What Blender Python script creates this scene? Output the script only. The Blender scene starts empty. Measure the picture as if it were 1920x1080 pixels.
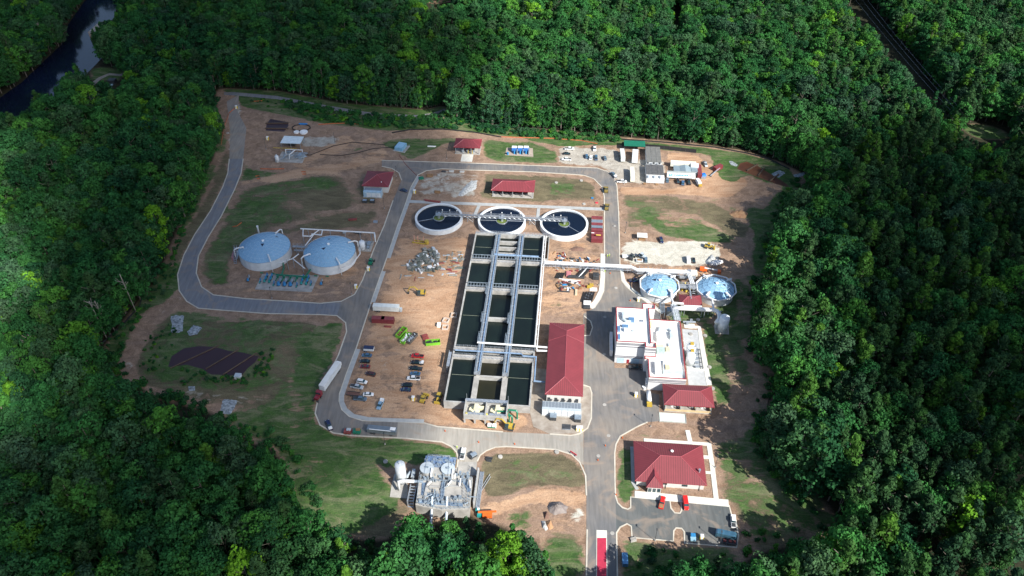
import bpy, bmesh, math, random
import numpy as np
from mathutils import Vector, Matrix
from mathutils.geometry import tessellate_polygon
R = math.radians
random.seed(7)
scene = bpy.context.scene
col = scene.collection

# ---------------------------------------------------------------- camera, sky, sun
F = 1555.0; TH = R(40.6); CH = 270.0; A = R(4.6)      # focal length in photo pixels, pitch, height, heading of the site grid
cd = bpy.data.cameras.new('camera'); cam = bpy.data.objects.new('camera', cd); col.objects.link(cam)
cam.location = (0, 0, CH); cam.rotation_euler = (R(90) - TH, 0, 0)
cd.sensor_width = 36.0; cd.lens = 36.0 * F / 1920.0; cd.clip_start = 1; cd.clip_end = 6000
scene.camera = cam
SUN_EL = 38.0; SUN_AZ = 135.6                          # degrees; azimuth measured clockwise from +Y
w = bpy.data.worlds.new('World'); scene.world = w; w.use_nodes = True
nt = w.node_tree; nt.nodes.clear()
sky = nt.nodes.new('ShaderNodeTexSky'); sky.sky_type = 'NISHITA'; sky.sun_disc = False
sky.sun_elevation = R(SUN_EL); sky.sun_rotation = R(SUN_AZ)
bg = nt.nodes.new('ShaderNodeBackground'); bg.inputs[1].default_value = 0.095
wo = nt.nodes.new('ShaderNodeOutputWorld')
nt.links.new(sky.outputs[0], bg.inputs[0]); nt.links.new(bg.outputs[0], wo.inputs[0])
sd = bpy.data.lights.new('sun', 'SUN'); sd.energy = 4.6; sd.angle = R(0.5); sd.color = (1.0, 0.965, 0.91)
so = bpy.data.objects.new('sun', sd); col.objects.link(so)
so.rotation_euler = (R(90 - SUN_EL), 0, R(180 - SUN_AZ))
scene.view_settings.view_transform = 'Standard'; scene.view_settings.look = 'None'
scene.view_settings.exposure = 0.92; scene.view_settings.gamma = 1.0

# ---------------------------------------------------------------- geometry of the place: photo pixel -> ground metres
ct, st = math.cos(TH), math.sin(TH); cA, sA = math.cos(A), math.sin(A)
def G(x, y, z=0.0):
    dx = (x - 960) / F; dy = -(y - 540) / F
    d = (dx, ct + dy * st, -st + dy * ct); t = (CH - z) / -d[2]
    return (d[0] * t, d[1] * t)
def S(x, y, z=0.0):                                    # ... -> metres on the site grid (east, north)
    a, b = G(x, y, z); return (a * cA - b * sA, a * sA + b * cA)
def W(e, n): return (e * cA + n * sA, -e * sA + n * cA)
def PXw(X, Y, Z):
    zc = Y * ct - (Z - CH) * st; u = Y * st + (Z - CH) * ct
    return 960 + F * X / zc, 540 - F * u / zc
def hgt(bx, by, ty):                                   # height of a vertical edge from its foot and its top row
    X, Y = G(bx, by); lo, hi = 0, 60
    for _ in range(40):
        m = (lo + hi) / 2
        if PXw(X, Y, m)[1] > ty: lo = m
        else: hi = m
    return lo

# ---------------------------------------------------------------- materials
MT = {}
def mat(name, c, rough=0.7, metal=0.0, var=0.12, scale=0.6, bump=0.0, c2=None, spec=0.5, stripe=None, coat=0.0):
    if name in MT: return MT[name]
    m = bpy.data.materials.new(name); m.use_nodes = True; t = m.node_tree; N = t.nodes; L = t.links
    b = N['Principled BSDF']; b.inputs['Roughness'].default_value = rough; b.inputs['Metallic'].default_value = metal
    b.inputs['Specular IOR Level'].default_value = spec; b.inputs['Coat Weight'].default_value = coat
    tc = N.new('ShaderNodeTexCoord'); nz = N.new('ShaderNodeTexNoise'); nz.inputs['Scale'].default_value = scale
    nz.inputs['Detail'].default_value = 6; L.new(tc.outputs['Object'], nz.inputs['Vector'])
    cr = N.new('ShaderNodeValToRGB'); cr.color_ramp.elements[0].position = 0.3; cr.color_ramp.elements[1].position = 0.7
    a = c2 if c2 else tuple(max(0, v * (1 - var)) for v in c)
    bb = tuple(min(1, v * (1 + (0 if c2 else var))) for v in c)
    cr.color_ramp.elements[0].color = (*a, 1); cr.color_ramp.elements[1].color = (*bb, 1)
    L.new(nz.outputs[0], cr.inputs[0]); out = cr.outputs[0]
    if stripe:                                         # standing seams: (axis, pitch, dark factor)
        ax, pitch, f = stripe
        sp = N.new('ShaderNodeSeparateXYZ'); L.new(tc.outputs['Object'], sp.inputs[0])
        mu = N.new('ShaderNodeMath'); mu.operation = 'DIVIDE'; mu.inputs[1].default_value = pitch; L.new(sp.outputs[ax], mu.inputs[0])
        fr = N.new('ShaderNodeMath'); fr.operation = 'FRACT'; L.new(mu.outputs[0], fr.inputs[0])
        lt = N.new('ShaderNodeMath'); lt.operation = 'LESS_THAN'; lt.inputs[1].default_value = 0.22; L.new(fr.outputs[0], lt.inputs[0])
        mx = N.new('ShaderNodeMix'); mx.data_type = 'RGBA'; mx.blend_type = 'MULTIPLY'; L.new(lt.outputs[0], mx.inputs[0])
        L.new(out, mx.inputs[6]); mx.inputs[7].default_value = (f, f, f, 1); out = mx.outputs[2]
    L.new(out, b.inputs['Base Color'])
    if bump:
        bp = N.new('ShaderNodeBump'); bp.inputs['Strength'].default_value = bump; bp.inputs['Distance'].default_value = 0.2
        L.new(nz.outputs[0], bp.inputs['Height']); L.new(bp.outputs[0], b.inputs['Normal'])
    MT[name] = m; return m
def paint(name, c): return mat(name, c, 0.3, 0.0, 0.06, 2.0, coat=0.5)

concrete = mat('concrete', (0.34, 0.325, 0.295), 0.85, var=0.25, scale=0.35)
concrete_wall = mat('concrete_wall', (0.42, 0.42, 0.40), 0.8, c2=(0.27, 0.26, 0.24), scale=0.4)
pale_walk = mat('pale_walk', (0.60, 0.59, 0.52), 0.85, var=0.10, scale=0.7)
grey_walk = mat('grey_walk', (0.36, 0.37, 0.36), 0.85, var=0.12, scale=0.5)
kerb_m = mat('kerb_concrete', (0.50, 0.46, 0.38), 0.85, var=0.15, scale=0.3)
white_coat = mat('white_coat', (0.70, 0.73, 0.75), 0.55, c2=(0.55, 0.58, 0.59), scale=0.4)
white_roof = mat('white_membrane', (0.80, 0.80, 0.78), 0.6, c2=(0.62, 0.60, 0.55), scale=0.16)
dome_m = mat('dome_panel', (0.22, 0.40, 0.56), 0.65, 0.0, var=0.05, scale=0.25)
dome_rib = mat('dome_rib', (0.38, 0.54, 0.66), 0.4, 0.5, var=0.08)
dark_panel = mat('dark_panel', (0.012, 0.02, 0.05), 0.3)
red_x = mat('red_seam_roof_ns', (0.20, 0.034, 0.042), 0.6, 0.0, var=0.10, scale=0.25, stripe=(0, 0.9, 0.50))
red_y = mat('red_seam_roof_ew', (0.20, 0.034, 0.042), 0.6, 0.0, var=0.10, scale=0.25, stripe=(1, 0.9, 0.78))
red_trim = mat('red_trim', (0.26, 0.02, 0.03), 0.5)
ridge_m = mat('ridge_cap', (0.34, 0.075, 0.09), 0.45)
wall_pale = mat('pale_wall', (0.58, 0.57, 0.54), 0.8, var=0.08, scale=0.8)
wall_band = mat('banded_wall', (0.62, 0.62, 0.62), 0.7, var=0.05, scale=0.8)
band_dark = mat('band_dark', (0.06, 0.06, 0.08), 0.6)
glass_m = mat('window_glass', (0.02, 0.05, 0.06), 0.12, spec=0.8)
steel = mat('galvanised_steel', (0.42, 0.46, 0.50), 0.42, 0.6, var=0.2, scale=1.5)
steel_blue = mat('blue_grey_steel', (0.30, 0.36, 0.41), 0.45, 0.4, var=0.25, scale=1.2)
grate = mat('walkway_grating', (0.30, 0.31, 0.32), 0.6, 0.4, var=0.35, scale=4.0)
blue_pipe = mat('blue_pipe', (0.17, 0.25, 0.36), 0.45, var=0.2)
white_pipe = mat('white_pipe', (0.66, 0.66, 0.65), 0.35, var=0.05)
green_pipe = mat('green_pipe', (0.01, 0.16, 0.09), 0.4, var=0.15)
teal_m = mat('teal_pump', (0.02, 0.25, 0.24), 0.4, var=0.2)
pump_blue = mat('pump_blue', (0.03, 0.20, 0.42), 0.4, var=0.2)
black_m = mat('black_rubber', (0.015, 0.015, 0.017), 0.8)
dark_metal = mat('dark_metal', (0.06, 0.065, 0.07), 0.55, 0.3, var=0.3)
tank_grey = mat('tank_grey', (0.40, 0.45, 0.48), 0.5, var=0.1)
yellow_m = mat('machine_yellow', (0.52, 0.36, 0.03), 0.5, c2=(0.30, 0.21, 0.05), scale=1.5)
orange_m = mat('machine_orange', (0.70, 0.13, 0.02), 0.45, var=0.1)
lime_m = mat('lime_skip', (0.16, 0.44, 0.03), 0.6, var=0.2)
rust_m = mat('rust_red', (0.22, 0.05, 0.045), 0.7, var=0.3, scale=0.8)
orange_net = mat('orange_net', (0.50, 0.13, 0.05), 0.8, var=0.3)
silt_m = mat('silt_fabric', (0.016, 0.017, 0.02), 0.8)
baffle_dark = mat('baffle_timber', (0.11, 0.075, 0.05), 0.9, var=0.3, scale=2)
wood_m = mat('timber', (0.26, 0.15, 0.07), 0.8, var=0.3, scale=2)
stone_m = mat('crushed_stone', (0.38, 0.39, 0.38), 0.9, var=0.4, scale=1.2, bump=0.6)
rip_m = mat('rip_rap', (0.42, 0.46, 0.48), 0.9, c2=(0.10, 0.12, 0.13), scale=0.9, bump=1.0)
yellow_t = mat('toilet_yellow', (0.75, 0.55, 0.02), 0.5)
white_p = mat('white_plastic', (0.80, 0.80, 0.78), 0.5)

def water(name, c, rough=0.08, c2=None, scale=0.03):
    m = mat(name, c, rough, var=0.15, scale=scale, spec=0.35, c2=c2); return m
w_clar = water('clarifier_water', (0.004, 0.009, 0.022), 0.25)
w_green = water('green_process_water', (0.009, 0.016, 0.013), 0.3, c2=(0.006, 0.010, 0.009), scale=0.12)
w_olive = water('olive_process_water', (0.020, 0.020, 0.009), 0.35, c2=(0.012, 0.012, 0.007), scale=0.12)
w_pond = water('muddy_pond_water', (0.040, 0.018, 0.022), 0.3)
w_clay = water('clay_pond_water', (0.16, 0.07, 0.035), 0.5, c2=(0.07, 0.028, 0.018), scale=0.06)
w_river = water('river_water', (0.006, 0.012, 0.034), 0.10, c2=(0.004, 0.004, 0.009), scale=0.012)

# ---------------------------------------------------------------- mesh builder
class MB:
    def __init__(s): s.v = []; s.f = []; s.m = []
    def add(s, vs, fs):
        o = len(s.v); s.m.append((o, len(s.f))); s.v += [tuple(p) for p in vs]; s.f += [tuple(i + o for i in f) for f in fs]; return s
    def box(s, x, y, z, sx, sy, sz, r=0.0, taper=1.0):  # centre x,y; bottom z
        c, n = math.cos(r), math.sin(r); vs = []
        for k, (zz, t) in enumerate(((z, 1.0), (z + sz, taper))):
            for a, b in ((-1, -1), (1, -1), (1, 1), (-1, 1)):
                px, py = a * sx / 2 * t, b * sy / 2 * t
                vs.append((x + px * c - py * n, y + px * n + py * c, zz))
        return s.add(vs, [(0, 3, 2, 1), (4, 5, 6, 7), (0, 1, 5, 4), (1, 2, 6, 5), (2, 3, 7, 6), (3, 0, 4, 7)])
    def cyl(s, x, y, z, r, h, n=16, r2=None, cap=True):
        r2 = r if r2 is None else r2
        vs = [(x + r * math.cos(2 * math.pi * i / n), y + r * math.sin(2 * math.pi * i / n), z) for i in range(n)]
        vs += [(x + r2 * math.cos(2 * math.pi * i / n), y + r2 * math.sin(2 * math.pi * i / n), z + h) for i in range(n)]
        fs = [(i, (i + 1) % n, (i + 1) % n + n, i + n) for i in range(n)]
        if cap: fs += [tuple(range(n, 2 * n)), tuple(range(n - 1, -1, -1))]
        return s.add(vs, fs)
    def tube(s, pts, r, n=8):
        pts = [Vector(p) for p in pts]; rings = []
        for i, p in enumerate(pts):
            d = ((pts[i] - pts[i - 1]).normalized() if i else Vector()) + ((pts[i + 1] - pts[i]).normalized() if i < len(pts) - 1 else Vector())
            d.normalize(); up = Vector((0, 0, 1)) if abs(d.z) < 0.95 else Vector((1, 0, 0))
            a = d.cross(up).normalized(); b = a.cross(d).normalized()
            k = 1.0
            if 0 < i < len(pts) - 1:
                q = (pts[i] - pts[i - 1]).normalized().dot(d); k = 1 / max(q, 0.5)
            rings.append([p + (a * math.cos(t) + b * math.sin(t)) * r * k for t in [2 * math.pi * j / n for j in range(n)]])
        vs = [q for g in rings for q in g]; fs = []
        for i in range(len(pts) - 1):
            for j in range(n):
                fs.append((i * n + j, i * n + (j + 1) % n, (i + 1) * n + (j + 1) % n, (i + 1) * n + j))
        fs += [tuple(range(n - 1, -1, -1)), tuple((len(pts) - 1) * n + j for j in range(n))]
        return s.add(vs, fs)
    def prism(s, poly, z0, z1):
        tri = tessellate_polygon([[Vector((p[0], p[1], 0)) for p in poly]]); n = len(poly)
        a = sum(poly[i][0] * poly[(i + 1) % n][1] - poly[(i + 1) % n][0] * poly[i][1] for i in range(n))
        vs = [(p[0], p[1], z0) for p in poly] + [(p[0], p[1], z1) for p in poly]; fs = []
        for t in tri:
            ar = (poly[t[1]][0] - poly[t[0]][0]) * (poly[t[2]][1] - poly[t[0]][1]) - (poly[t[2]][0] - poly[t[0]][0]) * (poly[t[1]][1] - poly[t[0]][1])
            u = t if ar > 0 else t[::-1]
            fs.append(tuple(i + n for i in u)); fs.append(tuple(u[::-1]))
        for i in range(n):
            j = (i + 1) % n
            fs.append((i, j, j + n, i + n) if a > 0 else (j, i, i + n, j + n))
        return s.add(vs, fs)
    def flat(s, poly, z):
        tri = tessellate_polygon([[Vector((p[0], p[1], 0)) for p in poly]]); fs = []
        for t in tri:
            ar = (poly[t[1]][0] - poly[t[0]][0]) * (poly[t[2]][1] - poly[t[0]][1]) - (poly[t[2]][0] - poly[t[0]][0]) * (poly[t[1]][1] - poly[t[0]][1])
            fs.append(tuple(t) if ar > 0 else tuple(t[::-1]))
        return s.add([(p[0], p[1], z) for p in poly], fs)
    def path(s, pts, w, z0, z1, off=0.0):               # kerb or walk following a polyline
        n = len(pts); L = []; Rr = []
        for i in range(n):
            d = Vector((0, 0))
            if i: d += (Vector(pts[i]) - Vector(pts[i - 1])).normalized()
            if i < n - 1: d += (Vector(pts[i + 1]) - Vector(pts[i])).normalized()
            d.normalize(); q = Vector((-d.y, d.x)); p = Vector(pts[i])
            L.append(p + q * (off + w / 2)); Rr.append(p + q * (off - w / 2))
        vs = []
        for i in range(n): vs += [(*Rr[i], z0), (*L[i], z0), (*L[i], z1), (*Rr[i], z1)]
        fs = [(0, 1, 2, 3), (4 * n - 1, 4 * n - 2, 4 * n - 3, 4 * n - 4)]
        for i in range(n - 1):
            a = 4 * i; b = a + 4
            fs += [(a + 3, a + 2, b + 2, b + 3), (a, a + 3, b + 3, b), (a + 2, a + 1, b + 1, b + 2)]
        return s.add(vs, fs)
    def rail(s, pts, h=1.1, step=2.2, t=0.09, mid=True):
        pts = [Vector(p) for p in pts]
        for a, b in zip(pts[:-1], pts[1:]):
            L = (b - a).length
            if L < 0.05: continue
            u = Vector((0, 0, 1))
            s.tube([a + u * h, b + u * h], t / 2, 4)
            if mid: s.tube([a + u * h * 0.5, b + u * h * 0.5], t / 2, 4)
            k = max(1, round(L / step))
            for i in range(k + 1):
                p = a.lerp(b, i / k); s.box(p.x, p.y, p.z, t, t, h)
        return s
    def ball(s, x, y, z, r, nu=10, nv=6, sz=1.0, half=False):
        vs = []; fs = []; v0 = 0
        for j in range(nv + 1):
            ph = (math.pi / 2 if half else math.pi) * j / nv
            for i in range(nu):
                t = 2 * math.pi * i / nu
                vs.append((x + r * math.sin(ph) * math.cos(t), y + r * math.sin(ph) * math.sin(t), z + r * sz * math.cos(ph)))
        for j in range(nv):
            for i in range(nu):
                fs.append((j * nu + i, (j + 1) * nu + i, (j + 1) * nu + (i + 1) % nu, j * nu + (i + 1) % nu))
        return s.add(vs, fs)
    def build(s, name, m, parent=None, smooth=False):
        me = bpy.data.meshes.new(name); me.from_pydata(s.v, [], s.f); me.update()
        if smooth: me.polygons.foreach_set('use_smooth', [True] * len(me.polygons))
        me.materials.append(m); o = bpy.data.objects.new(name, me); col.objects.link(o)
        if parent: o.parent = parent
        return o
def each(b, name, m, parent):                            # one part per primitive of the builder
    ms = b.m + [(len(b.v), len(b.f))]
    for (v0, f0), (v1, f1) in zip(ms[:-1], ms[1:]):
        q = MB(); q.v = b.v[v0:v1]; q.f = [tuple(i - v0 for i in f) for f in b.f[f0:f1]]; q.build(name, m, parent)
def tag(o, label=None, cat=None, group=None, kind=None):
    if label: o['label'] = label
    if cat: o['category'] = cat
    if group: o['group'] = group
    if kind: o['kind'] = kind
    return o
def thing(name, label, cat, e, n, z=0.0, rot=0.0, group=None, world=False):
    o = bpy.data.objects.new(name, None); col.objects.link(o); o.empty_display_size = 0.5
    x, y = (e, n) if world else W(e, n)
    o.location = (x, y, z); o.rotation_euler = (0, 0, rot if world else rot - A)
    return tag(o, label, cat, group)
def struct(name, mb, m, smooth=False):
    o = mb.build(name, m, None, smooth); o['kind'] = 'structure'; return o
def solo(name, mb, m, label, cat, group=None):          # a one-mesh thing whose vertices are already in world metres
    return tag(mb.build(name, m), label, cat, group)
def GP(pts, z=0.0): return [G(x, y, z) for x, y in pts]
def inpoly(X, Y, poly):
    X = np.asarray(X, float); Y = np.asarray(Y, float); r = np.zeros(X.shape, bool); n = len(poly)
    for i in range(n):
        x1, y1 = poly[i]; x2, y2 = poly[(i + 1) % n]
        if y1 == y2: continue
        c = ((y1 > Y) != (y2 > Y)) & (X < (x2 - x1) * (Y - y1) / (y2 - y1) + x1); r ^= c
    return r
# ---------------------------------------------------------------- land-cover outlines, read off the ground as photo pixels
CLOUDS = [(450, 340, 135, 120, 60), (330, 470, 60, 90, 45), (100, 60, 230, 170, 60), (500, 110, 160, 90, 45), (400, 660, 95, 60, 60), (300, 560, 45, 60, 40), (180, 960, 75, 50, 40), (20, 1040, 60, 40, 40), (1800, 440, 110, 100, 60), (1760, 640, 70, 60, 45), (1930, 760, 90, 80, 50)]
VIS = [(405, 165), (520, 170), (640, 193), (740, 204), (800, 206), (838, 195), (842, 222), (900, 236), (1000, 241), (1100, 250), (1170, 257), (1300, 268),
       (1400, 283), (1470, 306), (1540, 345), (1505, 352), (1470, 372), (1450, 420), (1440, 470), (1425, 520), (1405, 560), (1402, 640), (1420, 680), (1462, 722),
       (1440, 750), (1428, 800), (1425, 845), (1470, 890), (1505, 925), (1550, 960), (1550, 1000), (1440, 1015), (1400, 1045), (1330, 1038), (1250, 1045), (1190, 1100), (1045, 1100), (1035, 1050),
       (1005, 1005), (985, 975), (950, 982), (915, 985), (890, 972), (878, 957), (850, 955), (838, 985), (800, 985), (793, 950), (778, 950), (765, 978), (735, 990), (728, 1015), (650, 1010),
       (600, 965), (558, 945), (548, 880), (520, 845), (470, 832), (440, 802), (400, 775), (350, 762), (300, 748), (260, 722), (220, 712), (188, 660), (205, 635),
       (250, 580), (292, 525), (330, 440), (365, 375), (398, 310), (425, 240), (405, 200)]
VIS_S = [(180, -5), (127, 47), (125, 77), (82, 117), (42, 155), (-5, 190), (-5, 203), (50, 197), (58, 165), (100, 166), (112, 145), (125, 120), (150, 108), (172, 126), (183, 108), (166, 72),
         (165, 60), (185, 40), (210, 37), (224, -5)]
VIS_X = [[(1585, -5), (1628, -5), (1655, 40), (1700, 100), (1745, 155), (1790, 215), (1765, 205), (1715, 150), (1670, 100), (1640, 55), (1600, 22)],
         [(1800, 232), (1830, 230), (1860, 236), (1895, 248), (1890, 264), (1840, 262), (1810, 252)],
         [(168, 128), (200, 124), (238, 134), (232, 143), (213, 160), (200, 158), (195, 145), (172, 158), (168, 150)],
         [(800, -5), (850, -5), (850, 6), (800, 8)], [(876, 170), (892, 168), (893, 182), (882, 196), (876, 190)], [(1263, -5), (1278, -5), (1274, 60), (1268, 60)],
         [(395, 168), (470, 158), (470, 170), (400, 175)]]
COVER = [
 ('clay', .55, [(745, 440), (880, 440), (850, 640), (830, 790), (660, 785), (640, 750), (690, 600), (725, 500)]), ('clay', .5, [(1025, 445), (1130, 455), (1130, 560), (1095, 600), (1005, 600)]), ('grass', .7, [(405, 205), (428, 250), (425, 300), (395, 390), (330, 500), (330, 545), (300, 570), (250, 600), (205, 640), (250, 580), (292, 525), (330, 440), (365, 375), (398, 310)]), ('grass', .5, [(240, 640), (330, 575), (420, 590), (590, 600), (560, 690), (500, 740), (380, 740), (260, 715)]),
 ('grass', .62, [(455, 352), (600, 325), (690, 352), (705, 400), (640, 430), (500, 425), (440, 470), (430, 500), (440, 545), (390, 535), (375, 505), (385, 465), (430, 395)]),
 ('grass', .30, [(540, 370), (660, 345), (690, 400), (640, 428), (560, 430)]),
 ('grass', .95, [(570, 640), (600, 610), (640, 600), (645, 620), (625, 675), (600, 730), (592, 790), (640, 818), (760, 824), (850, 836), (865, 880), (800, 862), (785, 880), (745, 862), (735, 905), (760, 950), (700, 985), (650, 1005), (560, 965), (520, 850), (500, 770), (540, 700)]),
 ('olive', .5, [(560, 880), (600, 840), (700, 850), (740, 900), (720, 960), (650, 980), (570, 940)]),
 ('olive', .62, [(300, 590), (420, 600), (520, 600), (590, 605), (570, 650), (550, 700), (520, 760), (440, 765), (330, 745), (262, 720), (250, 690), (268, 640)]),
 ('grass', .45, [(310, 660), (330, 690), (400, 705), (470, 690), (500, 650), (520, 700), (440, 720), (330, 720)]),
 ('grass', .80, [(456, 300), (480, 318), (560, 325), (640, 300), (700, 268), (760, 258), (850, 258), (1000, 265), (1045, 285), (1050, 308), (930, 303), (905, 292), (905, 262), (840, 268), (770, 300), (700, 262), (640, 290), (560, 330), (452, 345)]),
 ('grass', 1.0, [(440, 178), (620, 196), (820, 222), (1000, 242), (1170, 258), (1168, 272), (1050, 275), (1000, 262), (900, 250), (830, 243), (720, 245), (620, 235), (560, 222), (455, 200)]),
 ('grass', 1.0, [(405, 165), (520, 170), (640, 193), (800, 206), (838, 195), (838, 212), (760, 218), (640, 205), (520, 184), (430, 178)]),
 ('grass', .55, [(1165, 372), (1300, 366), (1370, 372), (1400, 400), (1400, 445), (1330, 452), (1240, 440), (1165, 410)]),
 ('olive', .65, [(1165, 360), (1260, 366), (1250, 420), (1165, 440)]),
 ('grass', .85, [(1240, 432), (1330, 425), (1400, 430), (1400, 455), (1340, 455), (1250, 447)]),
 ('grass', .9, [(1170, 262), (1300, 273), (1400, 288), (1480, 312), (1500, 345), (1440, 345), (1400, 325), (1370, 345), (1430, 400), (1410, 450), (1400, 380), (1345, 325), (1330, 290), (1170, 275)]),
 ('grass', .95, [(1312, 612), (1342, 612), (1352, 640), (1365, 690), (1372, 740), (1350, 770), (1342, 740), (1330, 720)]),
 ('grass', .55, [(1345, 640), (1400, 640), (1430, 720), (1420, 820), (1380, 800), (1375, 700)]),
 ('grass', .62, [(1195, 803), (1260, 800), (1330, 830), (1380, 815), (1430, 850), (1500, 925), (1540, 970), (1540, 1000), (1460, 1015), (1395, 1010), (1385, 960), (1350, 935), (1345, 860), (1332, 832), (1190, 822), (1170, 818)]),
 ('olive', .75, [(1345, 870), (1430, 900), (1480, 960), (1440, 1000), (1395, 1000), (1375, 955), (1350, 930)]),
 ('grass', .75, [(1228, 590), (1262, 585), (1262, 560), (1345, 580), (1340, 612), (1305, 610), (1278, 612), (1240, 600)]),
 ('grass', .85, [(1345, 560), (1395, 500), (1400, 640), (1355, 640)]),
 ('olive', .95, [(912, 856), (940, 848), (1060, 850), (1088, 872), (1097, 895), (1098, 918), (1000, 912), (960, 925), (925, 940), (905, 930), (903, 870)]),
 ('grass', .45, [(920, 860), (990, 850), (1090, 880), (1095, 910), (960, 925), (915, 890)]),
 ('grass', .95, [(950, 965), (985, 945), (1000, 960), (1010, 985), (1000, 1010), (965, 985)]),
 ('grass', .75, [(1010, 1010), (1060, 1005), (1098, 1020), (1098, 1100), (1030, 1100)]),
 ('grass', .70, [(1160, 1000), (1178, 984), (1186, 1010), (1260, 1018), (1385, 1030), (1400, 1100), (1160, 1100)]),
 ('grass', .95, [(1157, 838), (1190, 828), (1192, 920), (1182, 952), (1165, 948), (1157, 920)]),
 ('olive', .75, [(905, 322), (1075, 330), (1115, 345), (1122, 375), (1000, 380), (900, 372)]),
 ('grass', .65, [(1020, 338), (1080, 340), (1085, 365), (1030, 370)]),
 ('gravel', .55, [(783, 330), (830, 318), (905, 322), (900, 372), (775, 374)]),
 ('clay', .70, [(745, 470), (800, 465), (870, 450), (885, 445), (860, 560), (850, 640), (700, 640), (720, 560), (735, 490)]),
 ('clay', .60, [(690, 650), (850, 640), (830, 740), (830, 790), (800, 792), (720, 786), (660, 775), (645, 750)]),
 ('clay', .95, [(800, 768), (870, 765), (990, 778), (990, 805), (940, 808), (800, 794)]),
 ('gravel', .45, [(680, 625), (760, 635), (770, 660), (700, 655)]),
 ('gravel', .40, [(700, 660), (740, 660), (735, 770), (700, 775)]),
 ('clay', .55, [(1020, 450), (1125, 455), (1130, 570), (1095, 600), (1020, 600)]),
 ('olive', .45, [(1025, 560), (1095, 570), (1095, 605), (1020, 605)]),
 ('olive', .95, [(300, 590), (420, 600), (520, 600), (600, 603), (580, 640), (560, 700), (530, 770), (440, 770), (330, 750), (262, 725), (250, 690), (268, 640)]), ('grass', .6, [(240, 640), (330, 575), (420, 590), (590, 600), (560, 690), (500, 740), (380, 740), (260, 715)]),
 ('olive', .75, [(455, 352), (600, 325), (700, 340), (715, 400), (690, 430), (560, 435), (440, 470), (430, 500), (440, 545), (390, 535), (372, 505), (385, 465), (430, 395)]), ('olive', .95, [(1375, 640), (1400, 520), (1440, 420), (1470, 350), (1540, 345), (1450, 430), (1410, 560), (1404, 640), (1425, 680), (1465, 722), (1440, 760), (1430, 850), (1400, 820), (1410, 740)]), ('grass', .9, [(1372, 640), (1385, 560), (1410, 470), (1420, 400), (1470, 350), (1540, 345), (1450, 430), (1415, 560), (1405, 640), (1425, 680), (1465, 722), (1440, 760), (1430, 850), (1400, 830), (1395, 740), (1385, 690)]), ('grass', .6, [(1400, 640), (1440, 470), (1500, 350), (1550, 345), (1410, 560), (1405, 650), (1465, 722), (1440, 790)]), ('olive', .8, [(1380, 1035), (1440, 1000), (1545, 970), (1550, 1005), (1400, 1045), (1190, 1090), (1180, 1060)]), ('olive', .7, [(600, 960), (740, 900), (790, 950), (730, 1015), (650, 1010)]),  # eastern tree-line olive and grass bands also paint in the wood's shadow
 ('grass', .75, [(480, 760), (530, 730), (560, 700), (600, 780), (600, 960), (550, 900), (520, 845), (470, 832), (430, 800), (400, 775)]),
 ('clay', 1.0, [(1160, 350), (1250, 355), (1330, 340), (1395, 330), (1400, 350), (1370, 372), (1280, 366), (1165, 366)]),
 ('clay', .9, [(1310, 300), (1360, 315), (1380, 345), (1330, 350), (1305, 345)]),
 ('clay', 1.0, [(1250, 284), (1310, 290), (1318, 303), (1250, 305)]),
 ('gravel', .85, [(1050, 272), (1100, 275), (1160, 280), (1170, 300), (1250, 300), (1250, 345), (1170, 345), (1120, 312), (1045, 308)]),
 ('pale', .80, [(1165, 448), (1240, 452), (1330, 450), (1355, 470), (1350, 495), (1310, 502), (1165, 495)]),
 ('clay', .8, [(1165, 495), (1310, 502), (1370, 510), (1380, 530), (1300, 520), (1200, 512)]),
 ('olive', .35, [(1165, 440), (1200, 445), (1200, 470), (1165, 475)]),
 ('clay', .45, [(1015, 945), (1060, 935), (1100, 945), (1100, 990), (1050, 1005), (1020, 1012), (1008, 985)]), ('olive', .6, [(1010, 995), (1100, 1000), (1098, 1060), (1030, 1040)]), ('grass', .8, [(940, 968), (1000, 940), (1010, 960), (1012, 990), (990, 1015), (950, 990)]),
 ('pale', .85, [(1062, 965), (1100, 940), (1100, 975), (1060, 985)]),
 ('clay', 1.0, [(1155, 945), (1185, 912), (1215, 915), (1195, 925), (1180, 935), (1178, 950), (1165, 950)]),
 ('olive', .35, [(1190, 912), (1330, 920), (1345, 930), (1340, 940), (1200, 930)]),
 ('clay', .5, [(460, 500), (560, 530), (680, 480), (700, 440), (650, 560), (560, 560), (440, 555), (430, 520)]),
 ('gravel', .7, [(430, 190), (450, 188), (460, 250), (452, 298), (430, 298), (425, 250)]),
 ('gravel', .7, [(560, 258), (640, 252), (640, 268), (600, 278), (565, 275)]),
 ('clay', .55, [(480, 330), (640, 300), (720, 270), (740, 300), (700, 310), (600, 345), (500, 350)]),
 ('clay', .6, [(620, 250), (720, 258), (700, 270), (600, 300), (560, 320), (540, 310), (600, 275)]),
 ('grass', .9, [(350, 340), (400, 300), (335, 500), (320, 560), (260, 590), (215, 700), (188, 680), (205, 635), (292, 525), (330, 440)]),
 ('clay', .5, [(1365, 385), (1400, 388), (1405, 405), (1380, 408)]),
 ('grass', .8, VIS_X[1]), ('gravel', .9, [(170, 45), (185, 40), (205, 42), (190, 62), (172, 70), (165, 60)]), ('grass', .95, VIS_X[2]), ('grass', .6, VIS_X[4]), ('clay', .8, VIS_X[3])]
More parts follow.
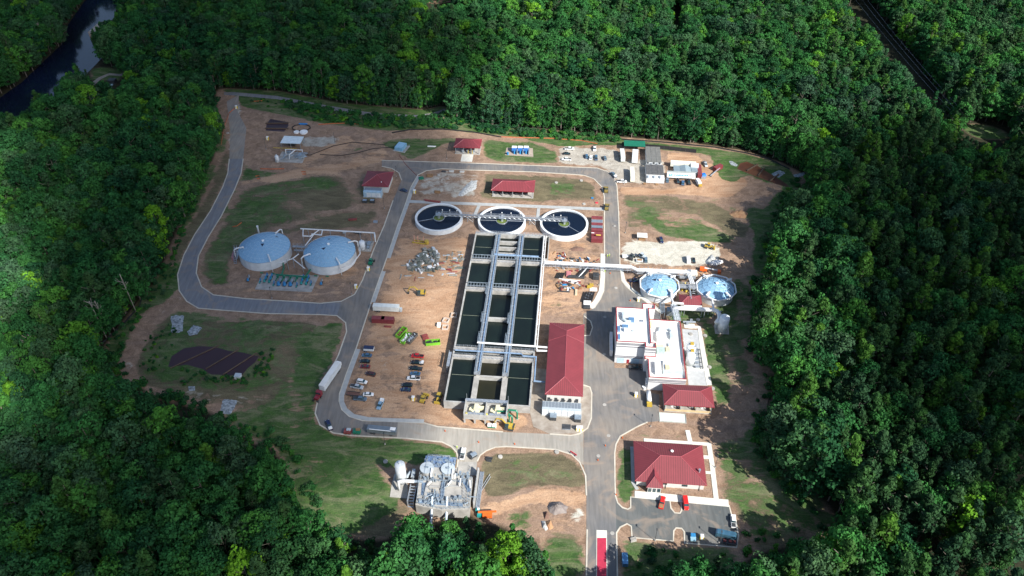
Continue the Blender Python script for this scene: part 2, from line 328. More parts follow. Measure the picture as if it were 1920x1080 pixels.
TRACKS = [('pale', .35, 2.5, [(1352, 640), (1372, 690), (1388, 740), (1380, 790)]), ('olive', .7, 9, [(1250, 380), (1330, 395), (1380, 430)]), ('olive', .5, 5, [(1385, 470), (1400, 520), (1395, 600)]), ('dirt', -.8, .6, [(1400, 870), (1425, 872), (1432, 890), (1410, 900), (1390, 892), (1395, 875)]), ('dirt', -.8, .6, [(1388, 865), (1430, 862), (1445, 885), (1435, 905)]), ('dirt', -.8, .7, [(1180, 432), (1240, 445), (1300, 448)]), ('dirt', -.8, .7, [(1300, 368), (1360, 380), (1385, 395)]), ('dirt', -.7, .7, [(1010, 960), (985, 990), (970, 1010)]), ('dirt', -.7, .7, [(1000, 950), (970, 990), (958, 1005)]), ('clay', .7, 1.2, [(760, 640), (800, 660), (840, 620), (850, 560), (870, 480)]), ('gravel', .5, 2.0, [(850, 640), (830, 730), (825, 770)]), ('grass', .5, 7, [(1500, 350), (1460, 380), (1440, 450), (1425, 520), (1405, 570), (1404, 640), (1440, 700), (1455, 725)]), ('grass', .6, 8, [(1440, 850), (1500, 930), (1545, 975)]), ('grass', .7, 6, [(430, 345), (400, 400), (360, 450), (335, 500), (318, 540)]), ('olive', .8, 4, [(425, 290), (410, 340), (380, 400), (350, 445), (325, 490)]), ('dirt', -.8, .8, [(745, 900), (700, 860), (680, 845), (620, 850), (560, 880)]), ('dirt', -.8, .9, [(735, 905), (690, 870), (640, 870), (590, 900)]), ('dirt', -.7, 1.0, [(530, 640), (540, 700), (560, 760), (545, 820)]), ('gravel', .42, 4.0, [(340, 560), (318, 570), (290, 610), (255, 650), (238, 685), (250, 715), (300, 738), (400, 745), (450, 752), (500, 745)]),
 ('clay', .95, 1.6, [(905, 948), (950, 942), (990, 928), (1040, 918), (1080, 922), (1100, 932)]), ('clay', .95, 1.6, [(905, 960), (960, 955), (1000, 938), (1050, 928), (1080, 932), (1100, 942)]), ('clay', .6, 2.5, [(915, 960), (950, 952)]),
 ('clay', .9, 3.0, [(725, 495), (760, 485), (800, 465), (860, 455)]), ('clay', .9, 2.2, [(450, 345), (560, 325), (640, 310), (712, 302)]),
 ('gravel', .6, 1.6, [(500, 435), (600, 405), (700, 385), (725, 400)]), ('clay', .8, 1.3, [(645, 330), (665, 370), (670, 400)]), ('dirt', -.9, 1.0, [(660, 330), (690, 395)]),
 ('dirt', -.8, 0.8, [(520, 380), (560, 385), (560, 395), (600, 400), (660, 392)]), ('clay', .8, 3, [(840, 600), (830, 700), (812, 780)]),
 ('dirt', -.9, 0.7, [(1226, 795), (1246, 808), (1249, 823)]), ('dirt', -.9, 0.7, [(1233, 793), (1254, 806), (1257, 823)]),
 ('dirt', -.7, 3.0, [(1395, 640), (1420, 700), (1410, 780), (1380, 800)])]
K1 = [(430, 298), (427, 325), (418, 350), (395, 395), (365, 440), (345, 478), (333, 515), (336, 545), (350, 565), (372, 578), (420, 582), (500, 588), (600, 590), (632, 592), (648, 605), (650, 622), (635, 665), (612, 712), (597, 745), (591, 775), (600, 797), (625, 812), (660, 817), (760, 822), (829, 829), (846, 837.5), (856, 848), (859, 860), (857, 879)]
K2 = [(456, 298), (452, 325), (440, 355), (415, 405), (390, 445), (372, 480), (368, 512), (378, 538), (400, 553), (460, 560), (560, 566), (600, 569), (640, 565), (665, 552), (680, 525), (700, 470), (720, 424), (737, 376)]
K3 = [(943, 810), (820, 800), (795, 793), (722, 790), (680, 789), (655, 781), (641, 768), (636, 752), (637, 738), (650, 700), (668, 653), (681, 613), (700, 555), (725, 484), (745, 425), (762, 378), (770, 352), (783.6, 328), (799, 320.4), (829, 316.4), (875, 318.8), (998, 322.4), (1077, 327.3), (1095, 329), (1113, 335), (1129, 351), (1133, 369), (1133.5, 496), (1133.7, 518), (1132, 545), (1126, 560), (1114, 578)]
K4 = [(716, 300.8), (900, 306.5), (1020, 311.2), (1119, 315.2), (1139, 322), (1151, 331), (1156.7, 349), (1160, 400), (1162.5, 500), (1166, 527), (1177, 540.7), (1201, 558.5), (1236.6, 586)]
K5 = [(1214, 791.5), (1195, 800), (1163, 818), (1155, 833), (1152.5, 850), (1153, 900), (1154, 930), (1158, 943), (1167, 952), (1177, 955), (1182.5, 952), (1182.5, 932), (1256, 938.5), (1258, 953), (1265, 961.7), (1275, 962.5), (1278, 956.7), (1276.7, 941), (1367, 948), (1372, 967), (1380, 976), (1384.6, 1004.5), (1381, 1026.6), (1283.6, 1018.6), (1282.8, 997), (1278, 991), (1267.7, 990), (1263.3, 995.6), (1262.4, 1015), (1185, 1008), (1183.6, 987), (1175.6, 982.3), (1163, 988.5), (1156, 999), (1158, 1100)]
K6 = [(895, 865), (900, 854), (912, 845), (929, 838.5), (950, 837.5), (1042, 843), (1071, 852), (1087, 867), (1098, 892), (1099.6, 929)]
KERBS = [K1, K2, K3, K4, K5, K6, [(1101, 993), (1099, 1100)], [(716, 312), (735, 316), (748, 324), (753, 338)], [(1095, 592.5), (1107.5, 602.5), (1111, 614), (1106, 629), (1095.6, 629.4)],
         [(1094, 722), (1106, 726), (1109.5, 737), (1108.7, 784), (1101.7, 803), (1086, 813.6), (1070, 816.4), (1031, 814)]]
ROADS = [('river', 'r', [(181, -30), (127, 47), (122, 77), (80, 117), (40, 155), (-60, 225), (-60, 300), (60, 225), (150, 150), (175, 126), (190, 110), (172, 80), (165, 60), (185, 42), (212, 37), (232, -30)]),
 ('pond', 'p', [(315, 688), (322, 668), (345, 653), (372, 649), (400, 650), (430, 658), (455, 661), (485, 668), (478, 680), (465, 690), (455, 702), (430, 704), (395, 702), (380, 692), (350, 684)]),
 ('pond', 'p', [(498, 245), (500, 232), (507, 223), (540, 229), (541, 236), (533, 247)]),
 ('pond', 'c', [(1382, 316), (1388, 306), (1400, 303), (1422, 312), (1475, 345), (1480, 352), (1455, 345), (1420, 332), (1390, 320)]),
 ('river_road', 'g', [(168, 158), (185, 145), (205, 137), (225, 139), (236, 135), (232, 143), (205, 141), (190, 148), (176, 160)]),
 ('trail', 'f', [(420, 173), (440, 173), (520, 180), (620, 199), (700, 212), (780, 216), (810, 212), (835, 204), (835, 211), (812, 218), (780, 222.5), (700, 218), (620, 207), (520, 186), (440, 179), (420, 178)]),
 ('gravel_lane', 'g', [(425, 190), (448, 178), (446, 210), (462, 240), (456, 298), (430, 298), (432, 250), (428, 215)]),
 ('road', 'f', K1[:14] + K2[:13][::-1]),
 ('road', 'a', [(716, 300), (800, 303), (800, 320), (783.6, 328), (770, 352), (762, 378), (745, 425), (725, 484), (700, 555), (681, 613), (668, 653), (650, 700), (637, 738), (636, 752), (641, 768), (655, 781), (680, 789), (722, 790), (748, 790.5), (746, 821), (660, 817), (625, 812), (600, 797), (591, 775), (597, 745), (612, 712), (635, 665), (650, 622), (648, 605), (632, 592), (640, 565), (665, 552), (680, 525), (700, 470), (720, 424), (737, 376), (753, 338), (748, 324), (735, 316), (716, 312)]),
 ('road', 'a', [(800, 303.5)] + K4[2:] + [(1240, 600), (1094, 600), (1094, 588)] + K3[18:][::-1] + [(800, 320)]),
 ('road', 'd', [(746, 790.5), (795, 793), (820, 800), (943, 810), (1031, 814), (1070, 816.4), (1086, 813.6), (1094, 808), (1094, 872), (1087, 867), (1071, 852), (1042, 843), (950, 837.5), (929, 838.5), (912, 845), (900, 854), (895, 865), (893, 885), (857, 885), (859, 860), (856, 848), (846, 837.5), (829, 829), (744, 821)]),
 ('road', 'a', [(1094, 600), (1152, 600), (1152, 690), (1214, 690), (1214, 735), (1236, 740), (1236, 790), (1214, 791.5), (1195, 800), (1163, 818), (1155, 833), (1152.5, 850), (1153, 900), (1154, 930), (1156, 999), (1158, 1100), (1099, 1100), (1099.6, 929), (1098, 892), (1094, 870), (1095, 810), (1101.7, 803), (1108.7, 784), (1109.5, 737), (1106, 726), (1094, 722)]),
 ('car_park', 'l', K5[5:]),
 ('red_painted_lane', 'w', [(1118.5, 994), (1138, 994.5), (1139, 1100), (1118, 1100)]),
 ('kerb_island_soil', 's', [(1095.6, 593), (1107, 603), (1110.5, 614), (1105.6, 628), (1095.6, 629)]), ('pump_yard', 'y', [(1000, 690), (1094, 700), (1094, 722), (1106, 726), (1109, 737), (1108, 784), (1101, 803), (1086, 813), (1031, 814), (1000, 800), (994, 775)])]
WALKS = [(2.6, [(766, 378), (950, 385), (1132, 392.5)], 'g'), (1.8, [(898, 386), (890, 404)], 'g'), (1.8, [(1010, 391), (1008, 410)], 'g'),
 (1.8, [(786, 331), (773, 355), (765, 380), (748, 427), (729, 484)], 'g'), (1.8, [(720, 509), (700, 567)], 'g'),
 (2.0, [(672, 655), (655, 700), (641, 742), (641, 755), (647, 768), (662, 780), (690, 786), (730, 788), (795, 790)], 'g'), (2.2, [(1130, 476), (1130, 520), (1127, 546), (1119, 562), (1108, 578)], 'w'),
 (1.6, [(1165, 505), (1170, 527), (1181, 540), (1204, 557), (1243, 588)], 'w'),
 (1.6, [(1207, 825), (1332, 833.5)], 'w'), (1.9, [(1329, 832), (1335, 870), (1343, 938)], 'w'), (3.2, [(1190, 927), (1366, 944)], 'w'), (1.7, [(1318, 857), (1331, 858)], 'w'), (1.2, [(1323, 886), (1336, 887)], 'w'),
 (1.9, [(1289, 807), (1294, 829)], 'w'), (2.2, [(1290, 613), (1311, 614), (1318, 660), (1330, 722)], 'w'), (1.2, [(1289, 691), (1322, 694)], 'w'), (1.4, [(1185, 838), (1187, 905), (1195, 918)], 'g')]
for i in range(5): pass
SHRUBS = [([(188, 660), (220, 712), (300, 748), (400, 775), (470, 832), (520, 845), (548, 880), (575, 950), (600, 965), (600, 930), (560, 860), (530, 820), (470, 800), (400, 760), (300, 735), (240, 705), (225, 660)], .12, .4, 1.3), ([(1402, 640), (1462, 722), (1440, 750), (1425, 845), (1505, 925), (1545, 970), (1530, 980), (1490, 935), (1412, 850), (1418, 750), (1442, 722), (1388, 640)], .10, .4, 1.3), ([(1410, 560), (1440, 470), (1500, 352), (1540, 345), (1520, 335), (1480, 340), (1445, 400), (1425, 480), (1400, 560)], .08, .4, 1.2), ([(1395, 1000), (1550, 985), (1545, 1005), (1440, 1020), (1400, 1045), (1200, 1045), (1200, 1032), (1390, 1035)], .06, .3, 1.0),
 ([(520, 188), (620, 205), (760, 222), (838, 215), (900, 234), (1000, 240), (1100, 252), (1165, 262), (1160, 268), (1060, 262), (1000, 258), (900, 246), (830, 240), (720, 240), (640, 232), (580, 225), (545, 205)], .16, .5, 1.3),
 ([(350, 335), (395, 300), (352, 430), (318, 540), (265, 590), (215, 690), (190, 680), (205, 635), (250, 580), (292, 525), (330, 440)], .12, .3, .9),
 ([(440, 178), (520, 188), (560, 205), (545, 212), (470, 195)], .03, .3, .8), ([(270, 640), (330, 600), (330, 640), (300, 700), (260, 700)], .10, .25, .55), ([(340, 690), (380, 696), (400, 706), (460, 704), (480, 690), (488, 665), (515, 650), (510, 700), (460, 720), (340, 722)], .30, .25, .6),
 ([(600, 965), (650, 1005), (728, 1012), (730, 1060), (560, 1060)], .03, .5, 1.0), ([(1200, 1030), (1390, 1040), (1400, 1090), (1190, 1090)], .03, .4, 1.0)]
# ---------------------------------------------------------------- clouds above the drone (they shade the west, the far north and the east wood)
def cloud_mat():
    m = bpy.data.materials.new('cloud_vapour'); m.use_nodes = True; t = m.node_tree; t.nodes.clear()
    v = t.nodes.new('ShaderNodeVolumePrincipled'); v.inputs['Color'].default_value = (0.98, 0.98, 1, 1)
    v.inputs['Density'].default_value = 0.021; v.inputs['Anisotropy'].default_value = 0.6
    o = t.nodes.new('ShaderNodeOutputMaterial'); t.links.new(v.outputs[0], o.inputs['Volume']); return m
cloud_vapour = cloud_mat()
sv = Vector((math.sin(R(SUN_AZ)) * math.cos(R(SUN_EL)), math.cos(R(SUN_AZ)) * math.cos(R(SUN_EL)), math.sin(R(SUN_EL))))
def cloud(px, py, rx, ry, rz, alt=900.0):
    x, y = G(px, py); c = Vector((x, y, 0)) + sv * (alt / sv.z)
    b = MB(); b.ball(0, 0, 0, 1.0, 28, 14)
    b.v = [(p[0] * rx * (1 + 0.05 * math.sin(3 * p[1] + 5 * p[2])), p[1] * ry * (1 + 0.05 * math.sin(4 * p[0])), p[2] * rz) for p in b.v]
    o = b.build('cloud', cloud_vapour, None, True); o.location = c; o['kind'] = 'structure'
for a in CLOUDS: cloud(*a)

# ---------------------------------------------------------------- the ground: one sheet with a land-cover map
def blur(a, k):
    for ax in (0, 1):
        for _ in range(2):
            p = np.pad(a, [(k, k) if i == ax else (0, 0) for i in (0, 1)], mode='edge')
            c = np.cumsum(p, axis=ax); c = np.concatenate([np.zeros_like(np.take(c, [0], ax)), c], ax)
            n = a.shape[ax]; a = (np.take(c, range(2 * k + 1, 2 * k + 1 + n), ax) - np.take(c, range(n), ax)) / (2 * k + 1)
    return a
GX = np.arange(-480, 481, 1.2); GY = np.arange(118, 760, 1.1)
gx, gy = np.meshgrid(GX, GY)
zc = gy * ct + CH * st; gpx = 960 + F * gx / zc; gpy = 540 - F * (gy * st - CH * ct) / zc
CH6 = {k: np.zeros(gx.shape) for k in ('grass', 'clay', 'gravel', 'olive', 'pale', 'wood')}
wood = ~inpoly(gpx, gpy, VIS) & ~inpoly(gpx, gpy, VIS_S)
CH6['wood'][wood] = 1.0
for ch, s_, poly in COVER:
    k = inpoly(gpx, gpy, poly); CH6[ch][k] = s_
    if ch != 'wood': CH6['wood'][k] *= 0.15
for ch, s_, wd, pl in TRACKS:                           # wheel tracks and dirt lanes
    P = GP(pl); D = np.full(gx.shape, 1e9)
    for (x1, y1), (x2, y2) in zip(P[:-1], P[1:]):
        dx, dy = x2 - x1, y2 - y1; t = np.clip(((gx - x1) * dx + (gy - y1) * dy) / (dx * dx + dy * dy), 0, 1)
        D = np.minimum(D, np.hypot(gx - x1 - t * dx, gy - y1 - t * dy))
    m_ = np.clip((wd - D) / 1.5 + 0.5, 0, 1)
    for k in CH6:
        if k not in (ch, 'clay' if ch == 'dirt' else ch): CH6[k] *= (1 - m_ * abs(s_))
    if ch in CH6: CH6[ch] = np.maximum(CH6[ch], m_ * s_)
for k in CH6: CH6[k] = blur(CH6[k], 2 if k != 'wood' else 3)
nx, ny = len(GX), len(GY)
# border vertices pushed out to the horizon
bx = gx.copy(); by = gy.copy()
bx[:, 0] = -3000; bx[:, -1] = 3000; by[0, :] = -1500; by[-1, :] = 5000
co = np.stack([bx.ravel(), by.ravel(), np.zeros(nx * ny)], 1)
idx = np.arange(nx * ny).reshape(ny, nx)
q = np.stack([idx[:-1, :-1], idx[:-1, 1:], idx[1:, 1:], idx[1:, :-1]], -1).reshape(-1, 4)
me = bpy.data.meshes.new('ground'); me.vertices.add(len(co)); me.vertices.foreach_set('co', co.ravel())
me.loops.add(q.size); me.loops.foreach_set('vertex_index', q.ravel())
me.polygons.add(len(q)); me.polygons.foreach_set('loop_start', np.arange(0, q.size, 4)); me.polygons.foreach_set('loop_total', np.full(len(q), 4))
me.update(calc_edges=True)
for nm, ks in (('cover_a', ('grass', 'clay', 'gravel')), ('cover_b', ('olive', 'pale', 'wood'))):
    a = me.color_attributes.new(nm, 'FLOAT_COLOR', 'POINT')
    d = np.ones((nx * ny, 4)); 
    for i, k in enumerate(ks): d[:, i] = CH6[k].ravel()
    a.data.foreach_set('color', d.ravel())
def ground_mat():
    m = bpy.data.materials.new('ground_cover'); m.use_nodes = True; t = m.node_tree; N = t.nodes; L = t.links
    b = N['Principled BSDF']; b.inputs['Roughness'].default_value = 0.95; b.inputs['Specular IOR Level'].default_value = 0.15
    geo = N.new('ShaderNodeNewGeometry')
    def noise(sc, det=8, rough=0.6, dist=0.0, stretch=None):
        n = N.new('ShaderNodeTexNoise'); n.inputs['Scale'].default_value = sc; n.inputs['Detail'].default_value = det
        n.inputs['Roughness'].default_value = rough; n.inputs['Distortion'].default_value = dist
        if stretch:
            mp = N.new('ShaderNodeMapping'); mp.inputs['Rotation'].default_value = (0, 0, stretch[0]); mp.inputs['Scale'].default_value = (stretch[1], 1, 1)
            L.new(geo.outputs['Position'], mp.inputs[0]); L.new(mp.outputs[0], n.inputs['Vector'])
        else: L.new(geo.outputs['Position'], n.inputs['Vector'])
        return n.outputs[0]
    def math_(op, a, b_, clamp=False):
        n = N.new('ShaderNodeMath'); n.operation = op; n.use_clamp = clamp
        for i, v in enumerate((a, b_)):
            if isinstance(v, (int, float)): n.inputs[i].default_value = v
            else: L.new(v, n.inputs[i])
        return n.outputs[0]
    def mix(f, a, c):
        n = N.new('ShaderNodeMix'); n.data_type = 'RGBA'
        if isinstance(f, (int, float)): n.inputs[0].default_value = f
        else: L.new(f, n.inputs[0])
        for i, v in ((6, a), (7, c)):
            if isinstance(v, tuple): n.inputs[i].default_value = (*v, 1)
            else: L.new(v, n.inputs[i])
        return n.outputs[2]
    def ramp(f, c1, c2, p1=0.35, p2=0.65):
        n = N.new('ShaderNodeValToRGB'); e = n.color_ramp.elements; e[0].position = p1; e[1].position = p2
        e[0].color = (*c1, 1); e[1].color = (*c2, 1); L.new(f, n.inputs[0]); return n.outputs[0]
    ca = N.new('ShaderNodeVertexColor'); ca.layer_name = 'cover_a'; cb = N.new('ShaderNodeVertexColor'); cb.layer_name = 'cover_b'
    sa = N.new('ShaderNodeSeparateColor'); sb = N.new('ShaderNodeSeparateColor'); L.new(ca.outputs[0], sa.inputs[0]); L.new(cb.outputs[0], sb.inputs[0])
    n1 = noise(0.035, 10, 0.62, 1.2); n2 = noise(0.22, 8, 0.65, 0.8); n3 = noise(1.6, 6, 0.7); nw = noise(0.12, 9, 0.66, 2.2, (R(25), 0.35)); n4 = noise(0.09, 10, 0.7, 1.8, (R(-60), 0.3))
    nmix = math_('ADD', math_('MULTIPLY', n1, 0.35), math_('ADD', math_('MULTIPLY', nw, 0.40), math_('MULTIPLY', n2, 0.25)))
    def mask(chn, gain=7.0):                             # attribute broken up by noise into ragged patches
        v = math_('ADD', chn, math_('MULTIPLY', math_('SUBTRACT', nmix, 0.5), 2.2))
        return math_('MULTIPLY', math_('SUBTRACT', v, 0.46), gain, True)
    dirt = ramp(n2, (0.185, 0.12, 0.08), (0.37, 0.25, 0.17))
    nr = noise(0.5, 7, 0.75, 3.0, (R(70), 0.18)); nq = noise(0.45, 7, 0.75, 3.5, (R(-12), 0.16))
    dirt = mix(math_('MULTIPLY', math_('SUBTRACT', n4, 0.45), 3.5, True), dirt, (0.27, 0.19, 0.145))
    c = dirt
    c = mix(mask(sa.outputs[1]), c, ramp(n4, (0.33, 0.19, 0.11), (0.50, 0.33, 0.21)))
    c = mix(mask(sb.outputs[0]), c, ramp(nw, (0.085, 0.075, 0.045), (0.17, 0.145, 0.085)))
    c = mix(mask(sa.outputs[2]), c, ramp(n2, (0.30, 0.27, 0.225), (0.44, 0.41, 0.35)))
    c = mix(mask(sb.outputs[1]), c, ramp(n2, (0.42, 0.40, 0.33), (0.58, 0.55, 0.47)))
    gr = ramp(n2, (0.026, 0.068, 0.018), (0.064, 0.125, 0.032))
    gr = mix(math_('MULTIPLY', math_('SUBTRACT', nw, 0.47), 4, True), gr, (0.145, 0.155, 0.085))
    gr = mix(math_('MULTIPLY', math_('SUBTRACT', n4, 0.53), 6, True), gr, (0.21, 0.19, 0.115))
    c = mix(mask(sa.outputs[0]), c, gr)
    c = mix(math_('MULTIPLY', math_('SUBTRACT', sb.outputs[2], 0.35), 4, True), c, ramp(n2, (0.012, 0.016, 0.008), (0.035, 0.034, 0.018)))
    rut = math_('MULTIPLY', math_('MAXIMUM', math_('SUBTRACT', nr, 0.54), math_('SUBTRACT', nq, 0.55)), 5.0, True)
    c = mix(math_('MULTIPLY', rut, 0.58), c, (0.13, 0.095, 0.07)); c = mix(math_('MULTIPLY', math_('SUBTRACT', 0.42, nr), 2.6, True), c, (0.40, 0.31, 0.235))
    fine = ramp(n3, (0.70, 0.70, 0.70), (1.28, 1.28, 1.28), 0.3, 0.7)
    mm = N.new('ShaderNodeMix'); mm.data_type = 'RGBA'; mm.blend_type = 'MULTIPLY'; mm.inputs[0].default_value = 1
    L.new(c, mm.inputs[6]); L.new(fine, mm.inputs[7]); L.new(mm.outputs[2], b.inputs['Base Color'])
    bp = N.new('ShaderNodeBump'); bp.inputs['Strength'].default_value = 0.7; bp.inputs['Distance'].default_value = 0.6
    L.new(math_('ADD', n2, math_('MULTIPLY', n3, 0.35)), bp.inputs['Height']); L.new(bp.outputs[0], b.inputs['Normal'])
    return m
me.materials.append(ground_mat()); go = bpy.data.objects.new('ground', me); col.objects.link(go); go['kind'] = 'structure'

# ---------------------------------------------------------------- roads, pavements, kerbs, water
def asphalt(name, c, dust):
    m = bpy.data.materials.new(name); m.use_nodes = True; t = m.node_tree; N = t.nodes; L = t.links
    b = N['Principled BSDF']; b.inputs['Roughness'].default_value = 0.9; b.inputs['Specular IOR Level'].default_value = 0.2
    g = N.new('ShaderNodeNewGeometry')
    def nz(sc, d, dist, mp=None):
        n = N.new('ShaderNodeTexNoise'); n.inputs['Scale'].default_value = sc; n.inputs['Detail'].default_value = d; n.inputs['Distortion'].default_value = dist
        if mp:
            q_ = N.new('ShaderNodeMapping'); q_.inputs['Scale'].default_value = mp; L.new(g.outputs['Position'], q_.inputs[0]); L.new(q_.outputs[0], n.inputs[0])
        else: L.new(g.outputs['Position'], n.inputs[0])
        return n.outputs[0]
    r1 = N.new('ShaderNodeValToRGB'); r1.color_ramp.elements[0].position = 0.35; r1.color_ramp.elements[1].position = 0.72
    r1.color_ramp.elements[0].color = (*c, 1); r1.color_ramp.elements[1].color = (*dust, 1)
    L.new(nz(0.045, 8, 1.0), r1.inputs[0])
    r2 = N.new('ShaderNodeValToRGB'); r2.color_ramp.elements[0].position = 0.3; r2.color_ramp.elements[1].position = 0.7
    r2.color_ramp.elements[0].color = (0.84, 0.84, 0.84, 1); r2.color_ramp.elements[1].color = (1.14, 1.14, 1.14, 1)
    L.new(nz(0.9, 6, 0.4, (1, 0.12, 1)), r2.inputs[0])
    x = N.new('ShaderNodeMix'); x.data_type = 'RGBA'; x.blend_type = 'MULTIPLY'; x.inputs[0].default_value = 1
    L.new(r1.outputs[0], x.inputs[6]); L.new(r2.outputs[0], x.inputs[7])
    r3 = N.new('ShaderNodeValToRGB'); r3.color_ramp.elements[0].position = 0.53; r3.color_ramp.elements[1].position = 0.67; r3.color_ramp.elements[1].color = (.55, .55, .55, 1)
    L.new(nz(0.07, 9, 2.5), r3.inputs[0]); y = N.new('ShaderNodeMix'); y.data_type = 'RGBA'; L.new(r3.outputs[0], y.inputs[0]); L.new(x.outputs[2], y.inputs[6]); y.inputs[7].default_value = (0.30, 0.235, 0.18, 1)
    L.new(y.outputs[2], b.inputs['Base Color'])
    return m
asph = asphalt('asphalt', (0.145, 0.145, 0.145), (0.245, 0.215, 0.18))
asph_fresh = asphalt('asphalt_fresh', (0.17, 0.18, 0.20), (0.22, 0.22, 0.22))
asph_dark = asphalt('asphalt_lot', (0.10, 0.11, 0.11), (0.15, 0.15, 0.14))
yard_m = mat('yard_gravel', (0.36, 0.32, 0.27), 0.95, c2=(0.23, 0.19, 0.15), scale=0.35, bump=0.4)
island_soil = mat('island_soil', (0.12, 0.095, 0.075), 0.95, var=0.4, scale=0.8)
dusty = asphalt('dusty_road', (0.27, 0.255, 0.225), (0.36, 0.33, 0.28))
dirt_sand = mat('spilt_sand', (0.42, 0.31, 0.21), 0.95, var=0.2, scale=0.3)
gravelroad = asphalt('gravel_road', (0.22, 0.21, 0.19), (0.30, 0.26, 0.22))
ZR = [0.010]
def sheet(name, poly, m, kind='structure', label=None, cat=None):
    ZR[0] += 0.004; o = MB().flat(GP(poly), ZR[0]).build(name, m)
    if label: tag(o, label, cat)
    else: o['kind'] = kind
    return o
for nm, m_, poly in ROADS: sheet(nm, poly, {'a': asph, 'f': asph_fresh, 'l': asph_dark, 'd': dusty, 'g': gravelroad, 'p': w_pond, 'c': w_clay, 'r': w_river, 'w': pale_walk, 'k': concrete, 'y': yard_m, 's': island_soil, 'b': dirt_sand}[m_])
for pl in KERBS:
    o = MB().path(GP(pl), 0.55, 0, 0.15).build('kerb', kerb_m); o['kind'] = 'structure'
for wd, pl, m_ in WALKS:
    ZR[0] += 0.002; o = MB().path(GP(pl), wd, 0, 0.10 + ZR[0]).build('pavement', pale_walk if m_ == 'w' else grey_walk); o['kind'] = 'structure'
# ---------------------------------------------------------------- round clarifiers
def clarifier(e, n, arm, side, label):
    t = thing('clarifier_tank', label, 'settling tank', e, n, group='round clarifiers north of the basins')
    b = MB(); k = 56; ro, ri, h = 13.15, 12.0, 2.8
    vs = [(r * math.cos(2 * math.pi * i / k), r * math.sin(2 * math.pi * i / k), z) for r, z in ((ro, 0), (ro, h), (ri, h), (ri, 0)) for i in range(k)]
    fs = [(j * k + i, j * k + (i + 1) % k, (j + 1) * k + (i + 1) % k, (j + 1) * k + i) for j in range(3) for i in range(k)]
    b.add(vs, fs).build('wall', white_coat, t)
    MB().cyl(0, 0, 0.1, ri - 0.02, 1.9, 56).build('water', w_clar, t)
    b = MB(); r1, r2 = 2.9, 3.15
    vs = [(r * math.cos(2 * math.pi * i / 28), r * math.sin(2 * math.pi * i / 28), z) for r, z in ((r2, 1.5), (r2, 2.4), (r1, 2.4), (r1, 1.5)) for i in range(28)]
    b.add(vs, [(j * 28 + i, j * 28 + (i + 1) % 28, (j + 1) * 28 + (i + 1) % 28, (j + 1) * 28 + i) for j in range(3) for i in range(28)]).build('feed_well', steel, t)
    MB().cyl(0, 0, 1.9, 2.85, 0.13, 24).build('scum', mat('scum_green', (0.10, 0.14, 0.03), 0.7, var=0.4, scale=1.0), t)
    MB().cyl(0, 0, 1.5, 0.7, 3.0, 12).build('centre_column', steel, t)
    a = R(arm); b = MB(); 
    for s_ in (-1, 1): b.tube([(s_ * 3.0 * math.cos(a), s_ * 3.0 * math.sin(a), 2.25), (s_ * 11.6 * math.cos(a), s_ * 11.6 * math.sin(a), 2.25)], 0.17, 5)
    each(b, 'scraper_arm', steel, t)
    b = MB(); b.box(0, 0, 4.4, 3.0, 2.8, 0.2); b.rail([(-1.5, -1.4, 4.6), (1.5, -1.4, 4.6), (1.5, 1.4, 4.6), (-1.5, 1.4, 4.6), (-1.5, -1.4, 4.6)], 1.1, 1.5); b.box(0.2, 0.2, 4.6, 1.1, 1.0, 0.9); b.build('drive_platform', steel, t)
    xs = (2, 6, 10) if side == 'e' else ((-10, -6, -2) if side == 'w' else (-10, -6, 0, 5, 10))
    b = MB()
    for x in xs: b.tube([(x, 1.2, 4.6), (x, 1.2, 6.6)], 0.05, 4); b.box(x, 1.2, 6.5, 0.5, 0.35, 0.45)
    each(b, 'lamp', white_p, t)
    return t
clarifier(-69.94, 367.5, 22, 'e', 'westernmost round white clarifier, its scraper arm slanting from south-west to north-east')
clarifier(-35.14, 367.5, 2, 'b', 'middle round white clarifier tank crossed by the walkway, behind the long basins')
clarifier(-1.02, 367.5, -42, 'w', 'easternmost round white clarifier tank, beside the stack of red containers')
t = thing('tank_footbridge', 'long grey steel footbridge joining the three round clarifiers', 'footbridge', -35.5, 368.2)
b = MB(); x0, x1 = -34.4, 34.4
b.box(0, 0, 4.25, x1 - x0 - 3.2, 1.5, 0.22); b.build('deck', grate, t)
b = MB()
for y in (-0.75, 0.75): b.rail([(x0 + 1.6, y, 4.47), (x1 - 1.6, y, 4.47)], 1.1, 2.4, 0.11)
b.build('railing', steel, t)
b = MB()
for y in (-0.8, 0.8):
    b.tube([(x0 + 1.6, y, 3.6), (x1 - 1.6, y, 3.6)], 0.1, 4)
    for i in range(24): xx = x0 + 1.6 + i * 2.73; b.tube([(xx, y, 3.6), (xx + 1.36, y, 4.3), (xx + 2.73, y, 3.6)], 0.05, 4)
for cx in (-17.2, 17.2):
    for dx in (-1.5, 1.5):
        for y in (-0.7, 0.7): b.box(cx + dx, y, 0, 0.22, 0.22, 3.6)
    b.tube([(cx - 1.5, -0.7, 0.3), (cx + 1.5, -0.7, 3.4)], 0.07, 4); b.tube([(cx + 1.5, -0.7, 0.3), (cx - 1.5, -0.7, 3.4)], 0.07, 4)
b.build('truss', steel, t)

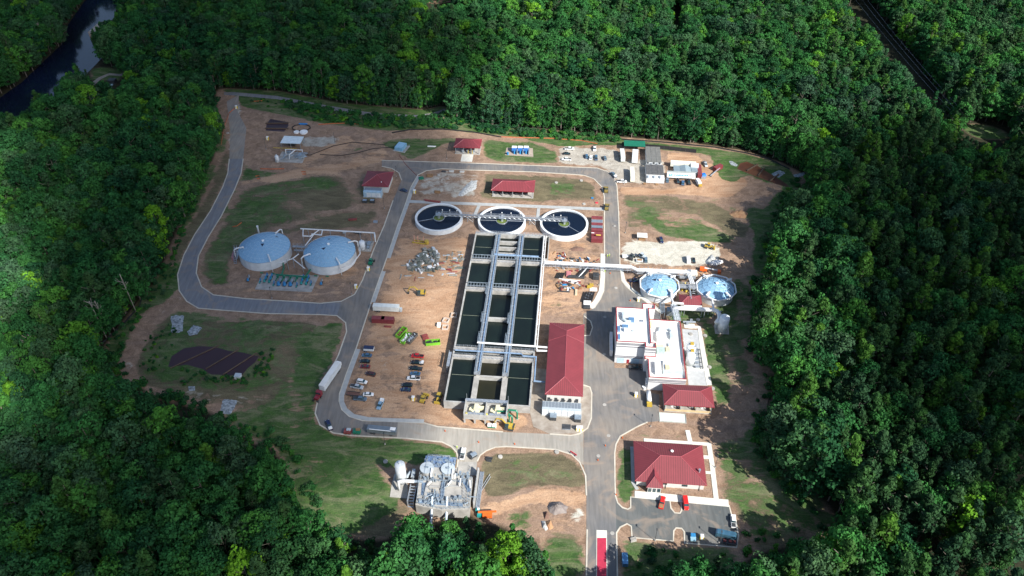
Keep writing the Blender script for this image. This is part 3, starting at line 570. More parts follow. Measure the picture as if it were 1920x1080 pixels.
# ---------------------------------------------------------------- long rectangular process basins
BW, BE, BS, BN, BH = -47.9, -11.1, 232.9, 353.4, 4.4
def ez(px, py, z=BH): return S(px, py, z)
t = thing('process_basin', 'long rectangular concrete process basin divided into many dark water cells', 'water basin', (BW + BE) / 2, BS)
hw = (BE - BW) / 2; LN = BN - BS
eL = (ez(935, 443)[0] + ez(911.5, 590)[0]) / 2 + hw - BE; eR = (ez(978, 443)[0] + ez(962, 590)[0]) / 2 + hw - BE
nn = [ez(903, 486)[1] - BS, ez(893, 538.5)[1] - BS, ez(876, 650)[1] - BS, ez(868, 665)[1] - BS]
b = MB(); b.box(-hw + 0.3, LN / 2, 0, 0.6, LN, BH); b.box(hw - 0.3, LN / 2, 0, 0.6, LN, BH); b.box(0, 0.3, 0, 2 * hw - 1.2, 0.6, BH - 0.004); b.box(0, LN - 0.7, 0, 2 * hw - 1.2, 1.4, BH - 0.004)
b.build('outer_wall', concrete_wall, t)
b = MB()
for x in (eL, eR): b.box(x, LN / 2 - 0.4, 0, 1.0, LN - 2.0, BH - 0.01)
each(b, 'dividing_wall', concrete, t)
cols = ((-hw + 0.6, eL - 0.5), (eL + 0.5, eR - 0.5), (eR + 0.5, hw - 0.6))
for i, y in enumerate(nn):
    b = MB()
    for x0_, x1_ in cols: b.box((x0_ + x1_) / 2, y - 0.9, 0, x1_ - x0_, 2.0 if i != 2 else 1.6, BH - 0.02)
    each(b, 'cross_walk', concrete, t)
for ci, (x0_, x1_) in enumerate(cols):
    ys = [0.6] + sorted(nn) + [LN - 1.4]
    for j, (y0, y1) in enumerate(zip(ys[:-1], ys[1:])):
        z = BH - (1.15 if ci != 1 else 2.5)
        MB().box((x0_ + x1_) / 2, (y0 + y1) / 2, z - 0.5, x1_ - x0_, y1 - y0 - 0.01, 0.5).build('water_cell', w_olive if (ci == 1 and j < 2) else w_green, t)
for (px, py) in ((869, 590.6), (847, 701.6), (897, 463)):
    y = ez(px, py, 3.3)[1] - BS
    b = MB(); 
    for x0_, x1_ in (cols[0], cols[2]): b.box((x0_ + x1_) / 2, y, 3.0, x1_ - x0_ - 1.2, 0.14, 0.30)
    each(b, 'baffle_beam', mat('baffle', (0.22, 0.24, 0.17), 0.8), t)
for (px, py) in ((930, 595), (923, 705), (955, 452), (955, 463), (955, 474)):
    y = ez(px, py)[1] - BS; x0_, x1_ = cols[1]
    MB().box((x0_ + x1_) / 2, y, 0, x1_ - x0_, 0.9, BH - 0.35).build('weir_wall', concrete_wall, t)
for x, s_ in ((eL, 1), (eR, 1)):                        # elevated walkways on the dividing walls
    y0 = ez(880, 700)[1] - BS if x == eL else 20
    L0 = 16.0; b = MB(); b.box(x, (L0 + LN) / 2 - 1, BH + 0.5, 2.7, LN - L0 - 2, 0.14)
    for i in range(24): b.box(x, L0 + 1 + i * (LN - L0 - 4) / 23, BH, 1.6, 0.3, 0.5)
    b.build('walkway', grate, t)
    b = MB()
    for dx in (-1.3, 1.3): b.rail([(x + dx, L0, BH + 0.64), (x + dx, LN - 1, BH + 0.64)], 1.1, 1.8, 0.10)
    b.build('railing', steel_blue, t)
    b = MB()
    for i in range(48): b.box(x - .45, L0 + 1.5 + i * (LN - L0 - 5) / 47, BH + .64, 1.2, .35, .1 + .25 * (i % 3 == 0))
    b.tube([(x - .9, L0 + 2, BH + .85), (x - .9, LN - 3, BH + .85)], .16, 6); b.build('cable_tray', steel_blue, t)
    b = MB(); b.tube([(x + 0.45, L0 + 2, BH + 0.95), (x + 0.45, LN - 3, BH + 0.95)], 0.30, 8); b.build('air_pipe', blue_pipe, t)
    for yy in (nn[1] - 22, nn[1] - 2, nn[1] + 26, nn[2] + 6):
        b = MB(); b.box(x - 1.6, yy, BH + 0.2, 0.9, 6.0, 0.12); b.rail([(x - 1.1, yy - 3, BH + 0.3), (x - 2.1, yy - 3, BH + 0.3), (x - 2.1, yy + 3, BH + 0.3), (x - 1.1, yy + 3, BH + 0.3)], 1.1, 1.5, 0.1); b.tube([(x - 1.7, yy - 2, BH + 0.6), (x - 1.7, yy + 2, BH + 0.6)], 0.22, 6)
        b.build('valve_platform', steel_blue, t)
    b = MB(); b.box(x, L0 / 2 + 0.4, BH, 2.4, L0 - 1.5, 0.16); b.build('concrete_walk', concrete, t)
for i, y in enumerate(nn):
    for (x0_, x1_) in cols:
        if i < 2:
            b = MB(); b.box((x0_ + x1_) / 2, y + 0.9, BH + 0.25, x1_ - x0_ - 0.6, 0.15, 0.15)
            k = 7
            for j in range(k + 1): xx = x0_ + 0.5 + (x1_ - x0_ - 1.0) * j / k; b.box(xx, y + 1.6, BH - 0.2, 0.22, 1.6, 0.25); b.box(xx, y + 2.4, BH - 0.2, 0.22, 0.2, 1.3)
            b.box((x0_ + x1_) / 2, y + 2.4, BH + 0.9, x1_ - x0_ - 1.0, 0.25, 0.25); b.build('gate_frame', steel_blue, t)
        b = MB()
        for dy in (-0.1, -1.8): b.rail([(x0_ + 0.2, y + dy, BH), (x1_ - 0.2, y + dy, BH)], 1.1, 1.8, 0.09)
        b.build('railing', steel, t)
b = MB(); b.tube([(-6.5, nn[0] + 3.2, BH + 1.1), (hw - 2, nn[0] + 3.0, BH + 1.1)], 0.50, 8); b.build('blue_main', blue_pipe, t)
b = MB(); b.tube([(-hw + 1, nn[3] + 1.8, BH + 0.9), (hw - 6, nn[3] + 1.8, BH + 0.9), (hw - 5, nn[3] + 0.5, BH + 0.9), (hw + 0.8, nn[3] + 0.3, BH + 0.9), (hw + 0.9, nn[3] - 13, BH - 0.6), (hw + 5.5, nn[3] - 13.2, BH - 0.6)], 0.36, 8); b.build('blue_main', blue_pipe, t)
b = MB(); b.tube([(cols[0][1] - 1.5, nn[2] + 1.7, BH + 1.4), (hw + 0.5, nn[2] + 1.2, BH + 1.4), (hw + 5.6, nn[2] + 1.0, BH + 1.4)], 0.45, 8); b.tube([(hw + 0.5, nn[2] + 1.2, BH + 1.4), (hw + 1.1, nn[2] - 1.2, BH + 1.2), (hw + 5.6, nn[2] - 1.0, BH + 1.2)], 0.4, 8); b.build('white_main', white_pipe, t)
b = MB(); b.tube([(hw - 0.1, nn[2] + 2, BH + 0.9), (hw - 0.1, LN - 2, BH + 0.9)], 0.32, 8); b.tube([(hw + 0.9, nn[2] + 2, BH + 0.3), (hw + 0.9, LN - 1, BH + 0.3)], 0.26, 8)
for i in range(24): b.box(hw + 0.5, nn[2] + 4 + i * 3.3, BH + 0.1, 1.4, 0.2, 0.2)
b.build('white_main', white_pipe, t)
b = MB(); b.rail([(-hw + 0.3, LN - 1.2, BH), (hw - 0.3, LN - 1.2, BH)], 1.1, 2, 0.1); b.rail([(-hw + 0.3, LN - 0.1, BH), (hw + 1.5, LN - 0.1, BH)], 1.1, 2, 0.1); b.rail([(hw - 0.1, 0.3, BH), (hw - 0.1, nn[2], BH)], 1.1, 2.4, 0.08); b.build('railing', steel, t)
b = MB(); b.box(hw + 2.6, LN - 10, 0, 0.35, 20, BH - 0.3); b.box(hw + 1.3, LN - 19.8, 0, 2.2, 0.35, BH - 0.3); b.box(hw + 1.3, LN - 0.3, 0, 2.3, 0.6, BH - 0.5); b.build('side_channel', concrete_wall, t)
b = MB(); x = -hw - 1.6; b.box(x, nn[3] - 7, 0, 0.4, 0.4, BH); b.box(x, nn[3] + 1, 0, 0.4, 0.4, BH); b.box(x + 0.5, nn[3] - 3, BH - 0.3, 1.2, 9, 0.15); b.rail([(x, nn[3] - 7.5, BH - 0.1), (x, nn[3] + 1.5, BH - 0.1)], 1.1, 2, 0.1); b.build('stair_landing', steel, t)

# ---------------------------------------------------------------- inlet works on legs at the south end of the basins
t = thing('inlet_structure', 'raised concrete inlet works on legs with two round screens at the basins\' south end', 'inlet works', -29.4, 225.5)
W2, D2, Z2 = 9.0, 7.4, 2.6
b = MB()
for x in (-8.7, -4.4, 0, 4.4, 8.7): b.box(x, 0.35, 0, 0.7, 0.7, Z2); b.box(x, D2 - 0.5, 0, 0.7, 0.7, Z2)
each(b, 'leg', concrete_wall, t)
b = MB(); b.box(0, D2 / 2, Z2, 2 * W2, D2, 0.4); b.box(0, 0.2, Z2 + 0.4, 2 * W2, 0.4, 2.4); b.box(-W2 + 0.2, D2 / 2 + 0.2, Z2 + 0.4, 0.4, D2 - 0.4, 3.4); b.box(W2 - 0.2, D2 / 2 + 0.2, Z2 + 0.4, 0.4, D2 - 0.4, 3.4); b.box(0, D2 / 2 + 0.2, Z2 + 0.4, 0.5, D2 - 0.4, 2.8); b.build('channel_walls', concrete_wall, t)
for x in (-4.5, 4.5):
    b = MB(); b.cyl(x - 0.4, D2 / 2 + 0.6, Z2 + 0.4, 2.3, 1.0, 24); b.box(x + 1.4, D2 / 2 + 0.9, Z2 + 1.4, 4.2, 1.5, 1.3); b.box(x + 0.4, D2 / 2 + 1.2, Z2 + 2.6, 1.7, 1.6, 0.9); b.build('screen_unit', mat('cream_equipment', (0.66, 0.62, 0.42), 0.5), t)
    b = MB(); b.box(x + 0.6, 1.3, Z2 + 2.3, 6.8, 1.1, 0.2); b.rail([(x - 2.8, 0.7, Z2 + 2.5), (x + 4, 0.7, Z2 + 2.5)], 1.1, 1.6); b.box(x, 1.3, Z2 + 2.5, 0.8, 0.6, 1.4); b.build('grating', steel, t)
b = MB(); b.box(0, D2 + 0.2, Z2 + 3.4, 2 * W2, 1.6, 0.2); b.rail([(-W2, D2 - 0.5, Z2 + 3.6), (W2, D2 - 0.5, Z2 + 3.6)], 1.1, 1.8, 0.12); b.rail([(-W2, 0.1, Z2 + 2.8), (W2, 0.1, Z2 + 2.8)], 1.1, 2.2, 0.1); b.rail([(W2 - .2, 0.1, Z2 + 3.8), (W2 - .2, D2, Z2 + 3.8)], 1.1, 2.2, 0.12); b.build('railing', steel, t)
b = MB()
for x in (-W2 + 0.6, W2 + 0.1): b.tube([(x, D2 - 0.4, Z2 + 3), (x, D2 - 0.4, Z2 + 8)], 0.08, 4)
each(b, 'light_mast', steel, t)
b = MB(); b.box(-W2 + 1.1, 1.2, Z2 + 1.9, 1.4, 1.4, 0.9, 0.6, 0.3); b.box(0.6, 1.3, Z2 + 1.9, 1.2, 1.3, 0.8, 0.6, 0.3); each(b, 'yellow_guard', mat('safety_yellow', (0.75, 0.6, 0.05), 0.5), t)
t = thing('green_pipework', 'thick bright green pipes bending down beside the inlet works', 'pipes', -20.2, 226)
b = MB(); b.tube([(-4.4, 2.9, 4.9), (0.3, 2.9, 4.9)], 0.34, 8); b.tube([(0.2, 1.6, 4.2), (1.6, 1.4, 4.2), (2.0, 1.0, 3.6), (2.0, 0.6, 0.1)], 0.42, 8)
b.tube([(0.2, 4.6, 4.2), (3.4, 4.4, 4.2), (3.9, 3.9, 3.6), (3.9, 3.4, 0.1)], 0.42, 8); b.tube([(0.5, 2.9, 4.0), (0.7, 1.6, 3.4), (0.8, 0.8, 0.1)], 0.36, 8); b.build('pipe', green_pipe, t)
MB().cyl(2.0, 0.6, 0, 0.6, 0.3, 12).cyl(3.9, 3.4, 0, 0.6, 0.3, 12).build('flange', concrete, t)

# ---------------------------------------------------------------- domed digesters
def solve_h(e, n, py):
    lo, hi = 0, 40
    for _ in range(40):
        m = (lo + hi) / 2
        if PXw(*W(e, n), m)[1] > py: lo = m
        else: hi = m
    return lo
def digester(e, n, r, h, apex, J, label, group, sky):
    t = thing('domed_tank', label, 'domed tank', e, n, group=group)
    MB().cyl(0, 0, 0, r, h, 48, cap=False).build('wall', white_coat, t, True)
    rise = apex - h; V = [[(0, 0, h + rise)]]
    for j in range(1, J + 1):
        rr = (r - 0.15) * j / J; z = h + rise * (1 - (j / J) ** 2)
        V.append([(rr * math.cos(2 * math.pi * i / (6 * j) + 0.2), rr * math.sin(2 * math.pi * i / (6 * j) + 0.2), z + 0.02) for i in range(6 * j)])
    b = MB(); off = []; 
    for row in V: off.append(len(b.v)); b.v += row
    E = set(); T = []
    for j in range(1, J + 1):
        for s in range(6):
            for k in range(j):
                a = off[j] + (s * j + k) % (6 * j); a2 = off[j] + (s * j + k + 1) % (6 * j)
                c = off[j - 1] + ((s * (j - 1) + k) % max(1, 6 * (j - 1)))
                T.append((a, a2, c))
                if k < j - 1:
                    c2 = off[j - 1] + ((s * (j - 1) + k + 1) % (6 * (j - 1))); T.append((a2, c2, c))
    dark = []
    for ti, q in enumerate(T):
        for u, v in ((0, 1), (1, 2), (2, 0)): E.add(tuple(sorted((q[u], q[v]))))
    mid = [(sum(b.v[i][0] for i in q) / 3, sum(b.v[i][1] for i in q) / 3) for q in T]
    for sx, sy in sky: dark.append(min(range(len(T)), key=lambda i: (mid[i][0] - sx) ** 2 + (mid[i][1] - sy) ** 2))
    b.f = [q for i, q in enumerate(T) if i not in dark]; vv = b.v; b.build('dome', dome_m, t)
    for i in dark:
        d = MB(); d.add([(vv[k][0], vv[k][1], vv[k][2] + 0.01) for k in T[i]], [(0, 1, 2)]); d.build('hatch', dark_panel, t)
    g = MB()
    for u, v in E: g.tube([vv[u], vv[v]], 0.10 if J > 4 else 0.13, 3)
    g.build('ribs', dome_rib, t)
    MB().cyl(0, 0, apex - 0.05, 0.55, 0.7, 10).cyl(0, 0, apex + 0.6, 0.8, 0.3, 10, 0.2).build('roof_vent', white_p, t)
    MB().cyl(0, 0, h - 0.25, r + 0.18, 0.35, 48, cap=False).build('rim', white_coat, t)
    return t
D1 = (-155.8, 330.0); D2_ = (-121.2, 329.6)
a1 = solve_h(*D1, 452); a2 = solve_h(*D2_, 458.5)
def gooseneck(b, ang, r, h, out=1.6, rad=0.32):
    c, s = math.cos(R(ang)), math.sin(R(ang))
    b.tube([((r - 3.2) * c, (r - 3.2) * s, h + 0.9), ((r - 3.2) * c, (r - 3.2) * s, h + 2.4), ((r + 0.3) * c, (r + 0.3) * s, h + 2.2), ((r + out) * c, (r + out) * s, h + 1.2), ((r + out) * c, (r + out) * s, h - 1.6)], rad, 7)
    b.box((r + out) * c, (r + out) * s, 0, 0.25, 0.25, h - 1.6)
for D, ap, lab, sky_, gn in ((D1, a1, 'western of the two large blue-domed tanks beside the curved road', ((0.3, -3.2), (5, 6)), (200, 300, 70)), (D2_, a2, 'eastern of the two large blue-domed tanks, next to the slender white vessel', ((-2.2, -3.0), (-1.5, 6)), (215, 305, 30))):
    t = digester(*D, 13.3, 5.2, ap, 6, lab, 'large domed tanks in the west', sky_)
    b = MB()
    for g_ in gn: gooseneck(b, g_, 13.5, 5.2)
    b.build('gas_pipe', white_pipe, t)
t = thing('gas_pipe_run', 'white gas pipes on posts running behind and between the two large blue domes', 'pipes', -136.6, 330)
b = MB(); b.tube([(-4, 15.2, 7), (36, 14.6, 7), (37, 11, 7), (37, 11, 4)], 0.34, 7); b.tube([(-2.5, 15, 7), (-1, 9, 7), (3, 9, 7), (6, 14.6, 7)], 0.28, 7); b.tube([(2.2, 1.5, 6.5), (4.5, 12, 6.8)], 0.28, 7); b.tube([(8, 14.6, 7), (8.5, 10.5, 7), (3, 11, 7)], 0.28, 7)
b.tube([(0.5, -5, 6), (-1.5, -9, 6), (-8.5, -12.5, 5)], 0.26, 7); b.tube([(-1.5, -9, 6), (6, -14, 4)], 0.26, 7); b.tube([(30.2, 4, 5), (31.5, -1, 5), (29, -9, 4), (23, -13, 3.4)], 0.26, 7); b.build('pipe', white_pipe, t)
b = MB()
for x, y in ((0, 15), (6, 14.8), (12, 14.8), (20, 14.7), (28, 14.7), (34, 14.6), (3.5, 8), (-1.5, -9), (-4, -11), (4, -12), (-1, 9)): b.box(x, y, 0, 0.25, 0.25, 6.8)
each(b, 'post', steel, t)
t = thing('tank_catwalk', 'grey steel catwalk bridging the gap between the two large blue domes', 'catwalk', -136.6, 331.5)
b = MB(); b.box(0, 0, 5.6, 9, 1.6, 0.2); b.box(0, -1.8, 4.6, 7, 1.4, 0.15); b.build('deck', grate, t)
b = MB(); b.rail([(-4.5, -0.8, 5.8), (4.5, -0.8, 5.8)]); b.rail([(-4.5, 0.8, 5.8), (4.5, 0.8, 5.8)]); b.build('railing', steel_blue, t)
b = MB()
for x in (-3, 3):
    b.box(x, 0, 0, 0.25, 0.25, 5.6); b.tube([(x, 0, 0.5), (-x * .2, 0, 5.4)], 0.08, 4)
b.build('frame', steel, t)
def vessel(name, label, e, n, r, h, m=white_coat, top=None, extra=None, group=None, ztilt=0):
    t = thing(name, label, 'vessel', e, n, group=group)
    b = MB(); b.cyl(0, 0, 0.3, r, h, 20); b.ball(0, 0, h + 0.3, r, 20, 5, 0.35, True); b.build('shell', m, t, True)
    MB().cyl(0, 0, 0, r + 0.25, 0.35, 20).build('base_ring', concrete, t)
    b = MB(); b.tube([(0, 0, h + 0.5), (0, 0, h + 1.3 + r * 0.2)], r * 0.22, 8)
    for k in range(4): b.cyl(0, 0, 0.3 + h * (k + 0.5) / 4, r + 0.04, 0.12, 20)
    b.build('fittings', m, t); return t
vessel('gas_scrubber', 'slender white upright vessel on a pad beside the eastern large blue dome', *S(680, 467), 1.5, 4.5)
t = thing('scrubber_skid', 'small grey equipment skid on a concrete pad behind the slender white vessel', 'equipment', *S(688, 462))
MB().box(0, 0, 0, 6, 9, 0.25).build('pad', concrete, t); b = MB(); b.box(1, 1, 0.25, 1.3, 3, 1.6); b.box(1.2, -2, 0.25, 1.2, 1.6, 1.2); b.tube([(-1, 2, 1), (2, 2, 1), (2, -3, 1)], 0.15, 6); b.build('machinery', steel_blue, t)
t = thing('stair_tower', 'grey and pink steel access stair at the western edge of the western dome', 'stairs', *S(443, 487), rot=R(10))
b = MB(); b.box(0, 4, 0, 1.2, 7, 0.3)
for k in range(9): b.box(0, -3 + k * 0.9, k * 0.55, 1.3, 0.5, 0.1)
for x in (-0.6, 0.6): b.tube([(x, -3.2, 0.1), (x, 4.6, 5.0)], 0.12, 4); b.tube([(x, -3.2, 1.2), (x, 4.6, 6.1)], 0.06, 4)
b.build('flight', steel, t); MB().box(-1.3, 2, 0, 1.4, 5, 2.2).build('panel', mat('pinkish_panel', (0.32, 0.16, 0.17), 0.7), t)
s_ = S(487, 443); t = thing('vent_stack', 'thin white vent stack standing behind the western blue dome', 'stack', s_[0], s_[1]); MB().cyl(0, 0, 0, 0.45, 6.5, 10).build('shaft', white_pipe, t); MB().cyl(0, 0, 6.5, 0.6, 0.4, 10).build('cap', white_pipe, t)

# pump pad south of the large domes
pc = [S(*p) for p in ((492, 514), (598, 517), (584, 548), (478, 543))]
o = MB().prism([W(*p) for p in pc], 0, 0.25).build('pump_pad', concrete); tag(o, 'grey concrete pad with kerbs carrying the green and blue pumps', 'concrete pad')
t = thing('green_header', 'long dark green header pipe across the pump pad with branches to both domes', 'pipes', *S(545, 519.5))
b = MB(); b.tube([(-7.5, 0, 1.2), (9, -0.6, 1.2)], 0.42, 8)
for x in (-6, -2.8, 0.6, 4.0, 7.4): b.tube([(x, 0, 1.2), (x - 0.4, -4.4, 0.9)], 0.3, 7); b.box(x, -1.6, 0.7, 0.9, 0.9, 1.1)
b.tube([(-4.5, 0, 1.2), (-4.8, 5, 1.2), (-7, 11, 1.2)], 0.42, 8); b.tube([(8, 0, 1.2), (9, 5.5, 1.2), (13, 8, 1.2)], 0.42, 8)
for x in (-16, -10, 12, 18): b.tube([(x, 1.2, 0.8), (x + 1.5, 1.2, 0.8)], 0.35, 7)
b.build('pipe', green_pipe, t)
def pump(label, e, n, m, big=1.0):
    t = thing('pump_unit', label, 'pump', e, n, 0.25, group='pumps on the concrete pad by the large domes')
    b = MB(); b.box(0, 0, 0, 1.2 * big, 3.4 * big, 0.2); b.build('skid', dark_metal, t)
    b = MB(); b.cyl(0, -0.8 * big, 0.2, 0.75 * big, 1.3 * big, 12, 0.4 * big); b.build('casing', m, t)
    b = MB(); b.tube([(0, 0.1, 0.8), (0.1, 1.9 * big, 0.9)], 0.42 * big, 8); b.cyl(0.1, 1.5 * big, 0.9, 0.3, 1.0, 8); b.build('motor', pump_blue if m is teal_m else steel_blue, t)
for i, (px, py) in enumerate(((524, 532), (535, 532.5), (546, 533))): pump(['left', 'middle', 'right'][i] + ' one of the three big blue pumps at the centre of the pad', *S(px, py), pump_blue, 1.35)
for i, (px, py) in enumerate(((497, 527), (506, 528), (500, 521), (509, 521.5), (566, 531), (575, 532), (568, 524), (578, 524.5), (488, 530), (583, 534.5), (513.5, 535), (556.5, 537.5))):
    pump('small teal pump on the concrete pad south of the large blue domes', *S(px, py), teal_m, 0.9 if i < 8 else 0.6)
for px, py, lb in ((466, 525, 'small grey-blue pump skid west of the pump pad'), (603, 532, 'small dark blue pump east of the pump pad')): pump(lb, *S(px, py), pump_blue, 0.9)

# ---------------------------------------------------------------- eastern domed tanks and pipe bridge
RD1 = (47.6, 317.3); RD2 = (75.3, 317.2)
for D, py, lab, sky_ in ((RD1, 523.5, 'western of the two smaller pale blue domed tanks by the pipe bridge', ((-2.8, 1.4),)), (RD2, 530.0, 'eastern of the two smaller pale blue domed tanks, nearest the wood', ((3.4, -0.6),))):
    ap = min(max(solve_h(*D, py), 6.0), 7.0); t = digester(*D, 9.0, 3.9, ap, 4, lab, 'smaller domed tanks in the east', sky_)
    b = MB(); rr = 9.9; ring = [(rr * math.cos(R(a)), rr * math.sin(R(a)), 4.5) for a in range(18, 379, 36)]; b.tube(ring, 0.36, 7)
    for a in (126, 234, 306, 36): 
        c, s = math.cos(R(a)), math.sin(R(a)); b.tube([(7 * c, 7 * s, 4.9), (7 * c, 7 * s, 6.2), (9.6 * c, 9.6 * s, 5.9), (9.6 * c, 9.6 * s, 4.5)], 0.36, 7)
    b.build('ring_pipe', white_pipe, t)
e0, n0 = S(1021, 492, 5); e1, n1 = S(1183, 500.5, 5); e2, n2 = S(1290, 510, 5)
t = thing('pipe_bridge', 'long white and grey pipe bridge crossing the road from the basins to the domes', 'pipe bridge', e0, n0)
P = [(0, 0), (e1 - e0, n1 - n0), (e1 - e0 + 3, n1 - n0 - 2.2), (e2 - e0, n2 - n0), (e2 - e0 + 1.5, n2 - n0 - 9)]
b = MB()
for o_, rr, z in ((-0.75, 0.38, 5.2), (0.1, 0.3, 5.3), (0.85, 0.34, 5.1)): b.tube([(x, y + o_, z) if i < 3 else (x - o_, y + (o_ if i == 3 else 0), z) for i, (x, y) in enumerate(P)], rr, 7)
b.build('pipe', white_pipe, t)
b = MB(); L_ = P[1][0]
for q0, q1 in zip(P[:-1], P[1:]):
    for o_ in (-1.3, 1.3):
        for z in (3.7, 4.7): b.tube([(q0[0], q0[1] + o_, z), (q1[0], q1[1] + o_, z)], 0.11, 4)
for i in range(34):
    f = i / 33 * (P[3][0]); y = (f / L_) * P[1][1] if f < L_ else P[1][1] + (f - L_) / (P[3][0] - L_) * (P[3][1] - P[1][1]) - (1.6 if f > L_ + 2 and f < L_ + 25 else 0) * 0
    b.tube([(f, y - 1.3, 3.7), (f + 1.2, y - 1.3, 4.7)], 0.07, 4); b.box(f, y, 4.65, 0.2, 2.7, 0.15)
b.build('truss', steel, t)
b = MB()
for px in (1042, 1064, 1087, 1108, 1122, 1177, 1182, 1215, 1240, 1262, 1290):
    e, n = S(px, 0.0525 * (px - 1021) + 496 + (3 if px > 1183 else 0), 2.5); e -= e0; n -= n0
    b.box(e, n, 0, 0.3, 0.3, 3.8); b.box(e, n + 2.2, 0, 0.3, 0.3, 3.8)
each(b, 'support_leg', steel, t)
t = thing('access_platform', 'grey steel access platform and stair between the two smaller blue domes', 'platform', 61.5, 317)
b = MB(); b.box(0, 0, 4.4, 9.5, 3.4, 0.2); b.box(0.5, 8, 3.6, 8, 2.4, 0.2); b.build('deck', grate, t)
b = MB(); b.rail([(-4.7, -1.7, 4.6), (4.7, -1.7, 4.6), (4.7, 1.7, 4.6), (-4.7, 1.7, 4.6)]); b.rail([(-3.5, 7, 3.8), (4.5, 7, 3.8), (4.5, 9.2, 3.8), (-3.5, 9.2, 3.8), (-3.5, 7, 3.8)]); b.build('railing', steel, t)
b = MB()
for x in (-4, 4):
    for y in (-1.5, 1.5): b.box(x, y, 0, 0.25, 0.25, 4.4)
    b.tube([(x, -1.5, 0.3), (0, -1.5, 4.3)], 0.09, 4); b.box(x, 8, 0, 0.25, 0.25, 3.6)
b.build('frame', steel, t)
b = MB()
for k in range(7): b.tube([(2, -1.8 - k * .9, 4.4 - k * .6), (3.4, -1.8 - k * .9, 4.4 - k * .6)], 0.1, 4)
b.tube([(0.5, 0, 5.4), (0.7, -10, 5.2)], 0.4, 7); b.build('stair', steel, t)
t = thing('yellow_pumps', 'yellow pumps and pipework crowded between the two smaller domes', 'equipment', *S(1283, 545))
b = MB()
for i in range(7): b.cyl(-3 + (i % 4) * 1.9, (i // 4) * 4 - 1 + (i % 2), 0, 0.55, 1.5, 8); b.box(-3 + (i % 4) * 1.9, 0.8 + (i // 4) * 4, 0, 0.7, 1.6, 0.9)
b.build('pump_bodies', mat('pump_yellow', (0.62, 0.48, 0.08), 0.5, var=0.3), t); b = MB(); b.tube([(-4, 2, 1.2), (4, 2, 1.2), (4.5, -3, 1.2)], 0.22, 6); b.box(5, 3, 0, 1, 2, 1.8); b.build('pipework', steel, t)
t = thing('equipment_pad', 'small pale concrete block beside the pipe bridge north of the domes', 'concrete block', *S(1296, 513)); MB().box(0, 0, 0, 6, 4, 1.0).build('block', pale_walk, t); MB().box(-1, 0.5, 1.0, 1.5, 1.5, 0.7).build('hatch', steel, t)
# ---------------------------------------------------------------- hip-roofed buildings
def hip_parts(t, e0, n0, e1, n1, ze, rise, cx, cy, oh=0.7, cap=True):
    x0, x1, y0, y1 = e0 - cx, e1 - cx, n0 - cy, n1 - cy; w_, d_ = x1 - x0, y1 - y0; k = min(w_, d_) / 2
    if w_ >= d_: ra, rb = (x0 + k, (y0 + y1) / 2), (x1 - k, (y0 + y1) / 2)
    else: ra, rb = ((x0 + x1) / 2, y0 + k), ((x0 + x1) / 2, y1 - k)
    zt = ze + rise; A_, B_, C_, D_ = (x0, y0, ze), (x1, y0, ze), (x1, y1, ze), (x0, y1, ze); P_, Q_ = (*ra, zt), (*rb, zt)
    if w_ >= d_: ns = [(A_, B_, Q_, P_), (C_, D_, P_, Q_)]; ew = [(B_, C_, Q_), (D_, A_, P_)]
    else: ns = [(A_, B_, P_), (C_, D_, Q_)]; ew = [(B_, C_, Q_, P_), (D_, A_, P_, Q_)]
    for fs, m in ((ns, red_x), (ew, red_y)):
        for f in fs: MB().add(f, [tuple(range(len(f)))]).build('roof_slope', m, t)
    b = MB(); b.box((x0 + x1) / 2, (y0 + y1) / 2, ze - 0.3, w_ - 0.02, d_ - 0.02, 0.28); b.build('fascia', red_trim, t)
    b = MB()
    for a, c in ((P_, Q_), (A_, P_), (D_, Q_ if w_ < d_ else P_), (B_, P_ if w_ < d_ else Q_), (C_, Q_)):
        if (Vector(a) - Vector(c)).length > 0.1: b.tube([a, c], 0.13, 5)
    b.build('ridge_cap', ridge_m, t)
    return x0 + oh, x1 - oh, y0 + oh, y1 - oh
def hipb(name, label, nw, se, ze, rise, cat='building', group='red metal roofed buildings', open_=False, oh=0.8, bays=4, floor=concrete):
    a, b_ = S(*nw, ze), S(*se, ze); e0, e1, n0, n1 = a[0], b_[0], b_[1], a[1]
    cx, cy = (e0 + e1) / 2, (n0 + n1) / 2; t = thing(name, label, cat, cx, cy, group=group)
    x0, x1, y0, y1 = hip_parts(t, e0, n0, e1, n1, ze, rise, cx, cy, oh)
    if not open_: MB().box((x0 + x1) / 2, (y0 + y1) / 2, 0, x1 - x0, y1 - y0, ze - 0.32).build('wall', wall_pale, t)
    else:
        MB().box((x0 + x1) / 2, (y0 + y1) / 2, 0, x1 - x0 + .6, y1 - y0 + .6, 0.3).build('floor_slab', floor, t)
        MB().box((x0 + x1) / 2, y1 - 0.15, 0.3, x1 - x0, 0.3, ze - 0.62).build('rear_wall', wall_pale, t)
        b = MB()
        for i in range(bays + 1):
            xx = x0 + 0.2 + (x1 - x0 - 0.4) * i / bays; b.box(xx, y0 + 0.2, 0.3, 0.35, 0.35, ze - 0.65)
        each(b, 'column', steel if floor is concrete else dark_metal, t)
    return t, (x0, x1, y0, y1, cx, cy)
t, (x0, x1, y0, y1, cx, cy) = hipb('long_hall', 'long narrow hall with a dark red hip roof beside the process basins', (1030.6, 604.7), (1093.1, 743.2), 6.0, 3.0)
b = MB()
for dx in (1, 4, 7, 10, 13): b.box(x0 + dx, y0 - 0.05, 1.0, 1.2, 0.12, 2.2)
each(b, 'louvre', dark_metal, t)
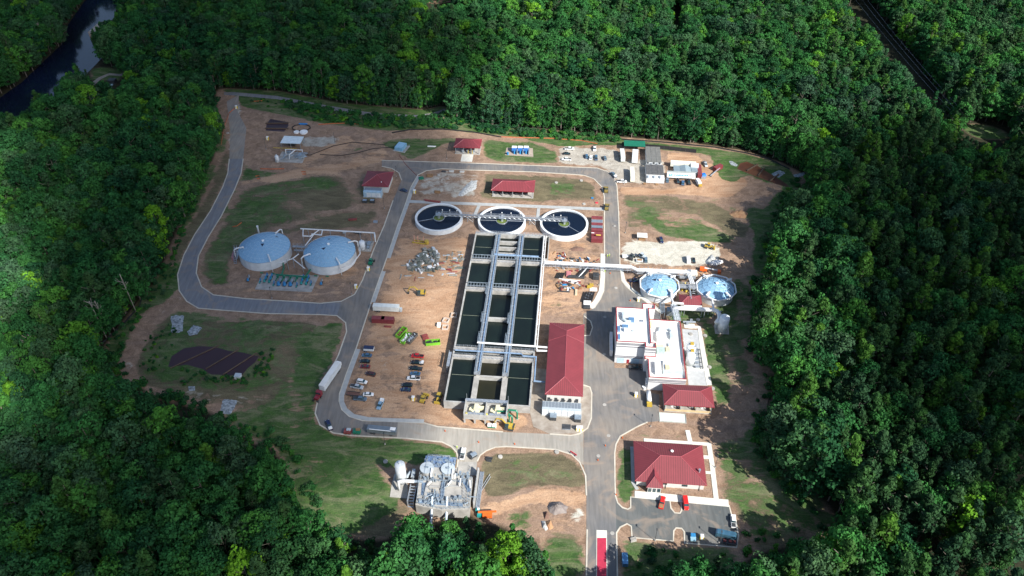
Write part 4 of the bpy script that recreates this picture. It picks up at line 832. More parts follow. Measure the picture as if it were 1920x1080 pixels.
MB().tube([(x0 - .75, cy - cy + 10.1, 6.05), ((x0 + x1) / 2 - .05, 11.5, 9.06)], 0.06, 4).tube([((x0 + x1) / 2 + .05, 11.5, 9.06), (x1 + .75, 10.1, 6.05)], 0.06, 4).build('seam_joint', ridge_m, t)
t = thing('cooling_plant', 'wide grey and white louvred plant unit at the south end of the long hall', 'plant unit', *S(1053, 781)); 
MB().box(0, 2.3, 0, 17.2, 5.6, 0.3).build('base', concrete, t); MB().box(-0.2, 2.5, 0.3, 16.4, 4.4, 3.6).build('casing', tank_grey, t)
b = MB()
for i in range(6): b.box(-7.05 + i * 2.72, 0.2, 0.35, 2.5, 0.3, 3.0)
each(b, 'white_panel', white_coat, t)
b = MB()
for i in range(12): b.box(-7.7 + i * 1.36, 2.9, 3.9, 1.1, 3.0, 0.12)
b.build('fin_bank', mat('fin_grey', (0.18, 0.21, 0.24), 0.6, var=0.3, scale=3), t)
b = MB()
for i in range(5): b.box(-5.5 + i * 2.8, 5.1, 3.9, 1.5, 0.7, 0.7)
each(b, 'duct_hood', dark_metal, t)
for i, (px, py) in enumerate(((1037, 783.5), (1083, 787))):
    t = thing('dark_cabinet', 'dark plant cabinet on the gravel south of the long hall, the %s one' % ('western', 'eastern')[i], 'cabinet', *S(px, py + 5)); MB().box(0, 1, 0, 2.6, 2.4, 2.2).build('casing', dark_metal, t); MB().box(0, 1, 2.2, 2.8, 2.6, 0.15).build('lid', steel_blue, t)
t = thing('grating_pit', 'square dark grated pit south of the long hall', 'pit cover', *S(1062, 801)); MB().box(0, 0, 0, 3.6, 3.0, 0.2).build('grate', dark_metal, t); MB().rail([(-1.8, -1.5, .2), (1.8, -1.5, .2)], 0.3, 1.2).build('frame', steel, t)

t, (x0, x1, y0, y1, cx, cy) = hipb('admin_building', 'large office with a dark red hip roof and gabled porch beside the car park', (1187.7, 826.7), (1325.7, 910.5), 3.8, 4.2)
p0 = S(1212, 914, 3.8); p1 = S(1243.5, 913.8, 3.8); pa = S(1226.5, 890, 5.6)
xx0, xx1, yy = p0[0] - cx, p1[0] - cx, p0[1] - cy; xm = (xx0 + xx1) / 2; yb = yy + 11.0; zt = 6.1
MB().add([(xx0, yy, 3.75), (xx1, yy, 3.75), (xm, yy + 4.0, zt)], [(0, 1, 2)]).build('porch_slope', red_x, t)
MB().add([(xx1, yy, 3.75), (xx1, y0 + .3, 3.85), (xm, yy + 9.4, zt), (xm, yy + 4.0, zt)], [(0, 1, 2, 3)]).build('porch_slope', red_y, t)
MB().add([(xx0, y0 + .3, 3.85), (xx0, yy, 3.75), (xm, yy + 4.0, zt), (xm, yy + 9.4, zt)], [(0, 1, 2, 3)]).build('porch_slope', red_y, t)
MB().tube([(xx0, yy, 3.76), (xm, yy + 4, zt), (xx1, yy, 3.76)], 0.1, 5).tube([(xm, yy + 4, zt), (xm, yy + 9.4, zt)], 0.1, 5).build('porch_ridge', ridge_m, t)
b = MB(); b.box(xm, yy + 0.5, 0, xx1 - xx0 - 1.4, 0.3, 3.5); b.box(xm, yy + 2, 3.4, xx1 - xx0 - .1, 3.6, 0.3); b.build('porch_wall', wall_pale, t)
b = MB()
for dx in (-1.7, 0, 1.7): b.box(xm + dx, yy + 0.33, 0.7, 1.2, 0.1, 2.2)
each(b, 'window', glass_m, t)
b = MB(); b.box(x0 + 11, y0 - 0.02, 1.6, 1.6, 0.1, 1.0); b.box(x0 + 18.6, y0 - 0.02, 1.2, 2.2, 0.1, 1.2); each(b, 'window', glass_m, t)
b = MB()
for dx in (11.6, 24.6): b.tube([(x0 + dx, y0 - 0.75, 3.6), (x0 + dx - .2, y0 - 0.2, 2.9), (x0 + dx - .2, y0 - 0.2, 0.2), (x0 + dx - .3, y0 - 0.9, 0.15)], 0.1, 5)
each(b, 'downpipe', dark_metal, t)
e_, n_ = S(1311, 885, 5.0); MB().cyl(e_ - cx, n_ - cy, 4.0, 0.35, 2.4, 10).cyl(e_ - cx, n_ - cy, 6.3, 0.5, 0.3, 10).build('flue', steel, t)
e_, n_ = S(1260, 847.5, 6.2); MB().cyl(e_ - cx, n_ - cy, 6.0, 0.45, 0.8, 10).cyl(e_ - cx, n_ - cy, 6.8, 0.6, 0.15, 10).build('roof_vent', white_p, t)
MB().box(xm, yy - 1.2, 0, 3.4, 2.4, 0.15).build('doorstep', pale_walk, t)

t, (x0, x1, y0, y1, cx, cy) = hipb('small_hall', 'small square building with dark red roof beside the western road', (689, 320), (728.5, 350.5), 4.6, 3.0)
MB().box(x1 - 4.2, y0 - 0.03, 0, 1.3, 0.1, 2.3).build('door', dark_metal, t)
b = MB(); b.cyl(3.2, -5.0, 5.4, 0.35, 0.5, 8); b.build('roof_vent', white_p, t)
t = thing('plant_container', 'pale blue louvred plant unit on the south side of the small red-roofed building', 'plant unit', *S(698, 372.5), rot=0)
MB().box(0, 3.2, 0, 11.0, 5.0, 0.25).build('base', concrete, t); MB().box(0, 3.2, 0.25, 10.2, 4.2, 3.6).build('casing', mat('pale_blue_casing', (0.34, 0.48, 0.58), 0.45), t)
b = MB()
for i in range(3): b.box(-2.0 + i * 2.8, 1.0, 0.5, 2.5, 0.2, 2.6)
each(b, 'white_panel', white_coat, t)
MB().box(0, 4.0, 3.85, 9.8, 2.4, 0.12).build('fin_bank', mat('fin_grey', (0.18, 0.21, 0.24)), t)
for i, px in enumerate((684, 698)):
    t = thing('outdoor_unit', 'dark boxed cooling unit in front of the pale blue plant unit, %s one' % ('left', 'right')[i], 'cooling unit', *S(px, 380.5)); MB().box(0, 0.6, 0, 2.6, 1.8, 1.6).build('casing', dark_metal, t); MB().box(0, 0.6, 1.6, 2.2, 1.5, 0.12).build('fan_grille', steel_blue, t)

t, (x0, x1, y0, y1, cx, cy) = hipb('open_pavilion', 'open shelter with dark red hip roof and concrete apron near the north road', (854.9, 258.6), (900.5, 277.8), 5.2, 2.4, open_=True, bays=3)
b = MB()
for x in (-3, 0, 3.4): b.box(x, y0 + 3, 0.3, 1.4, 2.6, 1.9)
each(b, 'machine', steel_blue, t); MB().box(0.5, y0 + 0.6, 0.3, 0.5, 0.5, 2.2).box(3.0, y0 + 0.6, 0.3, 0.5, 0.5, 2.2).build('yellow_post', yellow_m, t)
o = MB().prism([G(*p) for p in ((866.5, 288.5), (888, 289.5), (885, 303.5), (863.5, 302.8))], 0, 0.12).build('concrete_apron', pale_walk); o['kind'] = 'structure'
t, (x0, x1, y0, y1, cx, cy) = hipb('open_hall', 'wide open-fronted shelter with dark red hip roof north of the clarifiers', (924.3, 334.7), (1001.5, 360.2), 4.8, 2.6, open_=True, bays=4)
b = MB()
for i in range(7): b.box(x0 + 2 + i * 2.9, y0 + 3.5, 0.3, 1.3, 3.2, 1.5)
each(b, 'blower', dark_metal, t)
t, (x0, x1, y0, y1, cx, cy) = hipb('tank_shelter', 'small red-roofed shelter between the two smaller pale blue domes', (1272.8, 551.6), (1317, 573), 3.6, 2.0)
MB().box(-1, y0 - 0.03, 0, 1.2, 0.1, 2.2).build('door', dark_metal, t)
t, (x0, x1, y0, y1, cx, cy) = hipb('chemical_shelter', 'open red-roofed shelter over concrete bays south of the white process building', (1242, 719.2), (1340, 764), 5.0, 2.8, open_=True, bays=3)
b = MB()
for i in range(4): b.box(x0 + 0.3 + (x1 - x0 - 0.6) * i / 3, y0 + 2.4, 0.3, 0.35, 4.4, 1.5)
b.box((x0 + x1) / 2, y0 + 0.05, 0.3, x1 - x0, 0.3, 1.0); each(b, 'bund_wall', mat('bund_buff', (0.55, 0.42, 0.24), 0.8), t)
b = MB()
for x in (-6.5, -3.5, 2.4, 6.2): b.cyl(x, y0 + 3, 0.3, 0.9, 1.9, 12)
each(b, 'drum_tank', white_p, t)
t = thing('delivery_slab', 'pale greenish unloading slab with low kerb south of the open red-roofed shelter', 'loading slab', *S(1261, 784)); MB().box(0, 0, 0, 11.0, 4.8, 0.2).build('slab', mat('greenish_slab', (0.52, 0.58, 0.52), 0.8), t); MB().box(0, -2.5, 0, 11.4, 0.2, 0.45).box(0, 2.5, 0, 11.4, 0.2, 0.45).box(5.6, 0, 0, 0.2, 4.8, 0.45).build('kerb', concrete, t)

# ---------------------------------------------------------------- white process building
HA, HB = 13.3, 7.4
a = S(1155, 575.6, HA); b_ = S(1157, 640, HA); eA0, nA1, nA0 = a[0], a[1], b_[1]
eAm = S(1217.5, 590, HA)[0]; 
t = thing('process_building', 'large white flat-roofed process building in two blocks, its parapet edged dark red', 'building', eA0, nA0)
LA, WA = nA1 - nA0, eAm - eA0
def loc(px, py, z): e, n = S(px, py, z); return (e - eA0, n - nA0)
pb1 = loc(1227.5, 570.3, HA); pb2 = loc(1205, 577.3, HA); pb3 = loc(1227.5, 579.2, HA); sb1 = loc(1209.7, 642.5, HA); sb2 = loc(1230.5, 652, HA)
A_poly = [(0, 0), (sb1[0], 0), (sb1[0], sb2[1]), (sb2[0], sb2[1]), (sb2[0], 0.4), (WA, 0.4), (WA, pb3[1]), (pb1[0], pb3[1]), (pb1[0], pb1[1]), (pb2[0], pb1[1]), (pb2[0], LA), (0, LA)]
MB().prism(A_poly, 0, HA - 0.9).build('upper_block', wall_band, t)
def offset(poly, d):
    out = []; n = len(poly)
    for i in range(n):
        p0_, p1_, p2_ = Vector(poly[i - 1]), Vector(poly[i]), Vector(poly[(i + 1) % n])
        d1 = (p1_ - p0_).normalized(); d2 = (p2_ - p1_).normalized(); n1 = Vector((-d1.y, d1.x)); n2 = Vector((-d2.y, d2.x))
        out.append(tuple(p1_ + (n1 + n2) * d / max(0.3, 1 + n1.dot(n2))))
    return out
def parapet(poly, z0, z1, th, t, m1, m2):
    inn = offset(poly, th); n = len(poly)
    for nm, m, za, zb in (('parapet', m1, z0, z1), ('coping', m2, z1, z1 + 0.14)):
        o_ = offset(poly, -0.06) if nm == 'coping' else poly; i_ = offset(poly, th + .05) if nm == 'coping' else inn
        vs = [(p[0], p[1], z) for z in (za, zb) for q in (o_, i_) for p in q]; fs = []
        for k in range(n):
            j = (k + 1) % n
            fs += [(k, j, 2 * n + j, 2 * n + k), (2 * n + k, 2 * n + j, 3 * n + j, 3 * n + k), (n + j, n + k, 3 * n + k, 3 * n + j), (k, n + k, n + j, j)]
        MB().add(vs, fs).build(nm, m, t)
parapet(A_poly, HA - 0.9, HA, 0.35, t, white_roof, red_trim)
MB().flat(offset(A_poly, 0.36), HA - 0.88).build('roof', white_roof, t)
B1 = loc(1274.8, 601.7, HB + .6); B2 = loc(1288, 711.3, HB + .6); B3 = loc(1217, 707, HB + .6); B4 = loc(1215.5, 673.3, HB + .6)
xB1 = (B1[0] + B2[0]) / 2
B_poly = [(B3[0], B3[1]), (xB1, B3[1]), (xB1, B1[1]), (WA + 0.02, B1[1]), (WA + 0.02, 0.42 - 0.05), (sb2[0] + .02, 0.35), (sb2[0] + .02, sb2[1] - 0.02), (sb2[0] - 4.5, sb2[1] - 0.02), (sb2[0] - 4.5, B4[1]), (B3[0], B4[1])]
MB().prism(B_poly, 0, HB - 0.5).build('lower_block', wall_band, t)
parapet(B_poly, HB - 0.5, HB + 0.5, 0.35, t, white_roof, red_trim)
MB().flat(offset(B_poly, 0.36), HB - 0.48).build('roof', white_roof, t)
b = MB()
for z in (12.2, 11.5, 10.2, 4.2, 3.4): b.box(sb1[0] / 2, -0.06, z, sb1[0] - 0.1, 0.14, 0.30)
for z in (12.2, 11.5, 10.2, 6.0): b.box((sb1[0] + sb2[0]) / 2, sb2[1] - 0.07, z, sb2[0] - sb1[0] - .1, 0.14, 0.30)
for z in (6.6, 5.9, 5.0): b.box((B3[0] + xB1) / 2, B3[1] - 0.07, z, xB1 - B3[0] - .1, 0.14, 0.28); b.box(B3[0] - .03, (B3[1] + B4[1]) / 2, z, 0.08, B4[1] - B3[1] - .1, 0.15)
for z in (12.2, 11.5, 10.5, 5.5): b.box(-0.03, LA / 2, z, 0.08, LA - .1, 0.16)
b.build('wall_band', band_dark, t)
b = MB(); b.box(2.6, -0.06, 0, 3.2, 0.12, 3.0); b.box(9.2, -0.06, 0, 3.6, 0.12, 3.2); each(b, 'roller_door', mat('pale_blue_door', (0.38, 0.52, 0.62), 0.5), t)
MB().box(6.0, -0.07, 0, 1.1, 0.14, 2.3).build('red_door', red_trim, t)
b = MB(); b.box(-1.5, 10, 0, 1.3, 12.5, 3.6); b.build('side_canopy', wall_band, t)
RC = mat('rooftop_grey', (0.45, 0.52, 0.56), 0.5); RBL = mat('rooftop_blue', (0.10, 0.20, 0.34), 0.5); RG = mat('rooftop_green', (0.36, 0.46, 0.42), 0.5); CR = mat('rooftop_cream', (0.75, 0.62, 0.36), 0.6)
def rt(px, py, z, sx, sy, sz, m, nm='rooftop_unit'): e, n = loc(px, py, z); return MB().box(e, n, z, sx, sy, sz).build(nm, m, t)
zA, zB = HA - 0.86, HB - 0.46
rt(1183.5, 602, zA, 2.6, 2.0, 1.5, RBL); rt(1168.5, 593, zA, 1.2, 3.2, 1.8, RC); rt(1172, 613, zA, 2.8, 1.1, 1.1, RBL); rt(1160, 618.5, zA, 1.2, 2.8, 1.2, RBL); rt(1160.5, 633, zA, 1.1, 2.6, 1.0, RBL)
rt(1203, 602, zA, 1.6, 1.4, .3, steel); rt(1187, 621, zA, .9, 1.1, .4, RC); rt(1174, 621, zA, 2.0, 1.6, 1.4, white_p); rt(1182, 628, zA, 4, .4, .3, white_p)
e, n = loc(1170, 601, zA); MB().tube([(e - .6, n + 2, zA + 1.4), (e - .4, n - .2, zA + 1.2), (e + .8, n - 1.4, zA + 1.0), (e + 3, n - 1.4, zA + .9)], 0.55, 8).build('duct', RC, t)
rt(1239.5, 635, zB, 4.2, 5.6, 1.7, white_p); rt(1236, 653, zB, 3.6, 1.9, 1.5, CR); rt(1238, 660, zB, 3.6, 3.6, 1.6, RG); rt(1252, 657, zB, 1.8, 2.5, 1.1, CR); rt(1258.5, 632, zB, 1.3, 4.0, 1.6, RC); rt(1256, 649, zB, 1.6, 2.2, .9, RC)
rt(1233, 693, zB, 2.6, 6.6, 1.8, white_p); rt(1260, 690, zB, 8.0, 4.6, 1.7, white_p); rt(1261, 700.5, zB, 8.4, 1.8, 1.3, RC); rt(1251, 689, zB + 1.72, 1.6, 2.6, .7, CR); rt(1262, 690, zB + 1.72, 3, 2, .5, white_p); rt(1247, 684, zB, 1.4, 2.6, 1.4, RC)
e, n = loc(1243, 621, zB); MB().tube([(e - 2.2, n - 2, zB + .9), (e - 1.4, n + 1, zB + .9), (e + 2.5, n + 1.2, zB + .9), (e + 3.8, n - .6, zB + .9)], 0.6, 8).build('duct', RC, t)
rt(1221, 603, zB + 0.0, 1.0, 9.0, .5, CR)
t = thing('roof_stair_wall', 'low white office annexe at the west corner of the lower white block', 'annexe', *S(1225, 729)); MB().box(-1, 1.6, 0, 5, 3.2, 3.0).build('wall', wall_band, t); MB().box(-1, 1.6, 3.0, 5.2, 3.4, .15).build('roof', white_roof, t)

# east yard of the process building
o = MB().prism([G(*p) for p in ((1279, 617), (1308, 619), (1327, 723), (1291, 722))], 0, 0.06).build('service_yard', mat('grey_yard', (0.40, 0.41, 0.41), 0.9)); o['kind'] = 'structure'
for i, (px, py, lab) in enumerate(((1292.5, 673, 'northern of two white silos with yellow tops east of the white building'), (1293.0, 686, 'southern of two white silos with yellow tops east of the white building'))):
    t = thing('silo', lab, 'silo', *S(px, py - 4), group='white silos with yellow tops'); MB().cyl(0, 0, 0.5, 2.0, 6.6, 20).build('shell', white_coat, t, True); MB().cyl(0, 0, 7.1, 2.0, 0.6, 20, 0.8).build('cone_roof', white_coat, t)
    MB().box(0.2, 0.4, 7.5, 1.5, 1.3, 1.0).build('top_filter', yellow_m, t); MB().tube([(-1.0, 0.3, 7.6), (-3.6, 2.6, 7.4)], 0.18, 6).build('pipe', white_pipe, t)
    MB().box(1.3, -0.4, 7.3, 1.2, 1.6, .1).rail([(0.8, -1.1, 7.4), (1.9, -1.1, 7.4), (1.9, 0.6, 7.4)], 1, 1.2).build('platform', steel, t)
t = thing('blower_row', 'row of grey blowers and pipes beside the white silos', 'equipment', *S(1305, 673))
b = MB()
for i in range(5): b.box(0, 5 - i * 2.7, 0, 1.8, 1.1, 1.2); 
each(b, 'blower', steel, t); b = MB()
for i in range(5): b.tube([(-.8, 5.2 - i * 2.7, .9), (2.2, 5.2 - i * 2.7, .9)], 0.2, 6)
b.tube([(2.2, 6, .9), (2.2, -7, .9)], 0.16, 6); b.build('pipe', dark_metal, t)
# odour control duct and vessels in the east
e0, n0 = S(1258, 578, 0)
def lo(px, py, z): e, n = S(px, py, z); return (e - e0, n - n0, z)
t = thing('odour_duct', 'very large white duct on steel frames running east past the small red-roofed shelter', 'duct', e0, n0)
b = MB(); b.tube([lo(1262, 577.5, 5.2), lo(1275, 578, 5.2), lo(1336, 581, 5.2), lo(1345, 584, 5.2), lo(1349, 590, 5.2), lo(1348.5, 600, 5.2), lo(1342, 606, 4.5)], 1.0, 12)
b.build('main_duct', white_pipe, t, True)
b = MB(); b.tube([lo(1258, 543, 5.5), lo(1259, 560, 5.5), lo(1262, 568, 5.5), lo(1282, 569.5, 5.5)], 0.55, 8); b.tube([lo(1327, 548, 5.5), lo(1328, 557, 5.5), lo(1335, 561, 5.5), lo(1338, 579, 5.5)], 0.5, 8); b.tube([lo(1282, 573, 6.2), lo(1316, 574.5, 6.2)], 0.35, 8); b.build('branch_duct', white_pipe, t)
b = MB()
for px, py in ((1279, 592), (1316.5, 595), (1330, 590), (1339, 596), (1346, 596)):
    x, y, _ = lo(px, py, 0); b.box(x - .7, y, 0, 0.25, 0.25, 4.2); b.box(x + .7, y, 0, 0.25, 0.25, 4.2); b.box(x, y, 4.1, 2.0, .3, .3)
each(b, 'frame', steel, t)
t = thing('pipe_gantry', 'grey steel pipe gantry carrying pipes from the domes down to the white building', 'gantry', e0, n0)
b = MB(); A1 = lo(1263.5, 572, 5.4); A2 = lo(1270.5, 600.5, 5.4)
for dx in (-1.5, 1.5):
    b.tube([(A1[0] + dx, A1[1], 4.6), (A2[0] + dx, A2[1], 4.6)], 0.14, 4); b.tube([(A1[0] + dx, A1[1], 5.6), (A2[0] + dx, A2[1], 5.6)], 0.12, 4)
for i in range(12):
    f = i / 11; x = A1[0] * (1 - f) + A2[0] * f; y = A1[1] * (1 - f) + A2[1] * f; b.tube([(x - 1.5, y, 5.6), (x + 1.5, y, 5.6)], 0.12, 4)
    if i % 4 == 1: b.box(x - 1.5, y, 0, .25, .25, 4.6); b.box(x + 1.5, y, 0, .25, .25, 4.6)
b.build('truss', steel, t); b = MB()
for dx, r in ((-.8, .35), (.1, .28), (.8, .3)): b.tube([(A1[0] + dx, A1[1] + 1, 5.1), (A2[0] + dx, A2[1], 5.1)], r, 6)
b.build('pipe', tank_grey, t)
t = thing('ladder_frame', 'dark steel frame and stair north-west of the pipe gantry', 'frame', *S(1240, 590)); b = MB()
for dx in (-1, 1): b.box(dx, 4, 0, .2, .2, 4.5); b.box(dx, -3, 0, .2, .2, 4.5); b.tube([(dx, 4, 4.5), (dx, -3, 4.5)], .12, 4)
for k in range(8): b.box(0, -2.6 + k * .9, 4.4, 2, .25, .12)
b.box(3.6, 1, 0, 2.2, 3.2, 3.0); b.tube([(-3, 9, 4), (1, 5, 4.4), (5, 9, 4.5)], .14, 5); b.build('frame', steel_blue, t)
vessel('odour_vessel', 'tall white upright vessel on a pad at the eastern edge by the wood', *S(1354, 620), 2.3, hgt(1354, 623, 599), top=None)
vessel('carbon_vessel', 'shorter grey vessel leaning out of the duct beside the tall white vessel', *S(1345, 613), 1.5, 4.0, tank_grey)
o = MB().prism([G(*p) for p in ((1339, 611), (1350, 600), (1366, 603), (1367, 627), (1341, 626))], 0, 0.15).build('vessel_pad', concrete); tag(o, 'grey concrete pad beneath the white vessels at the edge of the wood', 'concrete pad')
t = thing('chemical_skid', 'small cluster of grey tanks and pumps between the gantry and the white vessel', 'equipment', *S(1292, 606)); b = MB(); b.box(0, -2, 0, 5, 3, .2); b.build('pad', pale_walk, t); b = MB(); b.tube([(-3, 0, .7), (3, 0.3, .7)], .5, 8); b.box(1, 1.2, 0, 1.2, 1, 1.4); b.box(-1, -1.2, 0.2, 1.2, 1, 1.0); b.build('tank', steel, t)

# ---------------------------------------------------------------- filter complex in the south (concrete decks, blue-grey pipes and railings)
HF = 5.2; e0, n0 = S(790, 958, 0)
def lf(px, py, z): e, n = S(px, py, z); return (e - e0, n - n0)
t = thing('headworks_block', 'multi-level grey concrete treatment block crowded with blue-grey pipes and railings', 'treatment works', e0, n0)
main = [lf(785, 910, HF), lf(779, 946, HF), lf(793, 950, HF), lf(828, 957, HF), lf(880, 955, HF), lf(886, 895, HF), lf(868, 890, HF), lf(789, 885, HF)]
MB().prism(main[::-1], 0, HF).build('main_deck', concrete, t)
up = [lf(803, 853, 7.0), lf(844, 853, 7.0), lf(848, 887, 7.0), lf(802, 887, 7.0)]
MB().prism(up, 0, 6.6).build('upper_deck', concrete_wall, t)
b = MB(); cxu = sum(p[0] for p in up) / 4; y1u = up[0][1]; 
b.box(cxu, y1u - 2.8, 6.6, 12.2, 5.2, 0.25)
b.build('blue_grating', mat('blue_grating', (0.16, 0.24, 0.38), 0.5, 0.3, var=0.6, scale=2.5), t)
b = MB(); rg = random.Random(3)
for i in range(46):
    x = cxu + rg.uniform(-5.8, 5.8); y = y1u - 0.5 - rg.uniform(0, 4.8)
    b.box(x, y, 6.85, rg.uniform(.3, 1.8), rg.uniform(.15, .5), rg.uniform(.2, .8), rg.choice((0, 0, 1.57)))
b.rail([(up[0][0], y1u - .2, 6.6), (up[1][0], y1u - .2, 6.6), (up[1][0] + .6, y1u - 9, 6.6)], 1.2, 1.8, .12); b.rail([(up[0][0], y1u - 5.4, 6.6), (up[1][0], y1u - 5.4, 6.6)], 1.2, 1.8, .12); b.rail([(up[0][0], y1u - .2, 6.6), (up[0][0], y1u - 9, 6.6)], 1.2, 1.8, .12)
b.build('screen_gear', steel_blue, t)
for px, py in ((800.5, 876.5), (840, 878)):
    x, y = lf(px, py, 7.6); MB().cyl(x, y, 0, 2.6, 7.4, 28).build('grit_tank', concrete_wall, t); MB().cyl(x, y, 7.4, 2.75, 0.15, 28).build('tank_lid', tank_grey, t); MB().box(x, y, 7.55, 1.2, .6, .5).build('lid_motor', steel_blue, t)
    MB().tube([(x + 2, y - .5, 7.9), (x + 2, y - 2.6, 7.7), (x + 2, y - 3.3, 6)], .32, 8).build('white_pipe', white_pipe, t)
x0_, x1_ = main[0][0], main[5][0]; y0_ = main[2][1]; y1_ = main[0][1] + 6
def dk(px, py): return lf(px, py, HF)
rb = [dk(787, 888), dk(868, 891), dk(885, 897), dk(880, 953), dk(828, 955), dk(795, 949), dk(781, 944), dk(787, 888)]
b = MB(); b.rail([(*p, HF) for p in rb], 1.1, 1.6, .12)
for pl in ([(786, 902), (868, 904)], [(795, 912), (795, 932), (784, 932)], [(830, 905), (828, 932), (824, 940)], [(834, 905), (832, 932), (828, 942)], [(845, 938), (845, 950)], [(862, 938), (860, 950)], [(842, 936), (880, 938)], [(795, 926), (822, 928)], [(868, 905), (872, 948)], [(876, 905), (877, 948)], [(786, 938), (824, 941), (872, 945)], [(800, 915), (812, 922)]):
    b.rail([(*dk(*p), HF + .02) for p in pl], 1.1, 1.5, .12)
b.build('railing', steel_blue, t)
b = MB()
for pl in ([(831, 904), (829, 932), (823, 941)], [(795, 905), (793, 928)], [(798, 928), (824, 929)], [(784, 940), (826, 944), (868, 947)], [(861, 905), (868, 898), (876, 912), (880, 922)]):
    pts = [(*dk(*p), 0) for p in pl]
    for q0, q1 in zip(pts[:-1], pts[1:]):
        d = Vector(q1) - Vector(q0); m_ = (Vector(q0) + Vector(q1)) / 2; b.box(m_.x, m_.y, HF + .03, d.length, 1.5, .08 + .001 * len(b.m), math.atan2(d.y, d.x))
b.build('walkway_grating', mat('blue_walkway', (0.18, 0.25, 0.34), .5, .3, var=.3, scale=3), t)
b = MB()
for i in range(75):
    px = rg.uniform(784, 882); py = rg.choice([rg.uniform(888, 903), rg.uniform(888, 903), rg.uniform(933, 952), rg.uniform(900, 950)])
    if 800 < px < 826 and 905 < py < 926: continue
    if 838 < px < 860 and 908 < py < 934: continue
    x, y = dk(px, py); L_ = rg.uniform(.8, 3.6); a_ = rg.choice((0, 1.57, 1.57, .6)); z = HF + rg.uniform(.3, 1.3)
    if rg.random() < .6: b.tube([(x, y, z), (x + L_ * math.cos(a_), y + L_ * math.sin(a_), z)], rg.uniform(.1, .26), 6)
    else: b.box(x, y, HF + .1, rg.uniform(.4, 1.2), rg.uniform(.4, 1.4), rg.uniform(.5, 1.7), a_)
b.build('pipework', steel_blue, t)
b = MB()
for (p, q) in (((809, 907), (802, 913)), ((847, 906), (840, 913)), ((864, 902), (862, 915)), ((881, 905), (882, 918)), ((854, 893), (852, 901))): b.tube([(*dk(*p), HF + 1.6), (*dk(*q), HF + 1.2)], .28, 7)
each(b, 'white_pipe', white_pipe, t)
b = MB()
for pl in ([(806, 913), (824, 915)], [(838, 912), (862, 914)], [(800, 912), (798, 936)]):
    p, q = dk(*pl[0]), dk(*pl[1]); b.box((p[0] + q[0]) / 2, (p[1] + q[1]) / 2, HF + .02, abs(p[0] - q[0]) + .5, abs(p[1] - q[1]) + .4, .7)
each(b, 'channel_wall', concrete_wall, t)
for px in (808, 836):                                   # conveyors sticking out to the south
    x, y = lf(px, 945, HF + 1); MB().tube([(x, y + 3, HF + 1.4), (x + .6, y - 6, 1.2)], .55, 8).box(x + .8, y - 7, 0, 1.4, 1.4, 1.3).build('conveyor', steel_blue, t)
x, y = lf(892, 920, 0); b = MB(); b.box(x + .3, y, 0, .5, 17, 3.4); b.build('ramp_wall', concrete_wall, t); b = MB(); b.box(x + 1.6, y, 0, 1.6, 17, .9); b.rail([(x + 2.4, y - 8, .9), (x + 2.4, y + 8, .9)], 1.1, 1.6, .12); b.rail([(x, y - 8, 3.4), (x, y + 8, 3.4)], 1.1, 1.6, .12); b.build('side_walkway', steel, t)
x, y = lf(773, 938, 0); b = MB()
for dx in (-1.2, 1.2): b.box(x + dx, y + 1, 0, .25, 8, 3.6)
for k in range(8): b.box(x, y - 3 + k, k * .45, 2.2, .5, .12)
b.build('access_stair', steel, t)
t = thing('ladder_on_ground', 'long grey railing lying on the bare soil east of the treatment block', 'railing', *S(903, 915), rot=R(-22)); MB().rail([(0, -7, .1), (0, 7, .1)], .5, 1.2, .14).rail([(0.8, -7, .1), (0.8, 6, .1)], .5, 1.2, .14).build('rails', steel, t)
vessel('scrubber_tower', 'tall white cylindrical tower with conical cap west of the treatment block', *S(754, 903), 2.0, 10.5)
t = thing('tower_duct', 'white duct running from the tall white tower to the treatment block', 'duct', *S(750, 917)); MB().tube([(0, -1.4, 1.5), (0, 0, 4.8), (1.4, .2, 5.2), (6, .3, 5.2)], .65, 9).build('duct', white_pipe, t, True); MB().tube([(6, .3, 5.2), (9.5, .4, 5.2)], .6, 9).build('steel_duct', steel_blue, t); b = MB(); b.tube([(-1, 3.5, 1.2), (2, 5, 1.4), (3, 7.5, 1.3)], .6, 8); b.box(0, 5, 0, 2.4, 1.6, 2.0); b.box(4.4, 6, 0, 1.2, 4, 2.8); b.build('fan', tank_grey, t)
o = MB().prism([G(*p) for p in ((740, 889), (765, 890), (764, 935), (731, 932), (735, 905))], 0, 0.2).build('tower_pad', concrete); tag(o, 'concrete pad under the tall white tower west of the treatment block', 'concrete pad')
o = MB().prism([G(*p) for p in ((858, 866), (893, 867), (893, 892), (849, 889), (850, 878), (857, 878))], 0, 0.10).build('driveway', pale_walk if 0 else concrete); o['kind'] = 'structure'
